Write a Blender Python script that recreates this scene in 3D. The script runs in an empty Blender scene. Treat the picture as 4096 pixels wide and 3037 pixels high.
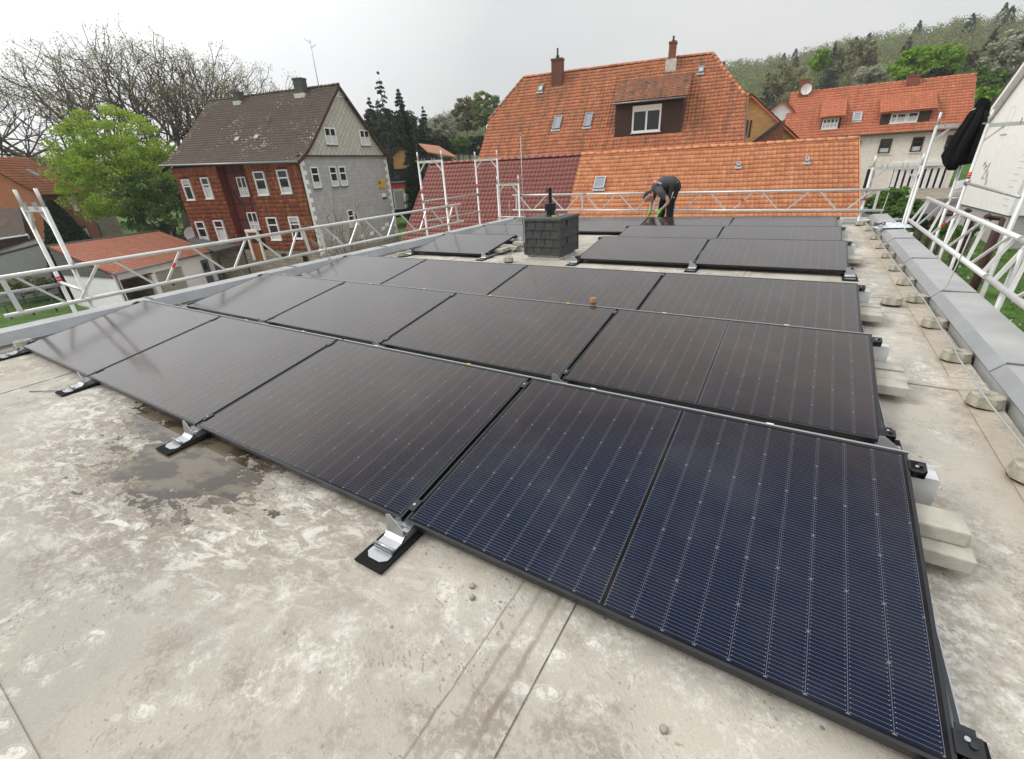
import bpy, bmesh, math, random
import numpy as np
from mathutils import Matrix, Vector, Quaternion
SKYL=7.2
R=math.radians; PI=math.pi
random.seed(7)
sc=bpy.context.scene; col=sc.collection
# ---------- camera model (also used to read real distances off known planes) ----------
F_PX,PITCH,YAW,ROLL=1771.0,.4520,.5725,-.0560
CAM=np.array([-.5382,-.9415,1.3729])
def basis(p,y,r):
    cy,sy=math.cos(y),math.sin(y); cp,sp=math.cos(p),math.sin(p)
    f=np.array([-sy*cp,cy*cp,-sp]); rt=np.array([cy,sy,0.]); up=np.cross(rt,f)
    return math.cos(r)*rt+math.sin(r)*up, -math.sin(r)*rt+math.cos(r)*up, f
A1,A2,A3=basis(PITCH,YAW,ROLL)
def ray(u,v): return A3+A1*(u-2048)/F_PX-A2*(v-1518.5)/F_PX
def onz(u,v,z): d=ray(u,v); return CAM+d*(z-CAM[2])/d[2]
def onx(u,v,x): d=ray(u,v); return CAM+d*(x-CAM[0])/d[0]
def ony(u,v,y): d=ray(u,v); return CAM+d*(y-CAM[1])/d[1]
def onp(u,v,p,n):
    d=ray(u,v); return CAM+d*(float((np.array(p)-CAM)@n)/float(d@n))
def azel(u,v): d=ray(u,v); return math.degrees(math.atan2(d[0],d[1])), d[2]/math.hypot(d[0],d[1])
def atr(u,v,r): d=ray(u,v); return CAM+d*r/math.hypot(d[0],d[1])
def pol(az,r): return np.array([CAM[0]+r*math.sin(R(az)),CAM[1]+r*math.cos(R(az))])
# the flat roof drains a little towards the camera: its frame is tilted by under a degree
Mr=np.array(basis(.4395,.576,-.0651)); Mg=np.array([A1,A2,A3])
RTm=Matrix((Mg.T@Mr).tolist()).to_4x4()
RTM=Matrix.Translation(CAM.tolist())@RTm@Matrix.Translation((-CAM).tolist())
def rt(p): return np.array(RTM@Vector([float(a) for a in p]))
ROOFTOP=[]
# ---------- object helpers ----------
def link(o): col.objects.link(o); return o
def tag(o,label,cat,group=None,kind=None,roof=False):
    if label: o['label']=label
    if cat: o['category']=cat
    if group: o['group']=group
    if kind: o['kind']=kind
    if roof: ROOFTOP.append(o)
    return o
def empty(name,loc,label,cat,group=None,roof=False):
    o=bpy.data.objects.new(name,None); o.empty_display_size=.2; link(o)
    o.location=[float(a) for a in loc]; return tag(o,label,cat,group,None,roof)
def setparent(o,p):
    if p is None: return o
    o.parent=p
    m=Matrix.Identity(4); q=p
    while q is not None:
        m=q.matrix_basis@ (Matrix.Identity(4)) if q.parent is None else (q.matrix_parent_inverse@q.matrix_basis)
        break
    if p.parent is None: o.matrix_parent_inverse=p.matrix_basis.inverted()
    return o
def copy_tree(o,loc=None,par=None):
    c=o.copy(); link(c)
    if par is not None: c.parent=par
    if loc is not None: c.location=[float(a) for a in loc]
    for ch in list(o.children):
        copy_tree(ch,None,c)
    return c
class MB:
    def __init__(s): s.v=[]; s.f=[]; s.uv=[]; s.mi=[]; s.cur=0; s.sm=[]
    def face(s,idx,uv=None,smooth=False):
        s.f.append(tuple(idx)); s.mi.append(s.cur); s.uv.append(uv); s.sm.append(smooth)
    def vert(s,p): s.v.append((float(p[0]),float(p[1]),float(p[2]))); return len(s.v)-1
    def poly(s,pts,uv=None):
        i=[s.vert(p) for p in pts]; s.face(i,uv)
    def box(s,a,b,M=None):
        x0,y0,z0=a; x1,y1,z1=b
        P=[(x0,y0,z0),(x1,y0,z0),(x1,y1,z0),(x0,y1,z0),(x0,y0,z1),(x1,y0,z1),(x1,y1,z1),(x0,y1,z1)]
        if M is not None: P=[M@Vector(p) for p in P]
        n=len(s.v)
        for p in P: s.vert(p)
        for f in ((0,3,2,1),(4,5,6,7),(0,1,5,4),(1,2,6,5),(2,3,7,6),(3,0,4,7)): s.face([n+k for k in f])
    def boxf(s,o,r,u,n,a,b):
        # box in a frame: origin o, axes r,u,n ; a,b corners
        o,r,u,n=[np.array(k,float) for k in (o,r,u,n)]
        P=[]
        for (i,j,k) in ((0,0,0),(1,0,0),(1,1,0),(0,1,0),(0,0,1),(1,0,1),(1,1,1),(0,1,1)):
            P.append(o+r*(b[0] if i else a[0])+u*(b[1] if j else a[1])+n*(b[2] if k else a[2]))
        m=len(s.v)
        for p in P: s.vert(p)
        for f in ((0,3,2,1),(4,5,6,7),(0,1,5,4),(1,2,6,5),(2,3,7,6),(3,0,4,7)): s.face([m+k for k in f])
    def tube(s,pts,rad,n=8,cap=True,smooth=True):
        pts=[np.array(p,float) for p in pts]
        if not hasattr(rad,'__len__'): rad=[rad]*len(pts)
        rings=[]
        prev=None
        for i,p in enumerate(pts):
            d=(pts[min(i+1,len(pts)-1)]-pts[max(i-1,0)]); d=d/(np.linalg.norm(d)+1e-9)
            if prev is None:
                a=np.array([0,0,1.]) if abs(d[2])<.9 else np.array([1.,0,0])
                e1=np.cross(d,a)
            else: e1=prev-d*(prev@d)
            e1=e1/(np.linalg.norm(e1)+1e-9); e2=np.cross(d,e1); prev=e1
            rings.append([s.vert(p+rad[i]*(math.cos(2*PI*k/n)*e1+math.sin(2*PI*k/n)*e2)) for k in range(n)])
        for a,b in zip(rings,rings[1:]):
            for k in range(n): s.face((a[k],a[(k+1)%n],b[(k+1)%n],b[k]),None,smooth)
        if cap: s.face(rings[0][::-1]); s.face(rings[-1])
    def cyl(s,p,q,r,n=10): s.tube([p,q],r,n)
    def prism(s,poly,vec):
        # poly: list of 3d pts, extruded by vec
        n=len(poly); vec=np.array(vec,float)
        a=[s.vert(p) for p in poly]; b=[s.vert(np.array(p,float)+vec) for p in poly]
        s.face(a[::-1]); s.face(b)
        for k in range(n): s.face((a[k],a[(k+1)%n],b[(k+1)%n],b[k]))
    def build(s,name,mat,parent=None,bevel=0,recalc=True):
        me=bpy.data.meshes.new(name); me.from_pydata(s.v,[],s.f)
        for m in (mat if isinstance(mat,(list,tuple)) else [mat]): me.materials.append(m)
        me.polygons.foreach_set('material_index',s.mi)
        me.polygons.foreach_set('use_smooth',s.sm)
        if any(u is not None for u in s.uv):
            ul=me.uv_layers.new(name='UVMap'); fl=[]
            for f,u in zip(s.f,s.uv):
                if u is None: fl+= [0.,0.]*len(f)
                else:
                    for q in u: fl+=[float(q[0]),float(q[1])]
            ul.data.foreach_set('uv',fl)
        if recalc:
            bm=bmesh.new(); bm.from_mesh(me); bmesh.ops.recalc_face_normals(bm,faces=bm.faces); bm.to_mesh(me); bm.free()
        me.update()
        o=bpy.data.objects.new(name,me); link(o); setparent(o,parent)
        if bevel:
            b=o.modifiers.new('bevel','BEVEL'); b.width=bevel; b.segments=2; b.limit_method='ANGLE'
        return o
# ---------- material helpers ----------
class NT:
    def __init__(s,name):
        s.m=bpy.data.materials.new(name); s.m.use_nodes=True; s.t=s.m.node_tree; s.t.nodes.clear()
        s.out=s.t.nodes.new('ShaderNodeOutputMaterial'); s.b=s.t.nodes.new('ShaderNodeBsdfPrincipled')
        s.t.links.new(s.b.outputs[0],s.out.inputs[0]); s._tc=None
    def n(s,ty,ins=None,out=0,**pr):
        nd=s.t.nodes.new(ty)
        for k,v in pr.items(): setattr(nd,k,v)
        if ins:
            for k,v in ins.items():
                if v is None: continue
                i=nd.inputs[k]
                if isinstance(v,bpy.types.NodeSocket): s.t.links.new(v,i)
                else: i.default_value=v
        return nd.outputs[out]
    def m2(s,op,a,b=0.,c=None,clamp=False):
        d={0:a,1:b}
        if c is not None: d[2]=c
        return s.n('ShaderNodeMath',d,operation=op,use_clamp=clamp)
    def mul(s,a,b): return s.m2('MULTIPLY',a,b)
    def add(s,a,b): return s.m2('ADD',a,b)
    def sub(s,a,b): return s.m2('SUBTRACT',a,b)
    def lt(s,a,b): return s.m2('LESS_THAN',a,b)
    def gt(s,a,b): return s.m2('GREATER_THAN',a,b)
    def fr(s,a): return s.m2('FRACT',a)
    def mx(s,a,b): return s.m2('MAXIMUM',a,b)
    def obj(s):
        if s._tc is None: s._tc=s.t.nodes.new('ShaderNodeTexCoord')
        return s._tc.outputs['Object']
    def uv(s):
        s.obj(); return s._tc.outputs['UV']
    def xyz(s,vec=None):
        nd=s.t.nodes.new('ShaderNodeSeparateXYZ'); s.t.links.new(vec or s.obj(),nd.inputs[0]); return nd.outputs
    def comb(s,x,y,z=0.): return s.n('ShaderNodeCombineXYZ',{0:x,1:y,2:z})
    def noise(s,scale,detail=4,rough=.55,vec=None,dist=0.,out=0):
        return s.n('ShaderNodeTexNoise',{'Vector':vec or s.obj(),'Scale':scale,'Detail':detail,'Roughness':rough,'Distortion':dist},out)
    def vscale(s,v,x,y,z): return s.n('ShaderNodeVectorMath',{0:v,1:(x,y,z)},operation='MULTIPLY')
    def rot(s,v,ang): return s.n('ShaderNodeVectorRotate',{'Vector':v,'Angle':ang})
    def ramp(s,f,stops,interp='LINEAR'):
        nd=s.t.nodes.new('ShaderNodeValToRGB'); s.t.links.new(f,nd.inputs[0]); e=nd.color_ramp.elements; nd.color_ramp.interpolation=interp
        while len(e)>1: e.remove(e[0])
        e[0].position=stops[0][0]; e[0].color=c4(stops[0][1])
        for p,c in stops[1:]:
            k=e.new(p); k.color=c4(c)
        return nd.outputs[0]
    def mr(s,f,a,b,c=0.,d=1.): return s.n('ShaderNodeMapRange',{0:f,1:a,2:b,3:c,4:d},clamp=True)
    def mix(s,f,a,b,mode='MIX'):
        nd=s.t.nodes.new('ShaderNodeMix'); nd.data_type='RGBA'; nd.blend_type=mode
        for i,v in ((0,f),(6,a),(7,b)):
            if isinstance(v,bpy.types.NodeSocket): s.t.links.new(v,nd.inputs[i])
            else: nd.inputs[i].default_value=(v if i==0 else c4(v))
        return nd.outputs[2]
    def bump(s,h,strength=.3,dist=.01): return s.n('ShaderNodeBump',{'Strength':strength,'Distance':dist,'Height':h})
    def set(s,col=None,rough=None,metal=None,normal=None,spec=None,**k):
        for key,v in (('Base Color',col),('Roughness',rough),('Metallic',metal),('Normal',normal),('Specular IOR Level',spec)):
            if v is None: continue
            i=s.b.inputs[key]
            if isinstance(v,bpy.types.NodeSocket): s.t.links.new(v,i)
            else: i.default_value=c4(v) if key=='Base Color' else v
        return s.m
def c4(c):
    if isinstance(c,(int,float)): return (c,c,c,1)
    return (*c,1) if len(c)==3 else tuple(c)
def simple(name,c,rough=.6,metal=0,var=.12,scale=6,bump=0,spec=.5,dist=.01,c2=None):
    m=NT(name); n=m.noise(scale,5,.6)
    a=tuple(x*(1-var) for x in c); b=c2 or tuple(min(1,x*(1+var)) for x in c)
    colr=m.mix(m.mr(n,.3,.7),a,b); r=m.mr(m.noise(scale*3,3),.3,.7,max(0,rough-.07),min(1,rough+.07))
    nn=m.bump(m.noise(scale*6,6,.65),bump,dist) if bump else None
    return m.set(colr,r,metal,nn,spec)
# ---------- materials ----------
def mat_membrane():
    m=NT('bitumen_membrane'); o=m.obj(); x,y,z=m.xyz()
    def nz(sc_,det=4,ro=.6,rt_=0.,di=0.,off=0.): return m.noise(sc_,det,ro,vec=m.n('ShaderNodeVectorMath',{0:m.rot(o,rt_),1:(off,off*.7,0)},operation='ADD'),dist=di)
    base=m.mix(m.mr(nz(.5,3,.5),.35,.65),(.40,.365,.30),(.49,.455,.39))
    base=m.mix(m.mr(nz(.9,4,.6,1.3,0,3.),.40,.60,0.,.7),base,(.315,.295,.262))
    # grey-brown dirt in soft patches, broken up by the grain of the slate granules
    g1=nz(46,4,.7,.3); g2=nz(120,3,.6,.9); mid=nz(5.5,7,.72,.2,.25)
    pm=m.mr(m.add(nz(1.05,5,.62,.5,0,9.),m.mul(m.sub(mid,.5),.6)),.47,.62)
    base=m.mix(m.mul(m.mul(pm,m.mr(m.add(m.mul(g1,.6),m.mul(mid,.4)),.45,.54)),.75),base,(.225,.195,.16))
    # pale lime bloom where water dried, with crisp granular edges
    wm=m.mr(m.add(nz(.75,4,.6,2.1,0,21.),m.mul(m.sub(nz(8,7,.75,1.,.3),.5),.75)),.52,.64)
    base=m.mix(m.mul(m.mul(wm,m.mr(m.add(m.mul(g1,.5),m.mul(nz(15,6,.75,.7),.5)),.45,.55)),.75),base,(.665,.64,.58))
    base=m.mix(m.mul(m.mr(g2,.5,.66),.22),base,(.27,.24,.2)); base=m.mix(m.mul(m.mr(g2,.28,.42,1.,0.),.25),base,(.62,.59,.53))
    # elongated specks
    el=m.n('ShaderNodeTexVoronoi',{'Vector':m.vscale(m.rot(m.n('ShaderNodeVectorMath',{0:o,1:m.n('ShaderNodeVectorMath',{0:m.noise(7.,3,.6,out=1),1:(.12,.12,.0)},operation='MULTIPLY')},operation='ADD'),.5),34.,80.,1.),'Scale':1.,'Randomness':1.},0)
    base=m.mix(m.mul(m.mul(m.lt(el,m.mr(nz(3.,3),.4,.6,.08,.3)),m.mr(nz(1.5,4,.6,0,0,5.),.44,.56)),.65),base,(.2,.165,.13))
    sp=m.n('ShaderNodeTexVoronoi',{'Vector':o,'Scale':7.,'Randomness':1.},0)
    base=m.mix(m.mul(m.lt(sp,.05),.7),base,(.15,.12,.09))
    # dried puddle rings and boot prints: small pale ovals, some hollow
    for sc_,ro,off in ((3.1,.5,0.),(4.3,-.4,7.)):
        q=m.vscale(m.rot(m.n('ShaderNodeVectorMath',{0:o,1:(off,off,0)},operation='ADD'),ro),1.,1.75,1.)
        v=m.n('ShaderNodeTexVoronoi',{'Vector':q,'Scale':sc_,'Randomness':1.},0); dv=m.add(v,m.mul(m.sub(nz(12,4,.6),.5),.12))
        msk=m.mr(nz(.85,3,.5,0,0,off+2.),.50,.58)
        base=m.mix(m.mul(m.mul(m.mr(dv,.15,.18,1.,0.),m.mr(g1,.42,.54)),m.mul(msk,.7)),base,(.66,.635,.58))
        base=m.mix(m.mul(m.mr(m.m2('ABSOLUTE',m.sub(dv,.2)),.003,.012,1.,0.),m.mul(msk,.35)),base,(.66,.635,.58))
    wv=m.mul(m.m2('SINE',m.mul(x,420.)),m.m2('SINE',m.mul(y,420.)))
    # dirt that gathers along the lapped sheet edges
    jit=m.mul(m.sub(nz(6,4,.6),.5),.03)
    for xc,wd,am in ((-1.175,.006,.7),(-1.10,.011,.5),(-1.03,.014,.75),(-.968,.004,.85),(-5.955,.008,.6),(-5.75,.004,.6)):
        d_=m.m2('ABSOLUTE',m.sub(m.add(x,jit if am<.8 else 0.),xc)); base=m.mix(m.mul(m.mul(m.mr(d_,wd*.3,wd,1.,0.),am),m.mr(nz(3,4),.35,.55,.35,1.)),base,(.19,.155,.12))
    for yc in (2.69,4.57,7.1,2.5,4.38):
        d_=m.m2('ABSOLUTE',m.sub(m.add(y,jit),yc)); base=m.mix(m.mul(m.mr(d_,.003,.012,1.,0.),.55),base,(.24,.2,.16))
    ed=m.mul(m.mr(m.add(x,jit),.36,.46),m.mr(m.add(x,jit),.50,.6,1.,.2)); base=m.mix(m.mul(ed,.45),base,(.33,.26,.18))
    def blob(cx,cy,ax,ay,rot):
        c,s_=math.cos(rot),math.sin(rot); dx=m.sub(x,cx); dy=m.sub(y,cy)
        a=m.m2('DIVIDE',m.add(m.mul(dx,c),m.mul(dy,s_)),ax); b=m.m2('DIVIDE',m.sub(m.mul(dy,c),m.mul(dx,s_)),ay)
        return m.m2('SQRT',m.add(m.mul(a,a),m.mul(b,b)))
    d=m.m2('MINIMUM',blob(-3.55,.08,1.15,.42,-.05),blob(-3.2,-.22,.85,.36,.1))
    st=m.vscale(m.rot(o,-.15),1.,1.9,1.)
    n1=m.noise(2.8,5,.6,vec=st); n2=m.noise(9.,7,.72,vec=st,dist=.3); n3=m.noise(38,4,.75,vec=st)
    dn=m.add(d,m.add(m.mul(m.sub(n1,.5),1.3),m.add(m.mul(m.sub(n2,.5),2.3),m.mul(m.sub(n3,.5),.5))))
    halo=m.mr(dn,1.35,1.95,1.,0.)
    base=m.mix(m.mul(halo,m.mr(m.add(m.mul(n2,.6),m.mul(n3,.4)),.42,.56,.15,.85)),base,(.205,.175,.14))
    base=m.mix(m.mul(m.mul(m.mr(dn,.7,1.2),m.mr(d,1.,2.1,1.,0.)),m.mul(m.mr(m.noise(7.,8,.8,vec=st,dist=.5),.5,.57),.85)),base,(.66,.645,.59))
    wet=m.mr(dn,.66,.72,1.,0.)
    base=m.mix(wet,base,m.mix(m.mr(m.noise(4.,5,vec=st),.45,.55),(.05,.038,.027),(.13,.105,.075)))
    rough=m.mix(wet,.86,.05)
    h=m.mul(m.add(m.mul(g1,.7),m.add(m.mul(g2,.5),m.add(m.mul(mid,.8),m.mul(wv,.05)))),m.sub(1.,wet))
    return m.set(base,rough,0,m.bump(h,.5,.006),.35)
def mat_cells():
    m=NT('solar_cells'); x,y,z=m.xyz()
    left=m.lt(x,.861)
    xl=m.sub(x,m.add(.0215,m.mul(m.sub(1.,left),.8465)))   # .868
    cx=m.m2('DIVIDE',xl,.0925); cy=m.m2('DIVIDE',m.sub(y,.0205),.1822)
    fx=m.fr(cx); fy=m.fr(cy)
    def edge(f,w): # distance to integer in units
        return m.m2('MINIMUM',f,m.sub(1.,f))
    ex=m.mul(edge(fx,0),.0925); ey=m.mul(edge(fy,0),.1822)
    bus=m.m2('ABSOLUTE',m.sub(m.fr(m.mul(fy,15.)),.5))
    buslen=m.gt(ex,.004)
    busm=m.mul(m.lt(bus,.04),buslen)
    pad=m.mul(m.lt(bus,.09),m.mul(m.lt(ex,.0065),m.gt(ex,.004)))
    xline=m.lt(ex,.0009); yline=m.lt(ey,.0011)
    dia=m.lt(m.add(ex,ey),.0056)
    # strings are cut pairs: bow-ties only at every second cell corner
    ev=m.lt(m.fr(m.mul(m.m2('ROUND',cx),.5)),.25)
    dia=m.mul(dia,m.mx(ev,m.lt(m.fr(m.mul(m.m2('ROUND',cy),.5)),.25)))
    mid=m.lt(m.m2('ABSOLUTE',m.sub(x,.861)),.0072)
    out=m.mx(m.mx(m.lt(x,.0205),m.gt(x,1.7015)),m.mx(m.lt(y,.0195),m.gt(y,1.1145)))
    n=m.noise(1.2,2)
    idn=m.n('ShaderNodeTexWhiteNoise',{'Vector':m.comb(m.m2('FLOOR',cx),m.m2('FLOOR',cy),left)},0)
    info=m.n('ShaderNodeObjectInfo',None,5)
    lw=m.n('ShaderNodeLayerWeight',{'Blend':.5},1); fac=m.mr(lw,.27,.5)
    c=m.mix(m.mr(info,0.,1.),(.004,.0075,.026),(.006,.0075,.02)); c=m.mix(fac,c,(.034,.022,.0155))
    c=m.mix(m.mul(idn,.3),c,(.012,.012,.03))
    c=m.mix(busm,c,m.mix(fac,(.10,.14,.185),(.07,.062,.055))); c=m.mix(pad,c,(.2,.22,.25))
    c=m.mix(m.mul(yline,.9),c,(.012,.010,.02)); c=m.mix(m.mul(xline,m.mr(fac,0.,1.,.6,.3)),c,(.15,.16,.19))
    c=m.mix(dia,c,(.125,.135,.155)); c=m.mix(m.mul(m.lt(m.m2('ABSOLUTE',m.sub(x,.861)),.0092),.8),c,(.11,.115,.125)); c=m.mix(mid,c,(.0035,.0035,.005)); c=m.mix(out,c,(.006,.006,.008))
    # dust smears on the glass
    dust=m.mul(m.mr(m.noise(2.,6,.6),.45,.75),.035)
    drops=m.mul(m.mr(m.noise(60,3,.8),.68,.74),m.mr(m.noise(2.1,2),.56,.66,0.,.5))
    c=m.mix(dust,c,(.5,.47,.42)); c=m.mix(m.mul(drops,.35),c,(.5,.5,.5))
    r=m.mr(m.noise(3.,5),.3,.7,.10,.17)
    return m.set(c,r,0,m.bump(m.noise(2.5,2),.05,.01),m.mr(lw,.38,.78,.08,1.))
def mat_tile(name,cols,dirt_shade=(.09,.075,.06),dirtamt=.5,rough=.75,spots=0,bumpy=.3):
    m=NT(name); u=m.uv(); x,y,z=m.xyz(u)
    fl=m.comb(m.m2('FLOOR',x),m.m2('FLOOR',y)); w=m.n('ShaderNodeTexWhiteNoise',{'Vector':fl},0)
    nn=len(cols); c=m.ramp(w,[(i/(nn-1)*.98,cc) for i,cc in enumerate(cols)])
    big=m.noise(.5,4,.6); c=m.mix(m.mr(big,.3,.7,0.,.35),c,cols[0])
    n2=m.noise(3.,7,.7,dist=.5); c=m.mix(m.mul(m.mr(n2,.5,.68),dirtamt),c,dirt_shade)
    # vertical wash of dirt down the slope, coming from the tile's own joints
    st=m.noise(1.,5,.7,vec=m.comb(m.mul(x,.55),m.mul(y,.08))); c=m.mix(m.mul(m.mr(st,.45,.66),dirtamt*.85),c,dirt_shade)
    fy=m.fr(y); c=m.mix(m.mul(m.mr(fy,.0,.16,1.,0.),dirtamt*.5),c,dirt_shade); fx=m.fr(x); c=m.mix(m.mul(m.mr(fx,.8,.97,0.,1.),.55),c,dirt_shade)  # lower edge darker; side band paints the shadow of the gap between tiles
    if spots:
        v=m.n('ShaderNodeTexVoronoi',{'Vector':m.obj(),'Scale':4.,'Randomness':1.},0)
        mk=m.mul(m.lt(v,m.mr(m.noise(.45,3),.4,.65,.02,.3)),m.mr(m.noise(.35,2),.42,.6)); c=m.mix(m.mul(mk,spots),c,(.5,.49,.43))
    gn=m.noise(30,4,.7); c=m.mix(m.mr(gn,.35,.7,0.,.2),c,(.5,.36,.24))
    return m.set(c,rough,0,m.bump(m.noise(40,4),bumpy,.004),.3)
def mat_brick(name,c1,c2,mortar,bw,bh,ms=.012,rough=.85,axis='XZ',bump=.4,rot=0,noise_amt=.4,offs=.5):
    # coords taken along the wall: uv in metres
    m=NT(name); u=m.uv()
    if rot: u=m.rot(u,rot)
    br=m.t.nodes.new('ShaderNodeTexBrick'); m.t.links.new(u,br.inputs['Vector'])
    br.offset=offs
    for k,v in (('Color1',c4(c1)),('Color2',c4(c2)),('Mortar',c4(mortar)),('Scale',1.),('Mortar Size',ms),('Mortar Smooth',.1),('Bias',0.),('Brick Width',bw),('Row Height',bh)): br.inputs[k].default_value=v
    c=br.outputs[0]; n=m.noise(2.,6,.65)
    c=m.mix(m.mr(n,.35,.7,0.,noise_amt),c,tuple(a*.55 for a in c1))
    return m.set(c,rough,0,m.bump(m.add(m.mul(br.outputs[1],-1.),m.mul(m.noise(30,4),.3)),bump,.01),.3)
def mat_leaf(name,cols,rough=.6,trans=.25):
    m=NT(name); w=m.n('ShaderNodeNewGeometry',None,'Random Per Island') if False else None
    g=m.t.nodes.new('ShaderNodeNewGeometry'); n=m.noise(.6,3)
    f=m.add(m.mul(g.outputs['Random Per Island'],.6),m.mul(n,.4))
    c=m.ramp(f,[(i/(len(cols)-1),cc) for i,cc in enumerate(cols)])
    m.set(c,rough,0,None,.25)
    tr=m.n('ShaderNodeBsdfTranslucent',{'Color':c}); mixn=m.t.nodes.new('ShaderNodeMixShader'); mixn.inputs[0].default_value=trans
    m.t.links.new(m.b.outputs[0],mixn.inputs[1]); m.t.links.new(tr,mixn.inputs[2]); m.t.links.new(mixn.outputs[0],m.out.inputs[0])
    return m.m
M={}
M['membrane']=mat_membrane(); M['cells']=mat_cells()
M['frame']=simple('black_anodised_frame',(.028,.03,.033),.34,.6,.1,8)
M['black']=simple('black_plastic',(.012,.012,.013),.45,0)
M['alu']=simple('mill_aluminium',(.42,.43,.44),.42,.8,.05,5)
M['alub']=simple('bright_aluminium_bracket',(.70,.71,.72),.5,.5,.06,6,.1)
M['alu2']=simple('matt_aluminium_tube',(.62,.62,.60),.42,.35,.08,9,.15)
M['galv']=simple('galvanised_steel',(.42,.43,.43),.45,.6,.2,14,.2)
M['galvd']=simple('galvanised_darker',(.24,.25,.26),.5,.7,.2,14,.2)
M['rubber']=simple('rubber_granulate',(.016,.016,.017),.95,0,.3,90,.8,.2)
M['concrete']=simple('concrete_paver',(.41,.385,.33),.9,0,.25,7,.7,.3,.006)
M['concd']=simple('weathered_concrete_block',(.36,.335,.27),.95,0,.35,16,.9,.3,.008)
M['zinc']=simple('zinc_sheet',(.37,.375,.37),.5,.3,.12,2.2,.25,c2=(.46,.46,.45))
M['zincd']=simple('zinc_sheet_inner_fold',(.33,.345,.355),.45,.35,.12,2.5,.1)
M['slate']=simple('dark_fibre_slate',(.040,.044,.043),.55,0,.25,9,.35)
M['slatecap']=simple('weathered_slate_lid',(.075,.077,.07),.8,0,.3,12,.5)
M['upstand']=simple('painted_white_upstand',(.6,.58,.52),.8,0,.25,6,.4)
M['pvc']=simple('white_window_frame',(.78,.78,.77),.3,0,.03)
M['glass']=NT('window_glass').set((.012,.015,.017),.04,0,None,.6)
M['glass2']=NT('roof_window_glass').set((.22,.24,.27),.08,0,None,.6)
M['curtain']=simple('net_curtain',(.55,.55,.55),.9,0,.3,20)
M['red']=simple('red_sticker',(.62,.03,.035),.5,0,.1)
M['stickw']=simple('white_sticker_mark',(.7,.6,.6),.5)
M['wire']=simple('lightning_wire',(.42,.42,.40),.5,.4,.1)
M['yellow']=simple('yellow_plastic',(.75,.6,.04),.5)
M['terr']=simple('clay_pipe',(.28,.15,.08),.7,0,.3,20)
M['grass']=simple('grass_ground',(.055,.115,.022),.95,0,.5,1.6,.8,.2,.05,c2=(.09,.17,.03))
M['soil']=simple('gravel_yard',(.27,.235,.185),.95,0,.3,2.5,.8,.2,.03)
M['asphalt']=simple('asphalt',(.12,.12,.12),.9,0,.2,3,.4)
M['render_w']=simple('white_render',(.83,.82,.80),.9,0,.06,4,.5)
M['render_c']=simple('cream_render',(.78,.74,.65),.9,0,.1,5,.6)
M['render_g']=simple('grey_plinth_paint',(.38,.38,.38),.85,0,.08,5,.4)
M['render_d']=simple('dark_grey_plinth',(.10,.105,.12),.8,0,.1,5,.3)
M['wood_d']=simple('dark_brown_wood',(.05,.026,.017),.7,0,.3,9,.4)
M['wood_r']=simple('reddish_brown_timber',(.055,.018,.014),.75,0,.3,8,.4)
M['oxred']=simple('oxblood_panel',(.17,.028,.02),.7,0,.15,4,.2)
M['beam']=simple('dark_beam',(.045,.022,.02),.75,0,.2,8,.3)
M['door_w']=simple('orange_wood_door',(.26,.085,.02),.55,0,.2,6,.2)
M['beige_gate']=simple('beige_sheet_gate',(.42,.40,.32),.6,0,.06)
M['greydoor']=simple('grey_blue_door',(.11,.13,.16),.5,0,.08)
M['orangew']=simple('salmon_render',(.50,.20,.105),.9,0,.1,3,.4)
M['brickr']=simple('red_brick_far',(.24,.085,.055),.9,0,.2,8,.5)
M['bark']=simple('bark',(.11,.09,.072),.95,0,.35,5,.8)
M['barkl']=simple('light_bark_twigs',(.26,.22,.17),.95,0,.3,5,.5)
M['skin']=simple('skin',(.50,.26,.19),.5,0,.06,12)
M['shirt']=simple('grey_work_shirt',(.062,.061,.073),.9,0,.15,20,.3)
M['trous']=simple('black_work_trousers',(.010,.010,.012),.9,0,.2,20,.3)
M['hair']=simple('dark_brown_hair',(.018,.013,.010),.7,0,.3,60,.6)
M['glove']=simple('green_glove',(.12,.55,.05),.7,0,.15,20)
M['glovew']=simple('white_glove_back',(.6,.62,.55),.8,0,.1,20)
M['jacket']=simple('black_fleece_jacket',(.0085,.0085,.0095),.95,0,.3,40,.6,.2)
M['plastic']=simple('clear_plastic_bag',(.62,.66,.70),.25,0,.1,9,.3)
M['cable']=simple('dark_cable',(.05,.06,.08),.5)
M['plantg']=mat_leaf('shrub_leaves',[(.04,.10,.015),(.10,.22,.03),(.20,.34,.06)])
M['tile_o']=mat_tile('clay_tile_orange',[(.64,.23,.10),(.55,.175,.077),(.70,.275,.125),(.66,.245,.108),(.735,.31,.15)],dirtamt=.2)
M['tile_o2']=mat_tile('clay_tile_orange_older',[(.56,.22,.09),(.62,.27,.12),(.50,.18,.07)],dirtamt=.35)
M['tile_b']=mat_tile('clay_tile_weathered',[(.55,.18,.078),(.48,.15,.066),(.62,.225,.105),(.57,.19,.085)],dirt_shade=(.13,.08,.055),dirtamt=.75)
M['tile_d']=mat_tile('dormer_tile_weathered',[(.42,.16,.08),(.34,.12,.065),(.50,.21,.11)],dirt_shade=(.07,.06,.05),dirtamt=.95)
M['tile_m']=mat_tile('maroon_glazed_tile',[(.235,.06,.052),(.265,.07,.06),(.215,.054,.047)],dirt_shade=(.06,.022,.022),dirtamt=.2,rough=.42,bumpy=.1)
M['tile_g']=mat_tile('garage_roof_tile',[(.62,.25,.165),(.57,.22,.14),(.66,.28,.185)],dirtamt=.2,rough=.85)
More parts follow.
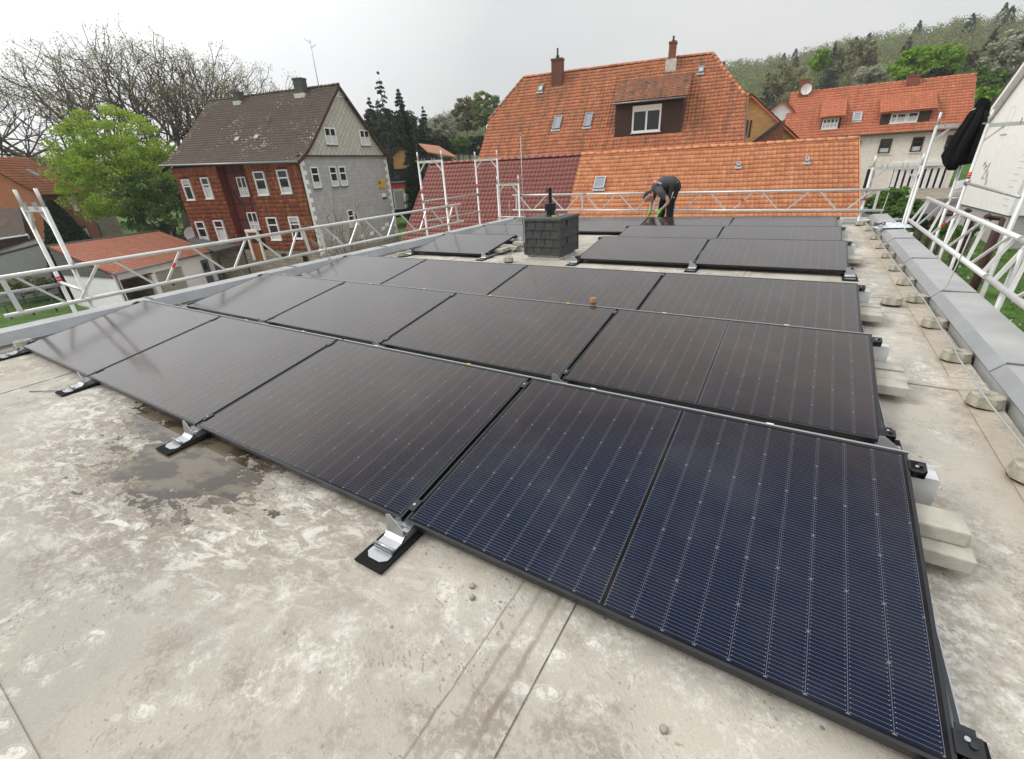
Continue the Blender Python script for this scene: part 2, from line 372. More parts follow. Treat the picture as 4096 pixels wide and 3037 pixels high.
M['tile_k']=mat_tile('dark_brown_roof_tile',[(.085,.062,.052),(.105,.078,.066),(.07,.052,.044)],dirt_shade=(.03,.025,.022),dirtamt=.5,spots=1.)
M['tile_w']=mat_tile('orange_roof_tile_far',[(.60,.175,.085),(.53,.145,.07),(.66,.21,.105)],dirt_shade=(.12,.06,.04),dirtamt=.35)
M['tile_f']=mat_tile('hung_facade_tile',[(.34,.085,.04),(.26,.06,.032),(.42,.12,.055),(.52,.18,.08)],dirt_shade=(.035,.016,.013),dirtamt=.75,rough=.6)
M['graystone']=mat_brick('grey_fibre_slates',(.40,.39,.395),(.45,.44,.445),(.25,.25,.255),.62,.30,.008,bump=.25)
M['diamond']=mat_brick('pale_diamond_slates',(.56,.54,.475),(.47,.455,.395),(.28,.27,.24),.36,.36,.02,rot=PI/4,bump=.3,offs=0.,noise_amt=.3)
M['stone']=mat_brick('rubble_stone_plinth',(.42,.37,.28),(.30,.26,.2),(.22,.2,.16),.45,.22,.03,bump=.8)
M['ybrick']=mat_brick('yellow_brick_wall',(.62,.36,.13),(.50,.24,.085),(.34,.27,.17),.36,.11,.012,bump=.4)
M['rbrick']=mat_brick('red_brick_wall',(.24,.075,.04),(.19,.055,.035),(.2,.15,.12),.3,.1,.012,bump=.4)
M['shingle']=mat_brick('grey_wood_shingle',(.19,.19,.18),(.15,.15,.145),(.08,.08,.08),.14,.18,.02)
M['gbrick']=mat_brick('painted_grey_brick',(.46,.46,.45),(.43,.43,.42),(.34,.34,.33),.45,.14,.01,bump=.5)
M['chimr']=mat_brick('chimney_brick',(.22,.075,.045),(.16,.06,.04),(.16,.12,.1),.24,.09,.012)
# =================== the flat roof we stand on (roof frame) ===================
GZ=-6.0
bld=empty('flat_roofed_building',(-3.4,3,0),'flat roofed building with stained pale bitumen roof carrying the solar panels','building',roof=True)
X0,X1,Y0,Y1=-7.40,.66,-4.5,10.62
mb=MB(); nx,ny=60,90
mb.poly([(X0,Y0,0),(X1,Y0,0),(X1,Y1,0),(X0,Y1,0)])
mb.build('roof_membrane',M['membrane'],bld)
mb=MB()
for (xa,w) in ((-1.17,.2),(-5.95,.2)):           # laps of the membrane sheets
    mb.box((xa,Y0,.001),(xa+w,Y1,.0045))
mb.box((X0,2.50,.0012),(X1,2.69,.0055)); mb.box((X0,4.38,.0012),(X1,4.57,.0055)); mb.box((-5.94,-1.3,.0012),(-1.18,-1.10,.0055)); mb.box((X0,6.9,.0012),(X1,7.1,.005))
mb.build('membrane_lap',M['membrane'],bld)
# welded upstand strips along the parapets
for nm,x0,x1,sx in (('upstand_strip',.46,.60,1),('upstand_strip',-7.36,-7.22,-1)):
    mb=MB(); a,b=(x0,x1) if sx>0 else (x1,x0)
    mb.poly([(a,Y0,.005),(b,Y0,.022),(b,Y1,.022),(a,Y1,.005)]); mb.build(nm,M['membrane'],bld)
def parapet(name,prof,y0,y1,seams):
    mb=MB(); 
    pts0=[(x,y0,z) for x,z in prof]
    mb.prism(pts0,(0,y1-y0,0)); o=mb.build(name,M['zinc'],bld)
    return o
cap=parapet('parapet_cap',[(.60,.10),(.652,.160),(.895,.168),(.905,.05),(.86,.05),(.86,-.02),(.62,-.02),(.62,.07)],Y0,10.9,None)
mb=MB(); mb.poly([(.5985,Y0,.101),(.6505,Y0,.1625),(.6505,10.88,.1625),(.5985,10.88,.101)]); mb.build('parapet_inner_fold',M['zincd'],bld)
capl=parapet('parapet_cap',[(-7.34,.05),(-7.385,.165),(-7.635,.172),(-7.65,.04),(-7.62,.04),(-7.62,-.02),(-7.37,-.02),(-7.36,.04)],Y0,10.9,None)
mb=MB(); mb.poly([(-7.338,Y0,.051),(-7.383,Y0,.167),(-7.383,10.88,.167),(-7.338,10.88,.051)]); mb.build('parapet_inner_fold',M['zincd'],bld)
mb=MB(); mb.prism([(-7.34,10.62,.04),(-7.34,10.66,.10),(-7.34,10.90,.105),(-7.34,10.91,0),(-7.34,10.62,0)],(7.93,0,0)); mb.build('parapet_cap',M['zinc'],bld)
for y in (9.35,7.62,6.05,4.42,2.62,.9,-.8):       # standing joints of the right cap
    mb=MB(); mb.box((.651,y,.160),(.897,y+.009,.1735)); mb.boxf((.6,y,.10),(.052/.0794,0,.06/.0794),(0,1,0),(-.06/.0794,0,.052/.0794),(0,0,0),(.079,.009,.006)); mb.build('cap_joint',M['galvd'],cap)
for y in (1.35,3.4,5.4,7.4,9.0): mb=MB(); mb.box((-7.636,y,.17),(-7.383,y+.012,.182)); mb.build('cap_joint',M['galvd'],capl)
mb=MB(); w=[(-7.6,Y0),(.86,Y0),(.86,10.86),(-7.6,10.86)]
for a,b in zip(w,w[1:]+w[:1]): mb.poly([(a[0],a[1],-.03),(b[0],b[1],-.03),(b[0],b[1],-7),(a[0],a[1],-7)],[(0,0),(8,0),(8,7),(0,7)])
mb.build('wall',M['render_g'],bld)
# ---------- solar panels ----------
PW,PD,PT=1.722,1.134,.031
TILT=.155
ROWY=[0,1.5215,3.0107,5.5794,7.0776,8.5533]; ROWX=[0,.0018,.018,.05,.043,.02]
def make_panel():
    t=empty('solar_panel',(0,0,0),'x','solar panel')
    mb=MB(); lip=.0105
    # frame profile: outer wall plus lip, four mitred bars
    for (a,b) in (((0,0,-PT),(PW,.0025,0)),((0,PD-.0025,-PT),(PW,PD,0)),((0,.0025,-PT),(.0025,PD-.0025,0)),((PW-.0025,.0025,-PT),(PW,PD-.0025,0)),
                  ((.0025,.0025,-.004),(PW-.0025,lip,-.0003)),((.0025,PD-lip,-.004),(PW-.0025,PD-.0025,-.0003)),((.0025,lip,-.004),(lip,PD-lip,-.0003)),((PW-lip,lip,-.004),(PW-.0025,PD-lip,-.0003)),
                  ((.0025,.0025,-PT),(PW-.0025,.03,-PT+.002)),((.0025,PD-.03,-PT),(PW-.0025,PD-.0025,-PT+.002))):
        mb.box(a,b)
    mb.build('frame',M['frame'],t)
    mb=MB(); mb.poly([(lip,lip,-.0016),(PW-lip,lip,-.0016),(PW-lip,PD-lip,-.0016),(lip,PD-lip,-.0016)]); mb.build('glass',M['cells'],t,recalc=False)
    mb=MB(); mb.poly([(lip,PD-lip,-.0075),(PW-lip,PD-lip,-.0075),(PW-lip,lip,-.0075),(lip,lip,-.0075)]); mb.build('backsheet',M['black'],t,recalc=False)
    return t
pan=make_panel()
present={0:[0,1,2,3],1:[0,1,2,3],2:[0,1,2,3],3:[0,2,3],4:[0,2,3],5:[0,1,2,3]}
rown=['front row','second row from the front','third row from the front','row just behind the slate chimney foot, fourth from the front','fifth row from the front','rearmost row']
coln=['leftmost','second from left','third from left','rightmost']
firstp=True
def lab_panel(r,c):
    if r==3: return {0:'black solar panel standing alone left of the slate chimney',2:'black solar panel right of the slate chimney, behind the open roof strip',3:'rightmost black solar panel directly behind the open roof strip'}[c]
    if r==4: return {0:'black solar panel behind the lone panel, left of the slate chimney',2:'left black solar panel of the pair in the second last row',3:'right black solar panel of the pair in the second last row'}[c]
    if r==5: return {0:'black solar panel in the last row, far left by the back corner',1:'black solar panel in the last row, partly behind the slate chimney',2:'black solar panel at the feet of the bending worker, mirroring his legs',3:'rightmost black solar panel of the last row'}[c]
    return '%s black solar panel of the %s'%(coln[c],['nearest row','second row from the camera','third row from the camera'][r])
for r in range(6):
    for c in present[r]:
        o=pan if firstp else copy_tree(pan); firstp=False
        o.location=((c-4)*1.742+ROWX[r]+.01,ROWY[r],.08); o.rotation_euler=(TILT,0,0)
        tag(o,lab_panel(r,c),'solar panel','black solar panels on the flat roof',roof=True)
# ---------- mounting stands (one under each panel joint of a row) ----------
ct,st=math.cos(TILT),math.sin(TILT)
def make_stand(kind):
    t=empty('mounting_stand',(0,0,0),'x','mounting stand')
    # rubber mats
    mb=MB(); mb.box((-.075,-.21,.006),(.075,.16,.014)); mb.build('rubber_mat',M['rubber'],t)
    mb=MB(); mb.box((-.075,1.02,.006),(.075,1.3,.014)); mb.build('rubber_mat',M['rubber'],t)
    # base rail
    mb=MB(); mb.box((-.02,-.02,.0155),(.02,1.36,.020)); mb.box((-.02,-.02,.02),(-.0165,1.36,.045)); mb.box((.0165,-.02,.02),(.02,1.36,.045)); mb.build('base_rail',M['alu'],t)
    # front foot: base plate with bent wings, saddle, upright fin
    mb=MB()
    mb.prism([(-.055,-.155,.0155),(0-.03,-.175,.0155),(.03,-.175,.0155),(.055,-.155,.0155),(.055,-.13,.0155),(.02,-.075,.0155),(-.02,-.075,.0155),(-.055,-.13,.0155)],(0,0,.003))
    mb.box((-.05,-.13,.019),(.05,-.01,.022))
    mb.box((-.05,-.01,.019),(.05,.06,.022)); mb.build('foot_plate',M['alu'],t)
    mb=MB()
    pts=[(-.13,.036),(-.115,.024),(-.07,.026),(-.045,.046),(-.02,.03),(-.012,.056),(.01,.056),(.018,.03)]
    for a,b in zip(pts,pts[1:]): mb.prism([(-.05,a[0],a[1]),(-.05,b[0],b[1]),(-.05,b[0],b[1]+.003),(-.05,a[0],a[1]+.003)],(.1,0,0))
    mb.prism([(-.046,-.055,.030),(-.050,-.04,.118),(-.030,-.038,.124),(.044,-.046,.072),(.046,-.055,.030)],(0,.003,0))
    mb.box((-.05,-.056,.03),(.05,.0,.034)); mb.box((.02,-.03,.02),(.05,.02,.055))
    mb.cyl((-.056,-.116,.036),(.056,-.116,.036),.006,8)
    mb.build('foot_bracket',M['alu'],t)
    # rear upright
    mb=MB(); mb.box((-.035,1.045,.045),(.083,1.048,.205)); mb.box((-.035,1.048,.188),(.083,1.135,.191)); mb.box((-.035,1.135,.045),(.083,1.138,.21)); mb.box((-.035,1.045,.0455),(.083,1.14,.048)); mb.box((.080,1.049,.048),(.083,1.134,.187)); mb.box((.083,1.06,.16),(.094,1.13,.163))
    mb.build('rear_upright',M['alub'],t)
    # mid clamps in the tilted panel plane
    def onpl(x,y,z): return (x,y*ct-z*st,.08+y*st+z*ct)
    for yy in (.05,PD-.11):
        mb=MB()
        w=.019
        P=[(-w,yy,.0005),(w,yy,.0005),(w,yy+.06,.0005),(-w,yy+.06,.0005)]
        mb.prism([onpl(*p) for p in P],np.array(onpl(0,0,.0045))-np.array(onpl(0,0,0)))
        mb.prism([onpl(*p) for p in ((-.006,yy+.01,-.03),(.006,yy+.01,-.03),(.006,yy+.05,-.03),(-.006,yy+.05,-.03))],np.array(onpl(0,0,.029))-np.array(onpl(0,0,0)))
        c=mb.build('clamp',M['frame'],t)
        mb=MB(); mb.cyl(onpl(0,yy+.03,.0045),onpl(0,yy+.03,.009),.006,10); mb.build('clamp_bolt',M['alu'],c)
    return t
std=make_stand(0); stand0=True
def lab_stand(r,j):
    a=['left end','first joint from the left','second joint from the left','middle gap','right end'][j]
    rr=['nearest row','second row','third row','fourth row','second last row','last row'][r]
    return ('silver mounting stand under the %s of the %s'%(a,rr+(' of panels' if r<3 else '')))
STX={}
for r in range(6):
    cs=present[r]; js=sorted(set(cs)|set(c+1 for c in cs))
    for j in js:
        if r in (1,2) and j not in (0,4): 
            pass
        o=std if stand0 else copy_tree(std); stand0=False
        x=(j-4)*1.742+ROWX[r]
        if j not in cs: x+=.012
        elif (j-1) not in cs: x-=.008
        o.location=(x,ROWY[r],0)
        tag(o,lab_stand(r,j),'mounting stand','silver stands holding the solar panels',roof=True)
# dark end clamps with hollow chambers on free row ends
def make_endclamp():
    t=empty('end_clamp',(0,0,0),'x','clamp')
    mb=MB()
    mb.box((0,0,-.034),(.05,.055,-.031)); mb.box((.046,0,-.034),(.05,.055,.001)); mb.box((-.004,0,.001),(.05,.055,.005)); mb.box((.012,0,-.031),(.015,.055,.001)); mb.box((.012,0,-.016),(.046,.055,-.013))
    mb.build('clamp_body',M['frame'],t)
    mb=MB(); mb.cyl((.03,.03,.005),(.03,.03,.011),.008,10); mb.build('clamp_bolt',M['black'],t)
    return t
ec=make_endclamp(); first=True
for r in range(6):
    cs=present[r]
    ends=[(c+1,1) for c in cs if c+1 not in cs]+[(c,-1) for c in cs if c-1 not in cs]
    for j,sd in ends:
        for k,yy in enumerate((.04,PD-.1)):
            o=ec if first else copy_tree(ec); first=False
            x=(j-4)*1.742+ROWX[r]+(-.008 if sd>0 else .008)
            y=yy if sd>0 else yy+.055
            o.location=(x,ROWY[r]+y*ct,.08+y*st); o.rotation_mode='XYZ'
            o.rotation_euler=(TILT,0,0) if sd>0 else (-TILT,0,PI)
            side={(4,1):'right end',(0,-1):'left end',(1,1):'right of the lone panel',(2,-1):'left of the pair'}.get((j,sd),'free end')
            tag(o,'end clamp, %s edge of the %s, %s'%(['lower','upper'][k],['nearest row','second row','third row','fourth row','second last row','last row'][r],side),'clamp','black clamps at the panel row ends',roof=True)
# silver wind plates joining rows along their raised back edges
for r in range(3):
    y=ROWY[r]+PD*ct+.012; z=.08+PD*st-.012
    for s_ in range(2):
        xa=-6.9+s_*3.46; t=MB()
        t.prism([(xa,y,z+.004),(xa,y+.012,z+.004),(xa,y+.075,.05),(xa,y+.072,.045),(xa,y+.009,z)],(3.44,0,0))
        o=t.build('wind_deflector',M['black'],None)
        tag(o,'dark wind deflector sheet behind the %s half of the %s'%(['left','right'][s_],['nearest row','second row','third row'][r]),'sheet','wind deflectors behind the rows',roof=True)
        t=MB(); t.box((xa,y-.003,z+.006),(xa+3.44,y+.010,z+.0095)); t.build('bright_edge',M['alu'],o)
        for yk in range(4):
            q=MB(); q.box((xa+.35+yk*.86,y+.001,z+.0096),(xa+.38+yk*.86,y+.009,z+.014)); q.build('cable_tie',M['yellow'] if yk%3==1 else M['pvc'],o)
# ---------- ballast pavers ----------
def make_paver():
    mb=MB(); mb.box((-.10,-.06,0),(.10,.06,.06)); return mb.build('paver',M['concrete'],None,bevel=.006)
pv=make_paver(); first=True
def paver(x,y,z,rz,label):
    global first
    o=pv if first else pv.copy()
    if not first: link(o)
    first=False
    o.location=(x,y,z); o.rotation_euler=(0,0,rz); tag(o,label,'paver','concrete ballast pavers beside the panels',roof=True)
rl=['nearest row','second row','third row','fourth row','second last row','last row']
for r in range(6):
    y=ROWY[r]; xx=.045+ROWX[r]
    if r==0:
        for k,(yy,zz,dx) in enumerate(((.80,.046,.02),(.925,.046,.03),(.86,.107,.0))): paver(xx+dx,y+yy,zz,.02*(k-1),'concrete paver at the right end of the nearest row, %s'%['lower front one','lower rear one','lying on top'][k])
    else:
        paver(xx+.03,y+.98,.046,.03,'concrete paver at the right end of the %s, standing nearer the clamp'%rl[r])
        paver(xx+.02,y+.70,.046,-.02,'front lower concrete paver at the right end of the %s'%rl[r])
        paver(xx+.03,y+.825,.046,.01,'rear lower concrete paver at the right end of the %s'%rl[r])
for k,(x,y,z) in enumerate(((-5.14,6.0,.046),(-5.14,6.13,.046),(-5.05,6.3,.046),(-5.02,6.46,.046),(-4.98,6.43,.107))):
    paver(x,y,z,.05*k,'concrete paver behind the right end of the lone panel, %s'%['nearest','second','third','farthest','stacked on top'][k])
# ---------- lightning conductor holders ----------
def make_holder():
    t=empty('conductor_holder',(0,0,0),'x','concrete block')
    mb=MB(); a,b=.080,.070; n=8
    bot=[]; top=[]
    for k in range(n):
        an=2*PI*(k+.5)/n; q=1.0
        bot.append((a*max(-1,min(1,1.25*math.cos(an))),a*.95*max(-1,min(1,1.25*math.sin(an))),.012)); top.append((.86*bot[-1][0],.86*bot[-1][1],.070))
    i=[mb.vert(p) for p in bot]; j=[mb.vert(p) for p in top]
    mb.face(i[::-1]); 
    for k in range(n): mb.face((i[k],i[(k+1)%n],j[(k+1)%n],j[k]))
    # hollow top: ring and a sunk bowl
    rr=[mb.vert((.032*math.cos(2*PI*(k+.5)/n),.026*math.sin(2*PI*(k+.5)/n),.070)) for k in range(n)]
    dd=[mb.vert((.018*math.cos(2*PI*(k+.5)/n),.018*math.sin(2*PI*(k+.5)/n),.045)) for k in range(n)]
    for k in range(n):
        mb.face((j[k],j[(k+1)%n],rr[(k+1)%n],rr[k])); mb.face((rr[k],rr[(k+1)%n],dd[(k+1)%n],dd[k]))
    mb.face(dd); mb.build('block',M['concd'],t,recalc=False)
    mb=MB(); mb.tube([(0.074*math.cos(2*PI*k/16),.064*math.sin(2*PI*k/16),.006) for k in range(17)],.008,6,cap=False); mb.build('rubber_foot',M['black'],t)
    return t
hd=make_holder(); first=True
HP=[(.46,10.39,'at the back corner, last before the rear parapet'),(.56,9.55,'beside the clear plastic bag'),(.56,8.55,'second in front of the plastic bag'),(.555,7.65,'third in front of the plastic bag'),(.555,6.9,'fourth in front of the plastic bag'),(.55,6.05,'fifth in front of the plastic bag'),(.545,5.3,'just behind the upright air rod branch'),(.54,4.58,'under the branch of the right hand air rod'),(.33,4.42,'set inward, between panels and right conductor line'),(.54,3.78,'first one in front of the right air rod branch'),(.535,3.02,'second one in front of the right air rod branch'),(.53,2.3,'beside the second row of panels'),(.525,1.55,'nearest the camera on the right edge'),
    (-7.22,.06,'beside the left end of the nearest row'),(-7.12,3.38,'by the left parapet beside the third row'),(-7.0,5.36,'by the left parapet in front of the lone panel'),(-4.56,5.38,'at the foot of the rod by the chimney'),(-4.43,4.93,'between the third row and the slate chimney'),(-.75,5.0,'hidden low between the rows')]
for x,y,l in HP[:-1]:
    o=hd if first else copy_tree(hd); first=False
    o.location=(x,y,.012); o.rotation_euler=(0,0,random.uniform(-.25,.25)); tag(o,'weathered concrete conductor block '+l,'concrete block','round holed blocks carrying the lightning conductor',roof=True)
def wirething(name,pts,r,label,cat,n=6,mat='wire'):
    mb=MB(); mb.tube(pts,r,n); return tag(mb.build(name,M[mat],None),label,cat,roof=True)
pts=[]
for i in range(60):
    y=-4+i*.245; pts.append((.535+.012*math.sin(y*1.7)-(.02 if y<3 else 0),y,.085+.004*math.sin(y*5)))
wirething('lightning_conductor',pts,.005,'grey lightning conductor wire running along the right parapet over concrete blocks','wire')
wirething('lightning_conductor',[(.545,4.55,.075),(.47,4.47,.078),(.33,4.42,.078),(.05,4.41,.06),(-.1,4.4,.05)],.005,'short grey wire crossing from the right conductor line towards the panels','wire')
wirething('lightning_conductor',[(-7.0+.01*math.sin(k),-.2+k*.6,.06) for k in range(18)],.004,'grey lightning conductor wire along the left parapet','wire')
# air terminals
def airrod(base,pts,label,ball=True):
    t=empty('air_rod',base,label,'lightning rod',roof=True)
    mb=MB(); mb.tube(pts,.006,6); mb.build('rod',M['wire'],t)
    mb=MB(); mb.box((base[0]-.02,base[1]-.02,base[2]),(base[0]+.02,base[1]+.02,base[2]+.015)); mb.build('clamp',M['galv'],t)
    if ball: mb=MB(); mb.cyl(pts[-1],np.array(pts[-1])+[0,0,.03],.010,6); mb.build('tip',M['galv'],t)
    return t
airrod((.545,4.55,.07),[(.545,4.55,.075),(.60,4.50,.09),(.66,4.5,.13),(.70,4.52,.2),(.73,4.56,.45),(.745,4.58,.66)],'bent grey air rod rising over the right zinc parapet')
airrod((.50,9.3,.07),[(.50,9.3,.075),(.56,9.3,.1),(.60,9.32,.2),(.64,9.4,.42),(.66,9.45,.62)],'bent grey air rod near the plastic bag at the far right corner')
airrod((-4.56,5.38,.07),[(-4.56,5.38,.06),(-4.50,5.50,.22),(-4.36,5.6,.30),(-4.358,5.6,1.0),(-4.352,5.6,1.845)],'tall thin rod standing at the left side of the slate chimney')
airrod((-7.45,4.10,.17),[(-7.45,4.10,.17),(-7.47,4.08,.62)],'short thin rod on the left parapet in front of the grey gable',True)
airrod((-7.3,9.9,.1),[(-7.3,9.9,.05),(-7.3,9.9,.62)],'short thin rod at the back left corner of the roof')
# ---------- chimney ----------
ch=empty('slate_clad_chimney',(-4.1,6.1,0),'dark slate clad chimney block with a black flue pipe on the flat roof','chimney',roof=True)
cx0,cx1,cy0,cy1=-4.44,-3.80,5.76,6.44
mb=MB(); mb.box((cx0-.01,cy0+.04,0),(cx1-.04,cy1-.03,.13)); mb.tube([(cx0-.02,cy0+.03,.012),(cx1-.02,cy0+.02,.012),(cx1-.02,cy1,.012)],.025,6); mb.build('upstand',M['upstand'],ch,bevel=.012)
mb=MB(); mb.box((cx0,cy0,.10),(cx1,cy1,.62)); mb.build('core',M['black'],ch)
def slates(name,o,r,u,n,W,H,nc,nr):
    # curved-cut slates: each course overlaps the one below, side edges step like an S
    mb=MB(); w=W/nc; h=H/nr; o,r,u,n=[np.array(k,float) for k in (o,r,u,n)]
    for j in range(nr):
        for i in range(-1,nc+1):
            x=i*w+(j%2)*.35*w; g=.035*w
            P=[(g,-.006),(w-.16*w-g,-.006),(w-.10*w-g,.10*h),(w-g,.32*h),(w-g,1.08*h),(g,1.08*h),(g,.32*h),(-.10*w+g,.12*h)]
            P=[(g,-.006),(w*.80,-.006),(w*.965,.30*h),(w*.965,1.08*h),(g,1.08*h),(g,.32*h),(-.185*w,.02*h)]
            Q=[(min(max(x+a,.0),W),j*h+b) for a,b in P]
            if max(q[0] for q in Q)-min(q[0] for q in Q)<.03: continue
            lift=.016; pts=[]
            for a,b in Q:
                k=1-(b-j*h)/(1.08*h); pts.append(o+r*a+u*b+n*(.004+lift*max(k,0)))
            mb.prism(pts,n*.004)
    return mb.build(name,M['slate'],ch)
slates('slate_cladding',(cx0,cy0,.075),(1,0,0),(0,0,1),(0,-1,0),cx1-cx0,.535,4,4)
slates('slate_cladding',(cx1,cy0,.075),(0,1,0),(0,0,1),(1,0,0),cy1-cy0,.535,1,4)
slates('slate_cladding',(cx0,cy1,.075),(0,-1,0),(0,0,1),(-1,0,0),cy1-cy0,.535,3,4)
for (x,y) in ((cx0,cy0),(cx1,cy0),(cx1,cy1),(cx0,cy1)): mb=MB(); mb.box((x-.022,y-.022,.07),(x+.022,y+.022,.615)); mb.build('corner_strip',M['slate'],ch)
mb=MB(); mb.box((cx0-.035,cy0-.035,.61),(cx1+.035,cy1+.035,.655)); mb.build('lid',M['slatecap'],ch,bevel=.006)
fl=MB(); fx,fy=-4.13,6.1
fl.tube([(fx,fy,.655),(fx,fy,.67),(fx,fy,.70)],[.16,.13,.075],20); fl.tube([(fx,fy,.70),(fx,fy,.735),(fx,fy,.74),(fx,fy,.85),(fx,fy,.86)],[.066,.066,.095,.095,.07],20); fl.cyl((fx,fy,.86),(fx,fy,1.09),.029,16)
fl.sm=[False]*len(fl.sm); fo=fl.build('flue_pipe',M['galvd'],ch); fo.data.materials[0]=M['frame']
mb=MB(); mb.tube([(fx-.062,fy,1.02),(fx-.058,fy,1.045),(fx-.045,fy,1.05),(fx-.03,fy,1.045)],[.008,.014,.014,.008],8); mb.build('pipe_bend',M['black'],fo)
mb=MB(); mb.tube([(-4.03,5.95,.664),(-3.99,5.96,.664),(-3.97,5.93,.664),(-3.93,5.95,.664)],.009,6); tag(mb.build('cable_clip',M['yellow'],None),'yellow plastic clips lying on the chimney lid in front of the flue','clips',roof=True)
mb=MB(); mb.cyl((-3.93,6.02,.666),(-3.85,6.06,.668),.012,6); mb.cyl((-3.90,6.05,.666),(-3.90,5.98,.668),.010,6); tag(mb.build('fitting',M['galv'],None),'small silver fitting lying on the chimney lid','fitting',roof=True)
# vent stub between rows
vp=empty('vent_pipe',(-1.99,2.70,0),'small rusty clay vent pipe stub peeking between the second and third row','pipe',roof=True)
mb=MB(); mb.tube([(-1.99,2.70,0),(-1.99,2.70,.262)],.024,14); mb.build('pipe',M['terr'],vp)
mb=MB(); mb.tube([(-1.99,2.70,.262),(-1.99,2.70,.264),(-1.99,2.70,.285),(-1.99,2.70,.287),(-1.99,2.70,.312)],[.024,.031,.031,.027,.029],14); mb.build('collar',M['terr'],vp)
# plastic bag with cables at the far right end of the parapet
pb=empty('plastic_bag',(.7,8.7,.17),'clear plastic bag holding a coil of dark cable on the right parapet','bag',roof=True)
mb=MB(); n=16; rng=random.Random(3); grid=[]
for i in range(n+1):
    row=[]
    for j in range(9):
        x=.50+.50*i/n; y=8.55+.26*j/8+.10*(i/n)
        e=math.sin(PI*i/n)**.5*math.sin(PI*j/8)**.6 if 0<j<8 and 0<i<n else 0
        row.append(mb.vert((x,y,.186+e*(.055+rng.uniform(-.02,.02)))))
    grid.append(row)
for i in range(n):
    for j in range(8): mb.face((grid[i][j],grid[i+1][j],grid[i+1][j+1],grid[i][j+1]),None,True)
mb.build('bag_film',M['plastic'],pb)
mb=MB(); mb.tube([(.56+.07*math.cos(a)*(1+.1*math.sin(3*a)),8.62+.06*math.sin(a),.20+.014*(a/6)+.03*math.sin(a*1.3)**2) for a in [k*.4 for k in range(50)]],.006,5); mb.build('cable_coil',M['cable'],pb)
# small hook of wire on the membrane at the left
mb=MB(); mb.tube([rt(p) for p in []] or [(-5.55,-.30,.008),(-5.42,-.24,.012),(-5.30,-.17,.008),(-5.27,-.155,.02)],.004,5); tag(mb.build('wire_offcut',M['cable'],None),'thin dark bent wire offcut lying on the membrane at the left','wire',roof=True)
for k,(x,y) in enumerate(((-1.33,-.08),(-1.30,-.12),(-.78,-.4),(-.61,-.2))):
    mb=MB(); mb.tube([(x,y,.004),(x,y,.012),(x,y,.016)],[.012,.009,.003],8); tag(mb.build('pebble',M['concd'],None),['tiny dark pebble by the lap seam, upper one','tiny dark pebble by the lap seam, lower one','tiny pebble right of the lap seam','tiny pebble near the front frame of the nearest right panel'][k],'pebble','pebbles on the membrane',roof=True)
# =================== ground ===================
def gz(x,y):
    # the town lies on a slope: low courtyard on the left, street and gardens rising to the right and back
    pts=((-45,15,-6.2),(-30,5,-6),(-60,0,-6.2),(-20,25,-5.6),(-70,60,-5.5),(-30,70,-3.5),(-8,0,-6),(4,4,-5.2),(5,18,-4.2),(8,30,-3.8),(12,40,-3.2),(3,46,-2.2),(10,50,-2.0),(0,80,0),(20,90,2),(-15,60,-2.5),(-90,20,-6),(-45,90,-4),(-5,-30,-6),(40,20,-4),(60,80,2),(-50,-20,-6.2))
    a=b=0
    for px,py,pz in pts:
        w=1/((x-px)**2+(y-py)**2+30)**1.6; a+=w*pz; b+=w
    return a/b
mb=MB(); NR=64; rad=[0,3,6,10,14,18,23,28,34,40,47,55,65,78,95,120,160,220,320,500,900]
rows=[]
for r in rad:
    rows.append([mb.vert((CAM[0]+r*math.cos(2*PI*k/NR),CAM[1]+r*math.sin(2*PI*k/NR),gz(CAM[0]+r*math.cos(2*PI*k/NR),CAM[1]+r*math.sin(2*PI*k/NR)))) for k in range(NR)])
for a,b in zip(rows,rows[1:]):
    for k in range(NR): mb.face((a[k],a[(k+1)%NR],b[(k+1)%NR],b[k]),None,True)
tag(mb.build('ground',M['grass'],None),None,None,kind='structure')
def sheet(name,poly,mat,dz=.02,res=3.,kind='structure'):
    # polygon draped on the ground by fan subdivision
    bm=bmesh.new(); vs=[bm.verts.new((x,y,0)) for x,y in poly]; bm.faces.new(vs); bmesh.ops.triangulate(bm,faces=bm.faces)
    for _ in range(5):
        es=[e for e in bm.edges if e.calc_length()>res]
        if not es: break
        bmesh.ops.subdivide_edges(bm,edges=es,cuts=1,use_grid_fill=False); bmesh.ops.triangulate(bm,faces=bm.faces)
    for v in bm.verts: v.co.z=gz(v.co.x,v.co.y)+dz
    me=bpy.data.meshes.new(name); bm.to_mesh(me); bm.free(); me.materials.append(mat)
    o=link(bpy.data.objects.new(name,me)); tag(o,None,None,kind=kind); return o
sheet('courtyard',[(-9,-8),(-9,8),(-18,20),(-27,24),(-34,18.5),(-43,16),(-48,6),(-30,-6)],M['soil'],.06)
sheet('lawn',[(-27,-9),(-27,-.5),(-33,4.0),(-38,8.5),(-54,9.5),(-56,-9)],M['grass'],.16)
sheet('road',[(-6,30),(4,36.5),(30,41.5),(60,44),(60,49),(14,46.8),(3,43),(-8,38)],M['asphalt'],.10)
sheet('pavement',[(2.2,42.9),(14,46.9),(30,48.6),(30,50),(0,50),(-4,44)],M['soil'],.13)
sheet('road',[(-26,28),(-20,27),(-24,44),(-34,60),(-40,58),(-30,44)],M['soil'],.10)
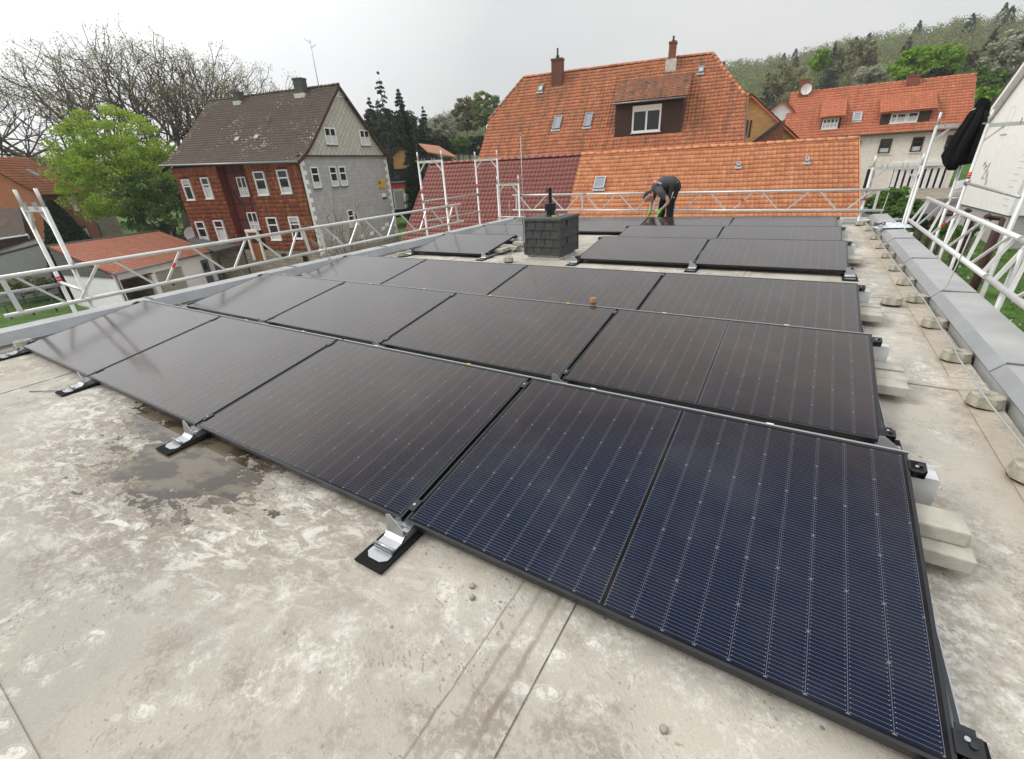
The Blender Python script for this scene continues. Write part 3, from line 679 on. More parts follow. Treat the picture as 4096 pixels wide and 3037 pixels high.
# =================== scaffolding ===================
def girder(name,T0,T1,B0,B1,nV,label,up=(True,True),ext=(.12,.12),sticker=None,rc=.0245):
    T0,T1,B0,B1=[np.array(k,float) for k in (T0,T1,B0,B1)]
    t=empty(name,(B0+B1)/2,label,'lattice girder','aluminium lattice girders used as guard rails')
    dT=(T1-T0)/np.linalg.norm(T1-T0); dB=(B1-B0)/np.linalg.norm(B1-B0)
    mb=MB(); mb.cyl(T0-dT*ext[0],T1+dT*ext[1],rc,12); mb.build('top_chord',M['alu2'],t)
    mb=MB(); mb.cyl(B0-dB*ext[0],B1+dB*ext[1],rc,12); mb.build('bottom_chord',M['alu2'],t)
    for e,(a,b) in enumerate(((T0,B0),(T1,B1))):
        if up[e]:
            mb=MB(); u=(b-a)/np.linalg.norm(b-a); w=dT; n=np.cross(u,w)
            mb.boxf(a+u*.02,w,u,n,(-.022,0,-.014),(.022,np.linalg.norm(b-a)-.04,.014)); mb.build('end_post',M['alu2'],t)
    lerp=lambda A,B,f:A+(B-A)*f
    g=.018; k=0
    for i in range(nV):
        f0,f1,f2=(i+.0)/nV,(i+.5)/nV,(i+1.)/nV
        e0=.03/ nV if i==0 else 0; e1=.03/nV if i==nV-1 else 0
        for a,b in (((f0+g+e0),(f1-g*.9)),((f2-g-e1),(f1+g*.9))):
            P=lerp(T0,T1,a); Q=lerp(B0,B1,b); mb=MB(); u=(Q-P)/np.linalg.norm(Q-P); n=np.cross(u,dT); n/=np.linalg.norm(n); w=np.cross(n,u)
            mb.boxf(P,w,u,n,(-.0135,.01,-.011),(.0135,np.linalg.norm(Q-P)-.01,.011)); br=mb.build('brace',M['alu2'],t)
            if sticker is not None and k==sticker:
                mb=MB(); L=np.linalg.norm(Q-P); mb.boxf(P,w,u,n,(-.0145,L*.42,-.0125),(.0145,L*.42+.07,.0125)); st_=mb.build('sticker',M['red'],br)
            k+=1
    return t
girder('lattice_girder',(-7.95,.264,.53),(-7.95,4.06,.531),(-7.95,.274,.124),(-7.95,4.10,.121),4,'white lattice girder with red sticker along the left roof edge, nearer one',ext=(.14,.16),sticker=3)
girder('lattice_girder',(-7.95,4.38,.531),(-7.95,8.40,.533),(-7.95,4.42,.121),(-7.95,8.47,.118),4,'white lattice girder in front of the grey gable and maroon roof',ext=(.16,.2),sticker=5)
girder('lattice_girder',(-7.45,10.55,.585),(-5.47,10.55,.585),(-7.47,10.55,.197),(-5.465,10.55,.198),2,'short white lattice girder at the rear, left of the chimney flue',sticker=None)
girder('lattice_girder',(-5.44,10.55,.585),(-3.62,10.55,.585),(-5.44,10.55,.198),(-3.62,10.55,.2),2,'short white lattice girder between the flue pipe and the bending worker',up=(False,True),ext=(0,.05))
girder('lattice_girder',(-3.50,10.55,.585),(.636,10.55,.585),(-3.5,10.55,.2),(.636,10.55,.21),4,'long white lattice girder at the rear, right of the bending worker',sticker=3,ext=(.07,.16))
girder('lattice_girder',(1.16,9.06,.536),(1.16,5.0,.55),(1.0,8.93,.21),(1.0,4.86,.235),4,'leaning lattice girder on the right side with red sticker, farther one',ext=(.2,.13),sticker=3,rc=.0255)
girder('lattice_girder',(1.16,4.66,.55),(1.16,.6,.555),(1.0,4.52,.237),(1.0,.5,.25),4,'leaning lattice girder on the right side, nearest the camera',ext=(.13,.2),rc=.0255)
def post(t,x,y,zt,zb,spig=True,red=None,r=.0243):
    mb=MB(); mb.cyl((x,y,zt-(.2 if spig else 0)),(x,y,zb),r,12); p=mb.build('post',M['galv'],t); p.data.materials[0]=M['alu2']
    if spig:
        mb=MB(); mb.cyl((x,y,zt),(x,y,zt-.2),.0185,12); mb.build('spigot',M['alu2'],p)
    if red is not None:
        mb=MB(); mb.cyl((x,y,red+.05),(x,y,red-.05),r+.001,12); q=mb.build('sticker',M['red'],p)
        mb=MB()
        for k in (-.02,.012): mb.cyl((x,y,red+k),(x,y,red+k+.007),r+.0015,12)
        mb.build('sticker_mark',M['stickw'],p)
    return p
def frame_(a,b,zt,zb,label,red=None,hooks=(.18,.3,.62,.72),brace=True):
    a=np.array([*a,0.]); b=np.array([*b,0.]); L=np.linalg.norm(b-a); d=(b-a)/L; n=np.array([-d[1],d[0],0])
    t=empty('scaffolding',(*a[:2],zb),label,'scaffold frame','scaffold frames round the flat roof')
    post(t,a[0],a[1],zt,zb,True,red); post(t,b[0],b[1],zt,zb,True,None)
    z=zt-.22; mb=MB(); up=np.array([0,0,1.])
    mb.boxf((a[0],a[1],z),d,up,n,(.024,-.03,-.022),(L-.024,-.025,.022)); mb.boxf((a[0],a[1],z),d,up,n,(.024,-.025,-.022),(L-.024,.025,-.018)); mb.boxf((a[0],a[1],z),d,up,n,(.024,-.025,.018),(L-.024,.025,.022))
    tr=mb.build('transom',M['alu2'],t)
    for h in hooks:
        mb=MB(); mb.boxf((a[0],a[1],z),d,up,n,(h*L-.006,-.01,-.028),(h*L+.006,.075,-.016)); mb.build('hook',M['galv'],tr)
    if brace:
        for o,s in ((a,1),(b,-1)):
            mb=MB(); P=o+d*s*.02+up*(z-.22); Q=o+d*s*.2+up*(z-.028); u=(Q-P)/np.linalg.norm(Q-P); w=np.cross(n,u)
            mb.boxf(P,w,u,n,(-.012,0,-.012),(.012,np.linalg.norm(Q-P),.012)); mb.build('corner_brace',M['alu2'],t)
    mb=MB(); mb.boxf((a[0],a[1],z),d,up,n,(-.07,.02,-.01),(-.024,.04,.01)); mb.build('wedge',M['galv'],t)
    return t
fl_=frame_((-8.73,.89),(-8.0,.90),1.40,-6,'white scaffold frame standing at the left edge in front of the orange house',red=.30,hooks=(.18,.26,.34,.66,.74,.82))
frame_((-8.72,8.1),(-7.98,8.1),1.75,-6,'tall white scaffold frame in front of the dark spruce and maroon roof edge',red=.88)
frame_((-8.74,10.5),(-8.0,10.5),1.74,-6,'tall white scaffold frame before the middle of the maroon roof',red=.86)
frame_((-7.99,10.43),(-7.30,10.43),1.09,-5,'lower white scaffold frame at the back left roof corner',red=None)
frame_((.45,10.60),(1.15,10.60),1.175,-5,'scaffold frame at the back right corner in front of the cream house',red=.44)
frame_((1.185,10.55),(1.70,10.6),1.81,-5,'tall scaffold frame right of the orange roof, carrying the black jacket',hooks=(.2,.85))
frame_((1.73,10.0),(2.46,10.0),1.77,-5,'scaffold frame in front of the white gable house at the right edge',red=.82,hooks=(.5,.62))
def tube_(name,pts,label,cat='scaffold tube',r=.021,mat='galv',group='loose scaffold tubes',sub=None):
    t=MB(); t.tube(pts,r,10); o=t.build(name,M[mat],None); tag(o,label,cat,group)
    return o
tube_('guard_rail',[(-8.73,8.1,.64),(-8.73,10.5,.63)],'upper grey tube between the two frames before the maroon roof')
tube_('guard_rail',[(-8.73,8.1,.17),(-8.73,10.5,.155)],'lower grey tube between the two frames before the maroon roof')
tube_('guard_rail',[(-8.73,-1.3,.28),(-8.73,.89,.245)],'grey tube running out of the left image edge to the frame',r=.024)
tube_('guard_rail',[(-8.73,.89,.27),(-8.0,.90,.22)],'short white tube with red mark between the two left posts',mat='alu2')
tube_('guard_rail',[(.45,10.58,.02),(1.15,10.6,.045)],'low white tube between the posts of the back right frame',mat='alu2',r=.018)
tube_('guard_rail',[(1.73,10.0,.70),(1.73,7.35,.69)],'grey tube crossing before the white gable house')
tube_('guard_rail',[(-8.0,10.4,.02),(-7.2,10.43,.03)],'low white tube at the back left corner',mat='alu2',r=.018)
tube_('guard_rail',[(1.05,10.2,-.55),(1.75,10.2,-.55)],'low white tube under the right lattice girder',mat='alu2',r=.02)
tube_('guard_rail',[(1.05,6.6,-.55),(1.75,6.6,-.55)],'low white tube near the dark pergola',mat='alu2',r=.02)
for k,(x,y,zt,l) in enumerate(((1.75,7.35,2.4,'single tall galvanised post before the white gable house'),(1.10,9.2,-.0,'lower scaffold post under the far end of the right girder'),(1.12,4.6,.5,'scaffold post under the joint of the right girders'),(1.75,9.2,.25,'short scaffold post behind the right girder, near the planks'))):
    t=empty('scaffold_post',(x,y,-5),l,'scaffold post','single scaffold posts'); post(t,x,y,zt,-5,False,None)
def coupler(p,label):
    t=empty('tube_coupler',p,label,'coupler','tube couplers')
    x,y,z=p
    mb=MB(); mb.cyl((x,y-.03,z),(x,y+.03,z),.034,10); mb.build('half_shell',M['galvd'],t)
    mb=MB(); mb.cyl((x-.0,y,z-.026),(x,y,z+.03),.031,10); mb.build('half_shell',M['galvd'],t)
    mb=MB(); mb.cyl((x+.03,y,z+.0),(x+.03,y,z+.055),.009,6); mb.build('bolt',M['galv'],t)
coupler((-7.97,.90,.53),'grey coupler holding the left girder to the near left post')
coupler((-7.97,8.1,.533),'grey coupler holding the left girder end to the tall frame')
coupler((.45,10.575,.585),'grey coupler holding the rear girder to the back right frame')
coupler((-7.3,10.49,.585),'grey coupler holding the rear girder to the lower back left frame')
coupler((1.17,10.58,.80),'swivel coupler joining two posts at the back right')
coupler((1.73,10.,.70),'coupler at the left end of the grey cross tube')
coupler((1.3,8.75,.54),'coupler at the far top end of the leaning girder')
coupler((-8.73,8.1,.64),'coupler of the upper tube at the tall frame by the spruce')
coupler((-8.73,10.5,.63),'coupler of the upper tube at the middle frame')
def planks(x0,x1,y0,y1,z,label):
    t=empty('scaffold_deck',((x0+x1)/2,(y0+y1)/2,z),label,'scaffold deck')
    n=2
    for k in range(n):
        mb=MB(); a=x0+(x1-x0)*k/n; b=x0+(x1-x0)*(k+1)/n-.02; mb.box((a,y0,z-.05),(b,y1,z)); mb.build('board',M['concrete'] if 0 else M['upstand'],t,bevel=.005)
    mb=MB(); mb.box((x0,y1,z-.06),(x1,y1+.03,z+.004)); mb.build('end_fitting',M['galv'],t)
planks(1.15,1.74,6.7,9.9,-.56,'pale scaffold planks behind the leaning right girder')
planks(1.15,1.74,3.5,6.6,-.56,'pale scaffold planks in front, low beside the right parapet')
# =================== building helpers ===================
class Fac:
    """vertical facade: origin, unit vector along it, outward normal"""
    def __init__(s,O,r,n): s.O=np.array(O,float); s.r=np.array(r,float); s.n=np.array(n,float)
    def P(s,a,z,d=0): return np.array([s.O[0]+s.r[0]*a+s.n[0]*d,s.O[1]+s.r[1]*a+s.n[1]*d,z])
    def px(s,u,v,d=0):
        p=onp(u,v,s.P(0,0,d),s.n); return float((p-s.O)@s.r),float(p[2])
    def rect(s,q,d=0):
        a=[s.px(*k,d) for k in q]; ss=[k[0] for k in a]; zz=[k[1] for k in a]
        return min(ss),max(ss),min(zz),max(zz)
    def poly(s,mb,pts,d=0): mb.poly([s.P(a,z,d) for a,z in pts],[(a,z) for a,z in pts])
    def box(s,mb,a0,a1,z0,z1,d0,d1): mb.boxf(s.P(0,0),s.r,(0,0,1),s.n,(a0,z0,d0),(a1,z1,d1))
def window(par,F,a0,a1,z0,z1,d=0,fr=.055,dep=.05,mull=(),trans=(),mat='pvc',glass='glass',curtain=0,sill=True,name='window',surround=None,back=.02):
    """frame bars around a recessed pane; pane and curtain are sub-parts"""
    mb=MB()
    F.box(mb,a0,a1,z1-fr,z1,d-back,d+dep); F.box(mb,a0,a1,z0,z0+fr,d-back,d+dep)
    F.box(mb,a0,a0+fr,z0+fr,z1-fr,d-back,d+dep); F.box(mb,a1-fr,a1,z0+fr,z1-fr,d-back,d+dep)
    for m in mull:
        c=a0+(a1-a0)*m; F.box(mb,c-fr*.55,c+fr*.55,z0+fr,z1-fr,d-back,d+dep*.9)
    for m in trans:
        c=z0+(z1-z0)*m; F.box(mb,a0+fr,a1-fr,c-fr*.5,c+fr*.5,d-back,d+dep*.88)
    o=mb.build(name,M[mat],par)
    mb=MB(); F.poly(mb,[(a0+fr*.5,z0+fr*.5),(a1-fr*.5,z0+fr*.5),(a1-fr*.5,z1-fr*.5),(a0+fr*.5,z1-fr*.5)],d+.012); mb.build('pane',M[glass],o,recalc=False)
    if curtain:
        mb=MB(); h=(z1-z0-2*fr)*abs(curtain)
        zb=z0+fr if curtain>0 else z1-fr-h
        n=7; aa=[a0+fr+(a1-a0-2*fr)*k/n for k in range(n+1)]
        for k in range(n): F.poly(mb,[(aa[k],zb),(aa[k+1],zb),(aa[k+1],zb+h*(.9+.1*(k%2))),(aa[k],zb+h*(1-.1*(k%2)))],d+.015)
        mb.build('curtain',M['curtain'],o,recalc=False)
    if sill:
        mb=MB(); F.box(mb,a0-.04,a1+.04,z0-.05,z0-.002,d-back,d+dep+.05); mb.build('sill',M[mat] if surround is None else M[surround],o)
    return o
def tiles(mb,surf,T,S,w,h,keep=None,amp=.035,th=.028,prof='pan',seed=1,nu=4,t0=0.,s0=0.):
    rng=random.Random(seed); nT=int(round(T/w)); nS=int(round(S/h))
    def hp(u):
        if prof=='pan': return (1.,.55,.03,.08,.55)[min(4,int(round(u*4)))]
        if prof=='rib': return (1.,.95,.1,.0,.12,.3)[min(5,int(round(u*5)))]
        if prof=='hung': return math.sin(PI*min(1,u*1.05))
        return .15*math.sin(2*PI*u)
    for j in range(nS):
        for i in range(nT):
            tc,sc_=t0+(i+.5)*w,s0+(j+.5)*h
            if keep and not keep(tc,sc_): continue
            jl=rng.uniform(-.1,.35)*th; jt=rng.uniform(-.01,.01)*w
            lo=[];up=[];dn=[]
            for k in range(nu+1):
                u=k/nu; t=t0+(i+u)*w+jt
                p,n=surf(t,s0+j*h+rng.uniform(-.003,.003)); q,n2=surf(t,s0+(j+1)*h+.01)
                z=amp*hp(u)
                lo.append(mb.vert(p+n*(z+th+jl))); up.append(mb.vert(q+n2*(z+.004))); dn.append(mb.vert(p+n*(z+jl*.5-.004)))
            for k in range(nu):
                u0,u1=k/nu*.96+.02,(k+1)/nu*.96+.02
                mb.face((lo[k],lo[k+1],up[k+1],up[k]),[(i+u0,j+.02),(i+u1,j+.02),(i+u1,j+.98),(i+u0,j+.98)],True)
                mb.face((dn[k],dn[k+1],lo[k+1],lo[k]),[(i+u0,j+.01),(i+u1,j+.01),(i+u1,j+.04),(i+u0,j+.04)])
def plane_surf(O,t,u,n,sag=.010):
    O,t,u,n=[np.array(k,float) for k in (O,t,u,n)]
    return lambda a,b:(O+t*a+u*(b+.012*math.sin(a*1.3+2))+n*(sag*(1+math.sin(a*.9+b*.4)*math.cos(b*1.1+a*.23))),n)
def ridge_caps(P,Q,L=.38,r=.11,name='ridge_tiles',mat='tile_o',par=None,seed=2):
    P,Q=np.array(P,float),np.array(Q,float); D=np.linalg.norm(Q-P); d=(Q-P)/D; n=int(D/L); L=D/n; rng=random.Random(seed)
    up=np.array([0,0,1.]); up=up-d*(up@d); up/=np.linalg.norm(up); s=np.cross(d,up); mb=MB()
    for k in range(n):
        a=P+d*k*L; b=P+d*((k+1)*L+.03); r0=r*1.12; r1=r*.92; R0=[];R1=[]; N=6; jj=rng.uniform(-.01,.01)
        for m in range(N+1):
            an=PI*m/N; v=s*math.cos(an)+up*math.sin(an)
            R0.append(mb.vert(a+v*r0+up*jj-up*.03)); R1.append(mb.vert(b+v*r1+up*jj-up*.03))
        for m in range(N): mb.face((R0[m],R0[m+1],R1[m+1],R1[m]),[(k+.1,0.5)]*4,True)
        mb.face(R0,[(k+.1,.5)]*(N+1)); mb.face(R1[::-1],[(k+.1,.5)]*(N+1))
    return mb.build(name,M[mat],par)
def chimney(par,c,w,dp,z0,z1,mat,rdir,name='chimney',cap='terr',pot=None,flash=None):
    r=np.array([rdir[0],rdir[1],0]); n=np.array([r[1],-r[0],0]); mb=MB(); c=np.array([c[0],c[1],0.])
    for (a,b,m) in ((r,n,1),(n,-r,1),(-r,-n,1),(-n,r,1)):
        hw=w/2 if abs(a@r)>.5 else dp/2; hd=dp/2 if abs(a@r)>.5 else w/2
        P=[c-a*hw+b*hd+np.array([0,0,z0]),c+a*hw+b*hd+np.array([0,0,z0]),c+a*hw+b*hd+np.array([0,0,z1]),c-a*hw+b*hd+np.array([0,0,z1])]
        mb.poly(P,[(0,0),(2*hw,0),(2*hw,z1-z0),(0,z1-z0)])
    mb.boxf(c+np.array([0,0,z1]),r,n,(0,0,1),(-w/2-.03,-dp/2-.03,-.06),(w/2+.03,dp/2+.03,.03))
    o=mb.build(name,M[mat],par)
    if flash:
        mb=MB(); mb.boxf(c+np.array([0,0,0]),r,n,(0,0,1),(-w/2-.1,-dp/2-.1,z0),(w/2+.1,dp/2+.15,z0+flash)); mb.build('flashing',M['upstand'],o)
    if pot:
        mb=MB(); mb.tube([c+np.array([0,0,z1]),c+np.array([0,0,z1+pot*.35]),c+np.array([0,0,z1+pot*.36]),c+np.array([0,0,z1+pot])],[.1,.1,.055,.055],10); mb.build('flue',M['frame'],o)
    return o
def skylight(par,O,t,u,n,a0,a1,b0,b1,fr=.06,glass='glass2',mat='galvd',name='roof_window'):
    mb=MB(); O,t,u,n=[np.array(k,float) for k in (O,t,u,n)]
    O=O+n*.03; mb.boxf(O,t,u,n,(a0,b0,.0),(a1,b0+fr,.12)); mb.boxf(O,t,u,n,(a0,b1-fr,.0),(a1,b1,.12)); mb.boxf(O,t,u,n,(a0,b0+fr,0),(a0+fr,b1-fr,.12)); mb.boxf(O,t,u,n,(a1-fr,b0+fr,0),(a1,b1-fr,.12))
    o=mb.build(name,M[mat],par); mb=MB(); mb.boxf(O,t,u,n,(a0+fr,b0+fr,.05),(a1-fr,b1-fr,.095)); mb.build('pane',M[glass],o)
    mb=MB(); mb.boxf(O,t,u,n,(a0-.05,b0-.14,.04),(a1+.05,b0-.002,.065)); mb.build('flashing',M['zinc'],o)
    return o
def dish(name,c,d,r,label=None,par=None):
    mb=MB(); c,d=np.array(c,float),np.array(d,float); d/=np.linalg.norm(d); a=np.cross(d,(0,0,1.)); a/=np.linalg.norm(a); b=np.cross(d,a); rings=[]
    for k in range(5):
        q=k/4; rings.append([mb.vert(c+d*(q*q*r*.25)+(a*math.cos(2*PI*m/20)+b*math.sin(2*PI*m/20))*r*max(q,.02)) for m in range(20)])
    for A,B in zip(rings,rings[1:]):
        for m in range(20): mb.face((A[m],A[(m+1)%20],B[(m+1)%20],B[m]),None,True)
    o=mb.build(name,M['pvc'],par); mb=MB(); mb.tube([c+b*r,c+b*r*.6+d*r*.8,c+d*r*.9],.015,6); mb.build('arm',M['galvd'],o); mb=MB(); mb.tube([c,c-d*.25,c-d*.25-np.array([0,0,.6])],.02,6); mb.build('mast',M['galvd'],o)
    return o
UPZ=np.array([0,0,1.])
# =================== red tile-hung house with the grey gable ===================
def kx(x,y): return (600+x/2.0255,250+y/2.0255)
th=R(-103.7); N0=np.array([-30.75,20.418,0.]); rr=np.array([math.sin(th),math.cos(th),0]); gg=np.array([rr[1],-rr[0],0]); LH_L,LH_W=12.0,11.09; ZE,ZR=2.385,7.33
lh=empty('tile_hung_house',N0+[0,0,-6],'half timbered house hung with red tiles, grey slate gable and dark brown roof','house')
FR=Fac(N0,rr,-gg); FG=Fac(N0,gg,-rr)
zb=FR.px(*kx(1345,1520))[1]; GR=-6.6
s2=FR.px(*kx(775,865))[0]; s1=FR.px(*kx(545,890))[0]
redwins=[((262,948),(320,945),(310,1118),(378,1112)),((415,932),(475,930),(465,1108),(530,1100)),((838,885),(928,880),(890,1078),(972,1072)),((1030,870),(1112,866),(1075,1065),(1163,1058)),
         ((370,1290),(440,1285),(425,1455),(495,1450)),((520,1280),(590,1275),(568,1450),(643,1445)),((948,1255),(1030,1250),(992,1440),(1072,1435)),((1128,1250),(1210,1245),(1165,1430),(1245,1425))]
RW=[FR.rect([kx(*p) for p in q]) for q in redwins]
def shrink(rc):  # the corners of a leaning quad: use mean width
    return rc
rects=[]
for q in redwins:
    tl,tr,bl,br=[FR.px(*kx(*p)) for p in q]
    a=sorted(((tl[0]+bl[0])/2,(tr[0]+br[0])/2)); rects.append((a[0],a[1],(bl[1]+br[1])/2,(tl[1]+tr[1])/2))
mb=MB()
FR.poly(mb,[(0,zb),(s2,zb),(s2,ZE),(0,ZE)]); FR.poly(mb,[(s1,zb),(LH_L,zb),(LH_L,ZE),(s1,ZE)])
FR.poly(mb,[(s2,zb),(s1,zb),(s1,ZE),(s2,ZE)],-.55)
for s_ in (s1,s2): mb.poly([FR.P(s_,zb),FR.P(s_,zb,-.55),FR.P(s_,ZE,-.55),FR.P(s_,ZE)])
F2=Fac(N0+rr*LH_L,gg,rr); F2.poly(mb,[(0,GR),(LH_W,GR),(LH_W,ZE),(LH_W/2,ZR-.2),(0,ZE)]); F3=Fac(N0+gg*LH_W,rr,gg); F3.poly(mb,[(0,GR),(LH_L,GR),(LH_L,ZE),(0,ZE)])
mb.build('timber_wall',M['oxred'],lh)
mb=MB(); sf=plane_surf(FR.P(0,zb,.02),rr,UPZ,-gg)
def kp(t,s):
    if s2-.02<t<s1+.02: return False
    z=zb+s
    for a0,a1,z0,z1 in rects:
        if a0-.04<t<a1+.04 and z0-.02<z<z1+.05: return False
    return True
tiles(mb,sf,LH_L-.05,ZE-zb-.1,.17,.30,kp,.042,.018,'hung',5,3,t0=.05)
mb.build('tile_hanging',M['tile_f'],lh)
mb=MB(); FR.poly(mb,[(0,GR),(LH_L,GR),(LH_L,zb),(0,zb)],-.05); mb.build('stone_plinth',M['stone'],lh)
# timber grid inside the recessed bay
mb=MB()
for z in (ZE-.5,.55,-.35,-1.5,-2.35): FR.box(mb,s2,s1,z-.07,z+.07,-.55,-.52)
for a in (s2+.08,s2+(s1-s2)*.36,s2+(s1-s2)*.66,s1-.08): FR.box(mb,a-.07,a+.07,zb,ZE,-.55,-.515)
mb.prism([FR.P(s2+(s1-s2)*.68,-.3,-.55),FR.P(s2+(s1-s2)*.68+.16,-.3,-.55),FR.P(s1-.05,.95,-.55),FR.P(s1-.25,.95,-.55)],-gg*.05)
mb.build('timber_frame',M['beam'],lh)
for k,rc in enumerate(rects):
    window(lh,FR,rc[0],rc[1],rc[2],rc[3],d=.05,dep=.09,trans=(.66,),curtain=(.26 if k in (2,3,4,6) else (.6 if k in (1,5) else -.22)),fr=.09,back=.08)
for q in (((700,930),(760,925),(735,1085),(820,1082)),((785,1215),(860,1212),(818,1357),(900,1353))):
    tl,tr,bl,br=[FR.px(*kx(*p),-.5) for p in q]; a=sorted(((tl[0]+bl[0])/2,(tr[0]+br[0])/2)); window(lh,FR,a[0],a[1],(bl[1]+br[1])/2,(tl[1]+tr[1])/2,d=-.50,mull=(.5,),trans=(.3,),curtain=.5,fr=.08)
a=FR.px(*kx(780,1375),-.5); b=FR.px(*kx(845,1485),-.5); window(lh,FR,b[0]+.25,a[0],b[1],a[1],d=-.5,trans=(.6,),fr=.08)
a=FR.px(*kx(850,1400),0); b=FR.px(*kx(968,1600),0)
mb=MB(); FR.box(mb,b[0]+.45,b[0]+1.35,b[1],b[1]+2.1,-.06,.0); dr=mb.build('door',M['door_w'],lh)
mb=MB(); FR.box(mb,b[0]+.3,b[0]+.45,b[1],b[1]+2.25,-.05,.1); FR.box(mb,b[0]+1.35,b[0]+1.5,b[1],b[1]+2.25,-.05,.1); FR.box(mb,b[0]+.3,b[0]+1.5,b[1]+2.1,b[1]+2.3,-.05,.14); mb.build('door_surround',M['render_c'],dr)
mb=MB(); FR.box(mb,b[0]+.6,b[0]+1.2,b[1]+1.3,b[1]+1.9,0,.012); mb.build('pane',M['glass'],dr)
for (x,y) in ((1085,1570),(1260,1590)):
    a=FR.px(*kx(x,y),0); window(lh,FR,a[0]-.2,a[0]+.25,a[1]-.25,a[1]+.2,d=-.04,fr=.05,mat='beam',sill=False,name='cellar_window')
# grey slate gable wall, jettied upper gable
gw=1; mb=MB(); zl=FG.px(*kx(1400,752))[1]-.05
gb=FG.px(*kx(1980,1395))[1]
FG.poly(mb,[(0,gb-.2),(LH_W,gb-.2),(LH_W,zl),(0,zl)]); mb.build('slate_wall',M['graystone'],lh)
mb=MB(); FG.poly(mb,[(0,GR),(LH_W,GR),(LH_W,gb-.2),(0,gb-.2)],.06); mb.poly([FG.P(0,gb-.2,.06),FG.P(LH_W,gb-.2,.06),FG.P(LH_W,gb-.17,0),FG.P(0,gb-.17,0)]); mb.build('stone_plinth',M['stone'],lh)
mb=MB(); mb2=MB(); k=0; z=zl-.3
while z>gb-.1:
    w=.62 if k%2 else .30; h=.30
    FG.box(mb,0,w*.8,z,z+h-.012,0,.035); FG.box(mb2,LH_W-w*.8,LH_W,z,z+h-.012,0,.035); z-=h; k+=1
FG.box(mb,0,.16,gb,zl,0,.02); FG.box(mb2,LH_W-.16,LH_W,gb,zl,0,.02)
mb.build('quoin_strip',M['render_w'],lh); mb2.build('quoin_strip',M['render_w'],lh)
# roof profile across the house: kicked eaves
prof=[(-.52,ZE-.10),(.35,ZE+.36),(1.25,ZE+1.05),(LH_W/2,ZR)]
def arc(s):
    for (d0,z0),(d1,z1) in zip(prof,prof[1:]):
        L=math.hypot(d1-d0,z1-z0)
        if s<=L or (d1,z1)==prof[-1]:
            f=s/L; n=np.array([-(z1-z0),d1-d0])/L; return d0+(d1-d0)*f,z0+(z1-z0)*f,n
        s-=L
SL=sum(math.hypot(b[0]-a[0],b[1]-a[1]) for a,b in zip(prof,prof[1:]))
OV=.42
def lift(t): return .035*max(0,(t-2))      # the old roof rises slightly to its far end at the eaves
def surfLH(t,s):
    d,z,n=arc(s); f=1-s/SL
    return N0+rr*(t-OV)+gg*d+UPZ*(z+lift(t)*f*.9), gg*n[0]+UPZ*n[1]
mb=MB(); tiles(mb,surfLH,LH_L+2*OV,SL,.21,.27,None,.02,.022,'pan',11,3)
nn=24
for i in range(nn):
    for k in range(12):
        t0,t1=(LH_L+2*OV)*i/nn,(LH_L+2*OV)*(i+1)/nn; a,b=SL*k/12,SL*(k+1)/12
        q=[surfLH(*p)[0]-UPZ*.03 for p in ((t0,a),(t1,a),(t1,b),(t0,b))]; mb.poly(q,[(t0/.21,a/.27)]*4)
P=[N0+rr*(-OV)+gg*(LH_W-d)+UPZ*z for d,z in prof]; Q=[N0+rr*(LH_L+OV)+gg*(LH_W-d)+UPZ*z for d,z in prof]
for k in range(3): mb.poly([P[k],Q[k],Q[k+1],P[k+1]],[(0,0)]*4)
ro=mb.build('roof',M['tile_k'],lh,recalc=False)
ridge_caps(N0+rr*(-OV)+gg*LH_W/2+UPZ*(ZR+.02),N0+rr*(LH_L+OV)+gg*LH_W/2+UPZ*(ZR+.02),.36,.12,mat='tile_k',par=ro)
for e,(off,sd) in enumerate(((-OV-.02,1),(LH_L+OV-.01,-1))):
    mb=MB()
    for side in (0,1):
        pr_=[(d,z) for d,z in prof]
        for (d0,z0),(d1,z1) in zip(pr_,pr_[1:]):
            if side: d0,d1=LH_W-d0,LH_W-d1
            A=N0+rr*off+gg*d0+UPZ*(z0+.03+(lift(LH_L) if e else 0)*(0)); B=N0+rr*off+gg*d1+UPZ*(z1+.03)
            mb.prism([A,B,B-UPZ*.24,A-UPZ*.24],rr*.03)
    mb.build('bargeboard',M['wood_r'],ro)
mb=MB(); g0=N0-rr*OV+gg*(-.60)+UPZ*(ZE-.13); g1=N0+rr*(LH_L+OV)+gg*(-.60)+UPZ*(ZE-.13+lift(LH_L)); mb.tube([g0,g1],.07,8); mb.build('gutter',M['galvd'],ro)
mb=MB(); mb.tube([N0-rr*.1-gg*.5+UPZ*(ZE-.2),N0-rr*.06-gg*.12+UPZ*(ZE-.7),N0-rr*.06-gg*.12+UPZ*-3],.045,8); mb.build('downpipe',M['beam'],lh)
def gprof(dd,off=.2):   # underside of roof at gable
    return [(d,z-off) for d,z in prof]
G2=Fac(N0-rr*.16,gg,-rr)
pl=gprof(0,.1); pts=[(0,zl+.02),(LH_W,zl+.02)]+[(LH_W-d,z) for d,z in pl[1:]]+[(d,z) for d,z in pl[1:-1]][::-1]
pts=[(.15,zl+.03),(LH_W-.15,zl+.03)]+[(LH_W-d,z) for d,z in pl[1:]]+[(d,z) for d,z in reversed(pl[1:-1])]
mb=MB(); G2.poly(mb,pts); mb.build('gable_cladding',M['diamond'],lh)
mb=MB(); FG.box(mb,-.1,LH_W+.1,zl-.05,zl+.05,0,.19); 
mb.build('jetty_beam',M['wood_d'],lh)
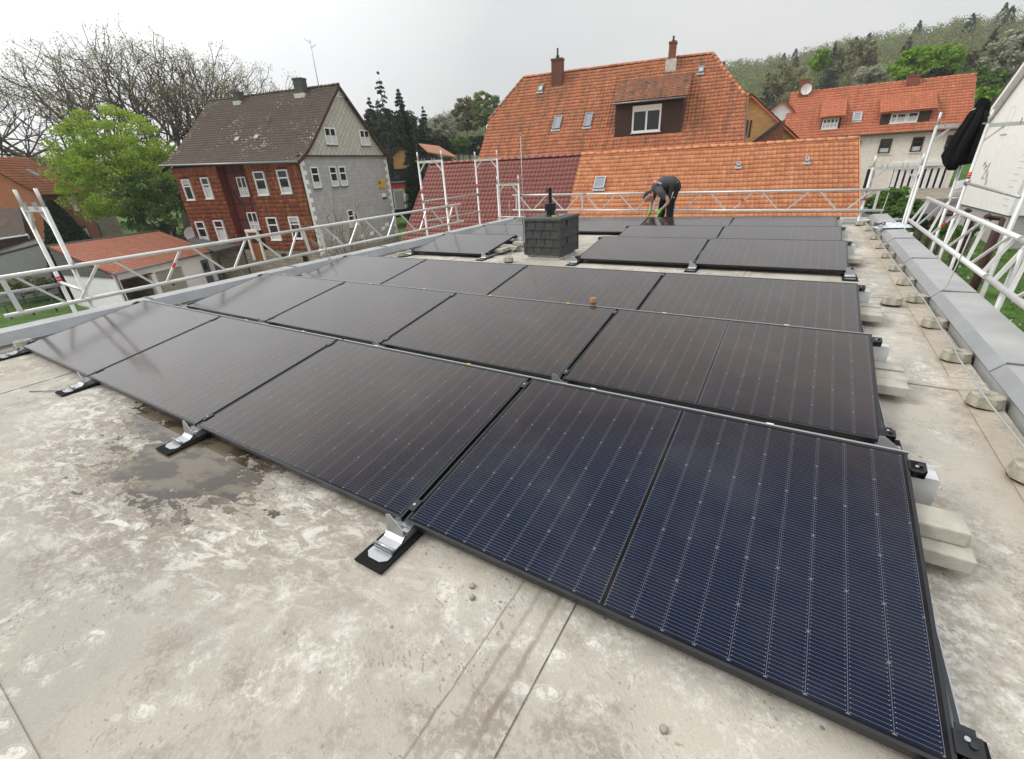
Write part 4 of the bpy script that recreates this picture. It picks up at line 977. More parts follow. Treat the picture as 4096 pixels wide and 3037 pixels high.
for (q,ml) in ((((1400,525),(1492,530),(1430,668),(1518,670)),(.5,)),(((1688,545),(1765,549),(1712,674),(1784,678)),(.5,))):
    tl,tr,bl,br=[G2.px(*kx(*p)) for p in q]; window(lh,G2,(tl[0]+bl[0])/2,(tr[0]+br[0])/2,(bl[1]+br[1])/2,(tl[1]+tr[1])/2,d=.02,mull=ml,fr=.09,curtain=.6,surround='slate')
for q in (((1285,848),(1350,845),(1328,1022),(1388,1018)),((1440,843),(1498,842),(1472,1008),(1528,1004)),((1518,843),(1574,843),(1545,1002),(1598,1000)),((1590,1195),(1642,1193),(1615,1340),(1660,1338))):
    tl,tr,bl,br=[FG.px(*kx(*p)) for p in q]; window(lh,FG,(tl[0]+bl[0])/2,(tr[0]+br[0])/2,(bl[1]+br[1])/2,(tl[1]+tr[1])/2,d=.03,trans=(.66,),fr=.08,curtain=.3,surround='slate',dep=.06)
a=FG.px(*kx(1668,1265)); window(lh,FG,a[0]-.17,a[0]+.2,a[1]-.45,a[1]+.5,d=.03,fr=.06)
mb=MB(); 
a=G2.px(*kx(1503,280)); b=G2.px(*kx(1580,285)); c_=G2.px(*kx(1533,215))
mb.prism([G2.P(a[0],a[1],.02),G2.P(b[0],b[1],.02),G2.P(c_[0],c_[1],.02)],-rr*.03); tw=mb.build('gable_peak_window',M['pvc'],lh)
mb=MB(); ce=((a[0]+b[0]+c_[0])/3,(a[1]+b[1]+c_[1])/3)
for s_ in (-.17,.17): mb.prism([G2.P(ce[0]+s_-.11,a[1]+.12,.05),G2.P(ce[0]+s_+.11,a[1]+.12,.05),G2.P(ce[0]+s_*.5,c_[1]-.35,.05)],-rr*.01)
mb.build('pane',M['glass'],tw)
# patched white stones low on the grey wall
for (x,y) in ((1895,1075),(1890,1345),(1920,1312),(1500,1425),(1720,1410),(1800,1385)):
    a=FG.px(*kx(x,y)); mb=MB(); FG.box(mb,a[0]-.3,a[0]+.3,a[1]-.14,a[1]+.14,0,.02); mb.build('white_patch',M['render_w'],lh)
# yellow notice board on the gable
a=FG.px(*kx(1842,955)); b=FG.px(*kx(1908,1015)); 
sg=empty('notice_board',FG.P(a[0],b[1],.05),'small yellow sign with dark emblem high on the right side of the grey gable','sign')
mb=MB(); FG.box(mb,a[0],b[0],b[1],a[1],.02,.06); mb.build('board',simple('sign_yellow',(.70,.42,.06),.5),sg)
mb=MB(); w_=b[0]-a[0]; h_=a[1]-b[1]
FG.box(mb,a[0]+.1*w_,a[0]+.32*w_,b[1]+.45*h_,b[1]+.9*h_,.06,.066); FG.box(mb,a[0]+.12*w_,a[0]+.36*w_,b[1]+.08*h_,b[1]+.2*h_,.06,.066); mb.build('emblem',M['beam'],sg)
mb=MB()
for k in range(4): FG.box(mb,a[0]+.45*w_,a[0]+(.93-.07*(k%2))*w_,b[1]+(.72-.17*k)*h_,b[1]+(.78-.17*k)*h_,.06,.065)
mb.build('faint_lines',simple('sign_print',(.42,.22,.05),.6),sg)
a=FG.px(*kx(1900,1100)); mb=MB(); FG.box(mb,a[0]-.3,a[0]+.3,a[1]-.08,a[1]+.08,.01,.05); tag(mb.build('street_sign',M['slate'],None),'small dark street name plate at the right edge of the grey gable','sign')
# roof furniture of the red house
def pt_roof(u,v): # intersect with the upper roof plane
    O=N0+gg*prof[2][0]+UPZ*prof[2][1]; U=gg*(prof[3][0]-prof[2][0])+UPZ*(prof[3][1]-prof[2][1]); U/=np.linalg.norm(U); n=np.cross(U,rr); n*=np.sign(n[2]); p=onp(u,v,O,n); return O,U,n,float((p-O)@rr),float((p-O)@U)
for (x,y,w_,h_) in ((715,632,.55,.5),(872,614,.55,.5)):
    O,U,n,t,s=pt_roof(*kx(x,y)); mb=MB(); mb.boxf(O,rr,U,n,(t-w_/2,s-h_/2,.03),(t+w_/2,s+h_/2,.06)); sk=mb.build('roof_hatch',M['galv'],lh)
    mb=MB(); mb.boxf(O,rr,U,n,(t-w_/2+.08,s-h_/2+.06,.06),(t+w_/2-.08,s+h_/2-.06,.16)); mb.build('dome',M['glass2'],sk)
for (x,y) in ((460,455),(970,485)):
    O,U,n,t,s=pt_roof(*kx(x,y)); p=O+rr*t+U*s; mb=MB(); mb.tube([p,p+n*.15,p+n*.15+UPZ*.25],[.14,.06,.06],8); mb.build('vent',M['terr'],lh)
for k,(x,y,w_,hh,mt) in enumerate(((735,250,.5,.26,'slatecap'),(1250,140,.75,.60,'slatecap'))):
    O,U,n,t,s=pt_roof(*kx(x,y+50 if k==0 else y+75)); t_=t; c=N0+rr*t_+gg*(LH_W/2-.35)
    chimney(lh,c,w_,.6,ZR-.8,ZR+hh,mt,rr,flash=.45)
O,U,n,t,s=pt_roof(*kx(1375,235)); p=O+rr*t+U*s
tp=onp(*kx(1325,0)[:2],p,-gg); 
an=empty('roof_antenna',p,'tall thin antenna mast on the dark brown roof','antenna')
top=p+(atr(1239,158,np.hypot(*(p-CAM)[:2]))-p); mb=MB(); mb.tube([p,top],.028,6); mb.build('mast',M['galv'],an)
mb=MB(); mb.tube([top-rr*.0-UPZ*.2,top+rr*.5+UPZ*.1],.02,5); mb.tube([top-UPZ*.5,top-UPZ*.5-rr*.4+UPZ*.15],.02,5); mb.build('dipole',M['galv'],an)
# satellite dish on the lean-to
d_=atr(*kx(348,1395),47.5); tag(dish('satellite_dish',d_,(CAM-d_)*[1,1,0]+[9,0,12],.62),'cream satellite dish between garage roof and the red tile hung wall','satellite dish')
# =================== garage ===================
ga=empty('garage',(-40,14,-6),'white double garage with salmon tiled lean roof and beige gate','garage')
eL=onz(452,1097,-3.6); eR=onz(858,1004,-3.6); bL=onz(187,987,-2.0); bR=onz(637,925,-2.0)
def bil(t,s): return eL*(1-t)*(1-s)+eR*t*(1-s)+bL*(1-t)*s+bR*t*s
TW=np.linalg.norm(eR-eL); SW=np.linalg.norm(bL-eL); gn=np.cross(eR-eL,bL-eL); gn/=np.linalg.norm(gn); gn*=np.sign(gn[2])
mb=MB(); tiles(mb,lambda t,s:(bil(t/TW,s/SW),gn),TW,SW,.24,.33,None,.04,.03,'pan',21,4)
for i_ in range(10):
    for j_ in range(10): mb.poly([bil(a_/10,b_/10)-gn*.05 for a_,b_ in ((i_,j_),(i_+1,j_),(i_+1,j_+1),(i_,j_+1))],[(0,0)]*4)
go=mb.build('roof',M['tile_g'],ga,recalc=False)
mb=MB(); mb.tube([eL+UPZ*-.03,eR+UPZ*-.03],.06,8); mb.build('gutter',M['galvd'],go)
mb=MB(); mb.tube([bL+UPZ*.02,bR+UPZ*.02],.09,6); mb.build('ridge_tiles',M['slatecap'],go)
gd=(eR-eL)[:2]/np.linalg.norm((eR-eL)[:2]); gr=np.array([gd[0],gd[1],0]); gnv=np.array([gd[1],-gd[0],0]); 
if gnv@(CAM-eL)<0: gnv=-gnv
FGa=Fac(np.array([eL[0],eL[1],0])-gnv*.25,gr,gnv); FGd=FGa
zg=-6.35; TWw=TW-.25
K3=lambda x,y:(400+x/3.713,850+y/3.713)
def gq(x,y,d=0): return FGa.px(*K3(x,y),d)
h1=gq(290,1000); h2=gq(745,905); g1=gq(810,885); g2=gq(1210,800); dd1=gq(1482,715); dd2=gq(1600,700)
ztop=(h1[1]+h2[1])/2; zt2=(g1[1]+g2[1])/2; zt3=dd1[1]
mb=MB()
zt=eL[2]-.06
for (a,b,z0,z1) in ((.1,h1[0],zg,zt),(h1[0],h2[0],ztop,zt),(h2[0],g1[0],zg,zt),(g1[0],g2[0],zt2,zt),(g2[0],dd1[0],zg,zt),(dd1[0],dd2[0],zt3,zt),(dd2[0],TWw,zg,zt)):
    FGa.poly(mb,[(a,z0),(b,z0),(b,z1),(a,z1)])
for a in (h1[0],h2[0],g1[0],g2[0]): mb.poly([FGa.P(a,zg),FGa.P(a,zg,-.3),FGa.P(a,zt-.1,-.3),FGa.P(a,zt-.1)])
# side wall towards the left
bdir=(bL-eL)*[1,1,0]; bdir/=np.linalg.norm(bdir); FS=Fac(FGa.P(.1,0),bdir,-gr); SL_=np.linalg.norm((bL-eL)[:2])-.4
FS.poly(mb,[(0,zg),(SL_,zg),(SL_,zt),(0,zt)]); FS2=Fac(FGa.P(TWw,0),bdir,gr); FS2.poly(mb,[(0,zg),(SL_,zg),(SL_,zt+1.4),(0,zt)])
mb.build('wall',M['render_w'],ga)
mb=MB(); FS.poly(mb,[(0,zt-.25),(SL_,zt-.25),(SL_,zt+1.5),(0,zt-.02)],.05); mb.build('shingle_gable',M['shingle'],ga)
mb=MB(); mb.poly([FGa.P(a,z)+bdir*3. for a,z in ((h1[0],zg),(h2[0],zg),(h2[0],ztop),(h1[0],ztop))],[(0,0),(3,0),(3,2),(0,2)]); FGa.poly(mb,[(h1[0],zg+.02),(h2[0],zg+.02),(h2[0]+.2,zg+.03),(h1[0],zg+.03)],-1); 
for a in (h1[0],h2[0]): mb.poly([FGa.P(a,zg)+bdir*.3,FGa.P(a,zg)+bdir*3.,FGa.P(a,ztop)+bdir*3.,FGa.P(a,ztop)+bdir*.3],[(0,0),(3,0),(3,2),(0,2)])
mb.poly([FGa.P(h1[0],ztop),FGa.P(h2[0],ztop),FGa.P(h2[0],ztop)+bdir*3.,FGa.P(h1[0],ztop)+bdir*3.])
mb.build('garage_interior',M['stone'],ga)
mb=MB(); FGa.box(mb,h1[0],h2[0],ztop-.06,ztop,.0,.25); mb.build('open_gate',M['wood_d'],ga)
gate=MB(); ng=26
for k in range(ng):
    a=g1[0]+(g2[0]-g1[0])*k/ng; b=g1[0]+(g2[0]-g1[0])*(k+.62)/ng; FGa.box(gate,a,b,zg+.05,zt2,-.14,-.11); 
FGa.box(gate,g1[0],g2[0],zg+.05,zt2,-.16,-.13)
gt=gate.build('gate',M['beige_gate'],ga); mb=MB(); FGa.box(mb,(g1[0]+g2[0])/2-.08,(g1[0]+g2[0])/2+.08,-5.3,-5.2,-.11,-.05); mb.build('handle',M['black'],gt)
mb=MB(); FGa.box(mb,dd1[0],dd2[0],zg+.15,zt3,-.12,-.05); dr=mb.build('door',M['greydoor'],ga)
mb=MB(); FGa.box(mb,dd1[0]+.18,dd2[0]-.2,zt3-.75,zt3-.25,-.05,-.04); mb.build('pane',M['glass'],dr)
mb=MB(); FGa.box(mb,g2[0]+.1,TWw,zg,zg+.5,.0,.03); mb.build('dark_base_band',M['render_d'],ga)
mb=MB(); e=FGa.P(.25,0,.12); mb.tube([e+UPZ*(zt+.0),e+UPZ*(zt-.25)-gnv*.08,e+UPZ*zg-gnv*.08],.045,8); mb.build('downpipe',M['galvd'],ga)
# lean-to shelter between garage and house
lt=empty('lean_to_shelter',(-42,18,-6),'dark lean-to shelter with flat sheet roof between garage and red house','shelter')
a=onz(*kx(300,1445),-3.0); b=onz(*kx(520,1535),-3.55); c_=onz(*kx(745,1480),-3.3); d_=onz(*kx(560,1440),-2.9)
mb=MB(); mb.prism([b,c_,N0+rr*7.2-gg*.05+UPZ*-2.9,N0+rr*12-gg*.05+UPZ*-2.7,a],UPZ*.06); mb.build('roof_sheet',M['slatecap'],lt)
mb=MB(); mb.prism([b-UPZ*.02,c_-UPZ*.02,c_-UPZ*.2,b-UPZ*.2],gg*.05); mb.build('fascia_beam',M['wood_d'],lt)
for k,p in enumerate((b+(c_-b)*.05,c_)): mb=MB(); mb.boxf(p-UPZ*.2,rr,-UPZ,gg,(0,0,0),(.12,3.,.12)); mb.build('post',M['wood_d'],lt)
mb=MB(); q0=N0+rr*12.3+gg*.5; q1=N0+rr*7.4-gg*.02; mb.poly([q0-UPZ*6.6,q1-UPZ*6.6,q1-UPZ*2.9,q0-UPZ*2.7]); mb.build('back_wall',M['stone'],lt)
# =================== low barn with maroon and orange halves ===================
pA=R(-10); hz=np.array([math.sin(pA),math.cos(pA),0]); RD=np.array([math.cos(pA),-math.sin(pA),0])
def slope(sdeg): s=R(sdeg); U=hz*math.cos(s)+UPZ*math.sin(s); n=-hz*math.sin(s)+UPZ*math.cos(s); return U,n
DL=24.; RO=CAM*[1,1,1]+hz*DL; RO=np.array([RO[0],RO[1],CAM[2]+.0098*DL]); U44,n44=slope(44)
def bpx(O,U,n,u,v): p=onp(u,v,O,n); return float((p-O)@RD),float((p-O)@U)
tj=-5.72; tR=5.62; tL=-14.32; SLN=7.6
for nm,t0,t1,mat,lab,w_,h_,prf,sd in (('low_barn',tj,tR,'tile_o','long low building behind the flat roof with bright orange clay tiles','x',0,'pan',31),('low_barn',tL,tj,'tile_m','long low building behind the left scaffold with glazed maroon tiles','x',0,'rib',32)):
    b_=empty(nm,RO+RD*(t0+t1)/2-UPZ*7,lab,'building')
    mb=MB(); w_=(.169 if prf=='pan' else .205); h_=.232 if prf=='pan' else .275
    O=RO-U44*SLN+RD*t0
    tiles(mb,plane_surf(O,RD,U44,n44),t1-t0-.02,SLN-.05,w_,h_,None,.030 if prf=='pan' else .042,.022 if prf=='pan' else .012,prf,sd,4 if prf=='pan' else 5)
    if prf=='pan':
        # older paler patch at the left end is the same roof, laid earlier
        pass
    mb.poly([O-n44*.02,O+RD*(t1-t0)-n44*.02,O+RD*(t1-t0)+U44*SLN-n44*.02,O+U44*SLN-n44*.02],[(0,0)]*4)
    Ub=-hz*math.cos(R(44))+UPZ*math.sin(R(44)); top=RO+RD*t0; 
    B0=top-Ub*0+hz*5.4-UPZ*5.2
    mb.poly([top,top+RD*(t1-t0),B0+RD*(t1-t0),B0],[(0,0)]*4)
    o=mb.build('roof',M[mat],b_,recalc=False)
    ridge_caps(RO+RD*t0+UPZ*.03,RO+RD*t1+UPZ*.03,.36,.095,mat='tile_o' if prf=='pan' else 'tile_m',par=o)
    mb=MB(); zb0=(RO-U44*SLN)[2]
    for tt in (t0+.12,t1-.12):
        c0=RO+RD*tt; mb.poly([c0-UPZ*.15,c0-U44*(SLN-.3)-UPZ*.15,(c0-U44*(SLN-.3))*[1,1,0]+UPZ*-6.5,(c0+hz*5.2)*[1,1,0]+UPZ*-6.5,c0+hz*5.2-UPZ*5.2])
    c0=RO-U44*(SLN-.3)-UPZ*.15; mb.poly([c0+RD*t0,c0+RD*t1,(c0+RD*t1)*[1,1,0]-UPZ*6.5,(c0+RD*t0)*[1,1,0]-UPZ*6.5]); mb.build('wall',M['render_c'],b_)
    if prf=='pan':
        for (x0,y0,x1,y1,nmw,fw) in ((2379,715,2421,760,'roof_window',.05),(2945,658,2961,671,'glass_tile',.03),(3218,636,3233,654,'glass_tile',.03)):
            a,s0=bpx(RO,U44,n44,x0,(y0+y1)/2); c,s1_=bpx(RO,U44,n44,x1,(y0+y1)/2); _,sa=bpx(RO,U44,n44,(x0+x1)/2,y1); _,sb=bpx(RO,U44,n44,(x0+x1)/2,y0)
            skylight(o,RO,RD,U44,n44,a,c,sa,sb,fr=fw,name=nmw,mat='galv')
    if prf!='pan':
        mb=MB(); mb.prism([top-RD*.03+n44*.05,top-RD*.03-U44*SLN+n44*.05,top-RD*.03-U44*SLN-n44*.12,top-RD*.03-n44*.12],RD*.06); mb.build('verge_tiles',M['tile_m'],o)
    else:
        e_=RO+RD*(tR+.0); mb=MB(); mb.prism([e_+n44*.035,e_-U44*SLN+n44*.035,e_-U44*SLN-n44*.1,e_-n44*.1],RD*.05); mb.build('verge_tiles',M['tile_o'],o)
# =================== big orange half-hipped house ===================
De=27.; bo=CAM+hz*De; BO=np.array([bo[0],bo[1],1.66]); Ub,nb=slope(45)
bh=empty('half_hipped_house',BO-UPZ*6,'large house with weathered orange half hipped roof, brown dormer and brick chimneys','house')
cT=lambda a,b:bpx(BO,Ub,nb,a,b)
RL,RRt=cT(2095,312),cT(2850,215); HL,HR=cT(1955,480),cT(2980,385); ER=cT(2976,570); SR=(RL[1]+RRt[1])/2; SH=(HL[1]+HR[1])/2
tLe,tRe=HL[0]+.12,ER[0]
mb=MB()
dBL,dBR=cT(2457,549),cT(2722,527); dTl,dTr=cT(2472,330),cT(2742,292)
def keepb(t,s):
    if s>SH:
        f=(s-SH)/(SR-SH)
        if t<HL[0]+(RL[0]-HL[0])*f+.02 or t>HR[0]+(RRt[0]-HR[0])*f-.02: return False
    if dBL[0]-.0<t<dBR[0]+.0 and dBL[1]<s<dTl[1]-.1: return False
    return True
w_,h_=.185,.255
tiles(mb,plane_surf(BO+RD*tLe,RD,Ub,nb),tRe-tLe,SR,w_,h_,lambda t,s:keepb(t+tLe,s),.042,.026,'pan',41,4)
Pp=lambda t,s,o=0: BO+RD*t+Ub*s+nb*o
mb.poly([Pp(tLe,0,-.02),Pp(tRe,0,-.02),Pp(HR[0],SH,-.02),Pp(RRt[0],SR,-.02),Pp(RL[0],SR,-.02),Pp(HL[0],SH,-.02)],[(0,0)]*6)
# hips and back slope
zR=Pp(0,SR)[2]; run=SR*math.cos(R(45)); bk=lambda t,s: BO+RD*t+hz*(2*run-s*math.cos(R(45)))+UPZ*(s*math.sin(R(45)))
mb.poly([Pp(HL[0],SH),Pp(RL[0],SR),bk(HL[0],SH)],[(0,0)]*3); mb.poly([Pp(HR[0],SH),Pp(RRt[0],SR),bk(HR[0],SH)],[(0,0)]*3)
mb.poly([bk(tLe,0),bk(tRe,0),bk(HR[0],SH),bk(RRt[0],SR),bk(RL[0],SR),bk(HL[0],SH)],[(0,0)]*6)
bro=mb.build('roof',M['tile_b'],bh,recalc=False)
ridge_caps(Pp(RL[0],SR)+UPZ*.03,Pp(RRt[0],SR)+UPZ*.03,.36,.11,mat='tile_b',par=bro)
ridge_caps(Pp(HL[0],SH)+UPZ*.02,Pp(RL[0],SR)+UPZ*.03,.34,.10,name='hip_tiles',mat='tile_d',par=bro); ridge_caps(Pp(HR[0],SH)+UPZ*.02,Pp(RRt[0],SR)+UPZ*.03,.34,.10,name='hip_tiles',mat='tile_b',par=bro)
mb=MB(); 
mb.prism([Pp(tRe,0,.05),Pp(HR[0]+.03,SH,.05),Pp(HR[0]+.03,SH,-.15),Pp(tRe,0,-.15)],RD*.06); mb.build('verge_board',M['slatecap'],bro)
mb=MB(); mb.tube([Pp(tLe,-.05,-.03),Pp(tRe+.1,-.05,-.03)],.055,8); mb.build('gutter',M['galvd'],bro)
mb=MB(); f0=BO+hz*.4
for tt in (tLe+.2,tRe-.15):
    A=lambda z,y: np.array([*(f0+RD*tt+hz*y)[:2],z])
    mb.poly([A(-6,0),A(-6,2*run-.8),A(1.6,2*run-.8),A(1.6+SH*.7,2*run-SH*.7-.4),A(1.6+SH*.7,SH*.7-.4),A(1.6,0)])
mb.poly([np.array([*(f0+RD*(tLe+.2))[:2],-6]),np.array([*(f0+RD*(tRe-.15))[:2],-6]),np.array([*(f0+RD*(tRe-.15))[:2],1.62]),np.array([*(f0+RD*(tLe+.2))[:2],1.62])]); mb.build('wall',M['render_c'],bh)
# dormer
sD=(dBL[1]+dBR[1])/2; a0,a1=dBL[0],dBR[0]; FD=Fac(BO+RD*0+Ub*sD*[1,1,0],RD,-hz); zD0=(BO+Ub*sD)[2]
zTL=FD.px(2452,420)[1]; zTR=FD.px(2722,390)[1]; zT=(zTL+zTR)/2+.05; sT=(dTl[1]+dTr[1])/2; zDT=(BO+Ub*sT)[2]
dm=empty('dm',(0,0,0),None,None); bpy.data.objects.remove(dm)
mb=MB(); FD.box(mb,a0,a1,zD0-.05,zT,-.12,0)
for aa in (a0,a1): mb.poly([FD.P(aa,zD0,0),FD.P(aa,zT,0),Pp(aa,(zT-BO[2])/math.sin(R(45)),0)])
do=mb.build('dormer',M['wood_d'],bh)
# dormer boards
mb=MB()
for k in range(9): FD.box(mb,a0,a1,zD0+(zT-zD0)*k/9,zD0+(zT-zD0)*(k+.9)/9,0,.018)
mb.build('dormer_boards',M['wood_d'],do)
q0=FD.P(a0-.14,zT-.02,.32); q1=FD.P(a1+.14,zT-.02,.32); e0=Pp(a0-.14,sT,.05); e1=Pp(a1+.14,sT,.05); du=(e0-q0); DLn=np.linalg.norm(du); du/=DLn; dn=np.cross(RD,du); dn*=np.sign(dn[2])
mb=MB(); tiles(mb,plane_surf(q0,RD,du,dn),a1-a0+.28,DLn,.155,.23,None,.032,.028,'pan',43,4); mb.poly([q0-dn*.03,q1-dn*.03,e1-dn*.03,e0-dn*.03],[(0,0)]*4); mb.build('dormer_roof',M['tile_d'],do,recalc=False)
mb=MB(); mb.tube([q0-UPZ*.05-hz*.05,q1-UPZ*.05-hz*.05],.04,8); mb.build('gutter',M['galvd'],do)
ww=FD.rect([(2530,430),(2648,417),(2527,534),(2642,524)]); 
window(bh,FD,ww[0]+.03,ww[1]-.03,ww[2]+.02,ww[3]-.16,d=.03,mull=(.5,),fr=.085,dep=.06,name='dormer_window'); mb=MB(); FD.box(mb,ww[0]+.03,ww[1]-.03,ww[3]-.155,ww[3]+.02,0,.11); mb.build('roller_box',M['pvc'],do)
for (x0,y0,x1,y1,dx) in ((2216,470,2246,522,1),(2340,458,2369,512,1)):
    a,_=cT(x0,(y0+y1)/2); c,_=cT(x1,(y0+y1)/2); _,sa=cT((x0+x1)/2,y1); _,sb=cT((x0+x1)/2,y0); skylight(bro,BO,RD,Ub,nb,a,c,sa,sb,fr=.075)
for (x0,y0,x1,y1) in ((2154,348,2173,371),(2793,273,2814,297)):
    a,_=cT(x0,(y0+y1)/2); c,_=cT(x1,(y0+y1)/2); _,sa=cT((x0+x1)/2,y1); _,sb=cT((x0+x1)/2,y0); skylight(bro,BO,RD,Ub,nb,a,c,sa,sb,fr=.05,glass='galv')
for (u,v,vt,wpx,pot,lab,fl_h) in ((2231,332,238,40,.55,0,None),(2685,262,172,27,.30,1,.35)):
    t,s=cT(u,v); p=Pp(t,s); r_=np.hypot(*(p-CAM)[:2]); t2,_=cT(u-wpx/2,v); t3,_=cT(u+wpx/2,v); w_=(t3-t2)
    ztp=atr(u,vt,r_)[2]; chimney(bh,p[:2],w_,.5,p[2]-.5,ztp,'chimr' if not lab else 'brickr',RD,pot=pot,flash=(.75 if lab else None))
mb=MB(); p=Pp(HL[0]+.05,SH-.35); mb.tube([p,p-RD*.1-UPZ*.1,p-RD*.08-UPZ*.5],.05,6); mb.build('pipe_bend',M['pvc'],bh)
# =================== buildings beyond, right of centre ===================
def simplebox(name,label,cat,F,a0,a1,zb,ze,dep,apex,zr,wall,roofm,ov=.2,th=.12,roofmat2=None):
    """gable-front block: facade F spans a0..a1; roof ridge runs back from apex"""
    b_=empty(name,F.P((a0+a1)/2,zb),label,cat); mb=MB()
    F.poly(mb,[(a0,zb),(a1,zb),(a1,ze[1]),(apex,zr),(a0,ze[0])])
    mb.poly([F.P(a1,zb),F.P(a1,zb,-dep),F.P(a1,ze[1],-dep),F.P(a1,ze[1])],[(0,0),(dep,0),(dep,3),(0,3)]); mb.poly([F.P(a0,zb),F.P(a0,zb,-dep),F.P(a0,ze[0],-dep),F.P(a0,ze[0])],[(0,0),(dep,0),(dep,3),(0,3)])
    mb.build('wall',M[wall],b_)
    for (aa,zz,nm) in ((a0,ze[0],'roof'),(a1,ze[1],'roof')):
        d=np.array([aa-apex,zz-zr]); L=np.linalg.norm(d); d/=L; d2=d*(L+ov); A=F.P(apex,zr+.03,ov); B=F.P(apex+d2[0],zr+.03+d2[1],ov)
        n=np.cross(B-A,F.n); n/=np.linalg.norm(n); n*=np.sign(n[2]); t_=-F.n; u_=(A-B)/np.linalg.norm(A-B); mb=MB()
        tiles(mb,plane_surf(B,t_,u_,n),dep+ov,L+ov,.3,.34,None,.03,.03,'pan',51,2); mb.prism([A-n*.02,B-n*.02,B-n*th,A-n*th],-F.n*(dep+ov)); mb.build(nm,M[roofm],b_,recalc=False)
    return b_
pB=R(-8); hB=np.array([math.sin(pB),math.cos(pB),0]); RB=np.array([hB[1],-hB[0],0])
FY=Fac(CAM*[1,1,0]+hB*37,RB,-hB); ap=FY.px(3006,381); er=FY.px(3120,489); sl_=(ap[1]-er[1])/(er[0]-ap[0]); e2=er[0]+1.2
yb=simplebox('yellow_brick_house','yellow brick gable with reddish roof behind the big orange roof','house',FY,ap[0]-4.2,e2,-3,(ap[1]-4.2*sl_,er[1]-1.2*sl_),9,ap[0],ap[1],'ybrick','tile_w')
for (x,y) in ((2986,515),(3000,515)):
    a=FY.px(x,y); mb=MB(); FY.box(mb,a[0]-.05,a[0]+.05,a[1]-.5,a[1]+.5,0,.03); mb.build('slit_vent',M['black'],yb)
FX=Fac(CAM*[1,1,0]+hB*35,RB,-hB); l0=FX.px(3000,580); l1=FX.px(3122,488); l2=FX.px(3150,445); 
ax=empty('brick_annex',FX.P(l1[0],-3),'red brick annex with dark sloping verge between yellow gable and cream house','building'); mb=MB(); FX.poly(mb,[(l0[0],-3),(l1[0]+.25,-3),(l1[0]+.25,l1[1]+.15),(l1[0],l1[1]),(l0[0],l0[1])]); mb.build('wall',M['rbrick'],ax)
mb=MB(); mb.prism([FX.P(l0[0],l0[1]+.08,.1),FX.P(l1[0],l1[1]+.08,.1),FX.P(l1[0],l1[1]-.06,.1),FX.P(l0[0],l0[1]-.06,.1)],hB*5); mb.build('roof_edge',M['slate'],ax)
FZ=Fac(CAM*[1,1,0]+hB*52,RB,-hB); z0=FZ.px(3135,402); z1=FZ.px(3180,440); 
simplebox('far_red_roofed_house','small red roofed house with white verge far behind the yellow gable','house',FZ,z0[0]-3,z1[0]+1.5,-2,(z0[1]-2.2,z0[1]-2.6),7,z0[0],z0[1],'render_w','tile_w')
# cream house with the orange roof
pW=R(-1); hW=np.array([math.sin(pW),math.cos(pW),0]); RW_=np.array([hW[1],-hW[0],0]); DW=50.; wo=CAM+hW*DW; WO=np.array([wo[0],wo[1],2.07]); Uw=hW*math.cos(R(44))+UPZ*math.sin(R(44)); nw=-hW*math.sin(R(44))+UPZ*math.cos(R(44))
def wpx(u,v): p=onp(u,v,WO,nw); return float((p-WO)@RW_),float((p-WO)@Uw)
wh=empty('cream_house',WO-UPZ*4,'cream rendered house with bright orange roof, two dormers and awning','house')
w0,w1=wpx(3170,372),wpx(3883,303); wl=(wpx(3116,561)[0]+w0[0])/2; wr=w1[0]+.35; SWr=(w0[1]+w1[1])/2
D1=[wpx(*(3000+x/2.033,50+y/2.033)) for x,y in ((555,730),(740,720))]; 
WW=lambda x,y:(3000+x/2.033,50+y/2.033)
d1=(wpx(*WW(580,955))[0]-.1,wpx(*WW(728,940))[0]); s1d=(wpx(*WW(580,960))[1]+wpx(*WW(715,945))[1])/2; s1t=wpx(*WW(640,722))[1]
d2=(wpx(*WW(1050,918))[0]+.0,wpx(*WW(1455,880))[0]); s2d=(wpx(*WW(1060,920))[1]+wpx(*WW(1440,885))[1])/2; s2t=wpx(*WW(1200,680))[1]
def keepw(t,s):
    return not ((d1[0]+wl*0<t<d1[1] and s1d<s<s1t-.1) or (d2[0]<t<d2[1] and s2d<s<s2t-.1))
mb=MB(); tiles(mb,plane_surf(WO+RW_*wl,RW_,Uw,nw),wr-wl,SWr,.22,.30,lambda t,s:keepw(t+wl,s),.035,.03,'pan',61,3)
WP=lambda t,s,o=0: WO+RW_*t+Uw*s+nw*o
mb.poly([WP(wl,0,-.02),WP(wr,0,-.02),WP(wr,SWr,-.02),WP(wl,SWr,-.02)],[(0,0)]*4); rn=SWr*math.cos(R(44)); B1=WO+hW*2*rn
mb.poly([B1+RW_*wl,B1+RW_*wr,WP(wr,SWr),WP(wl,SWr)],[(0,0)]*4); wro=mb.build('roof',M['tile_w'],wh,recalc=False)
ridge_caps(WP(wl,SWr)+UPZ*.02,WP(wr,SWr)+UPZ*.02,.4,.1,mat='tile_w',par=wro)
FW=Fac(WO*[1,1,0]+hW*.35,RW_,-hW); mb=MB(); zw0=-2.6
FW.poly(mb,[(wl+.1,zw0),(wr-.1,zw0),(wr-.1,2.02),(wl+.1,2.02)])
for tt,nn_ in ((wl+.1,-1),(wr-.1,1)): c0=FW.P(tt,0); mb.poly([c0+UPZ*zw0,c0+hW*(2*rn-.7)+UPZ*zw0,c0+hW*(2*rn-.7)+UPZ*2.0,c0+hW*(rn-.35)+UPZ*(zR*0+WP(0,SWr)[2]-.1),c0+UPZ*2.0])
mb.build('wall',M['render_c'],wh)
mb=MB(); mb.tube([WP(wl,-.03,.0),WP(wr,-.03,0)],.06,8); mb.build('gutter',M['slate'],wro)
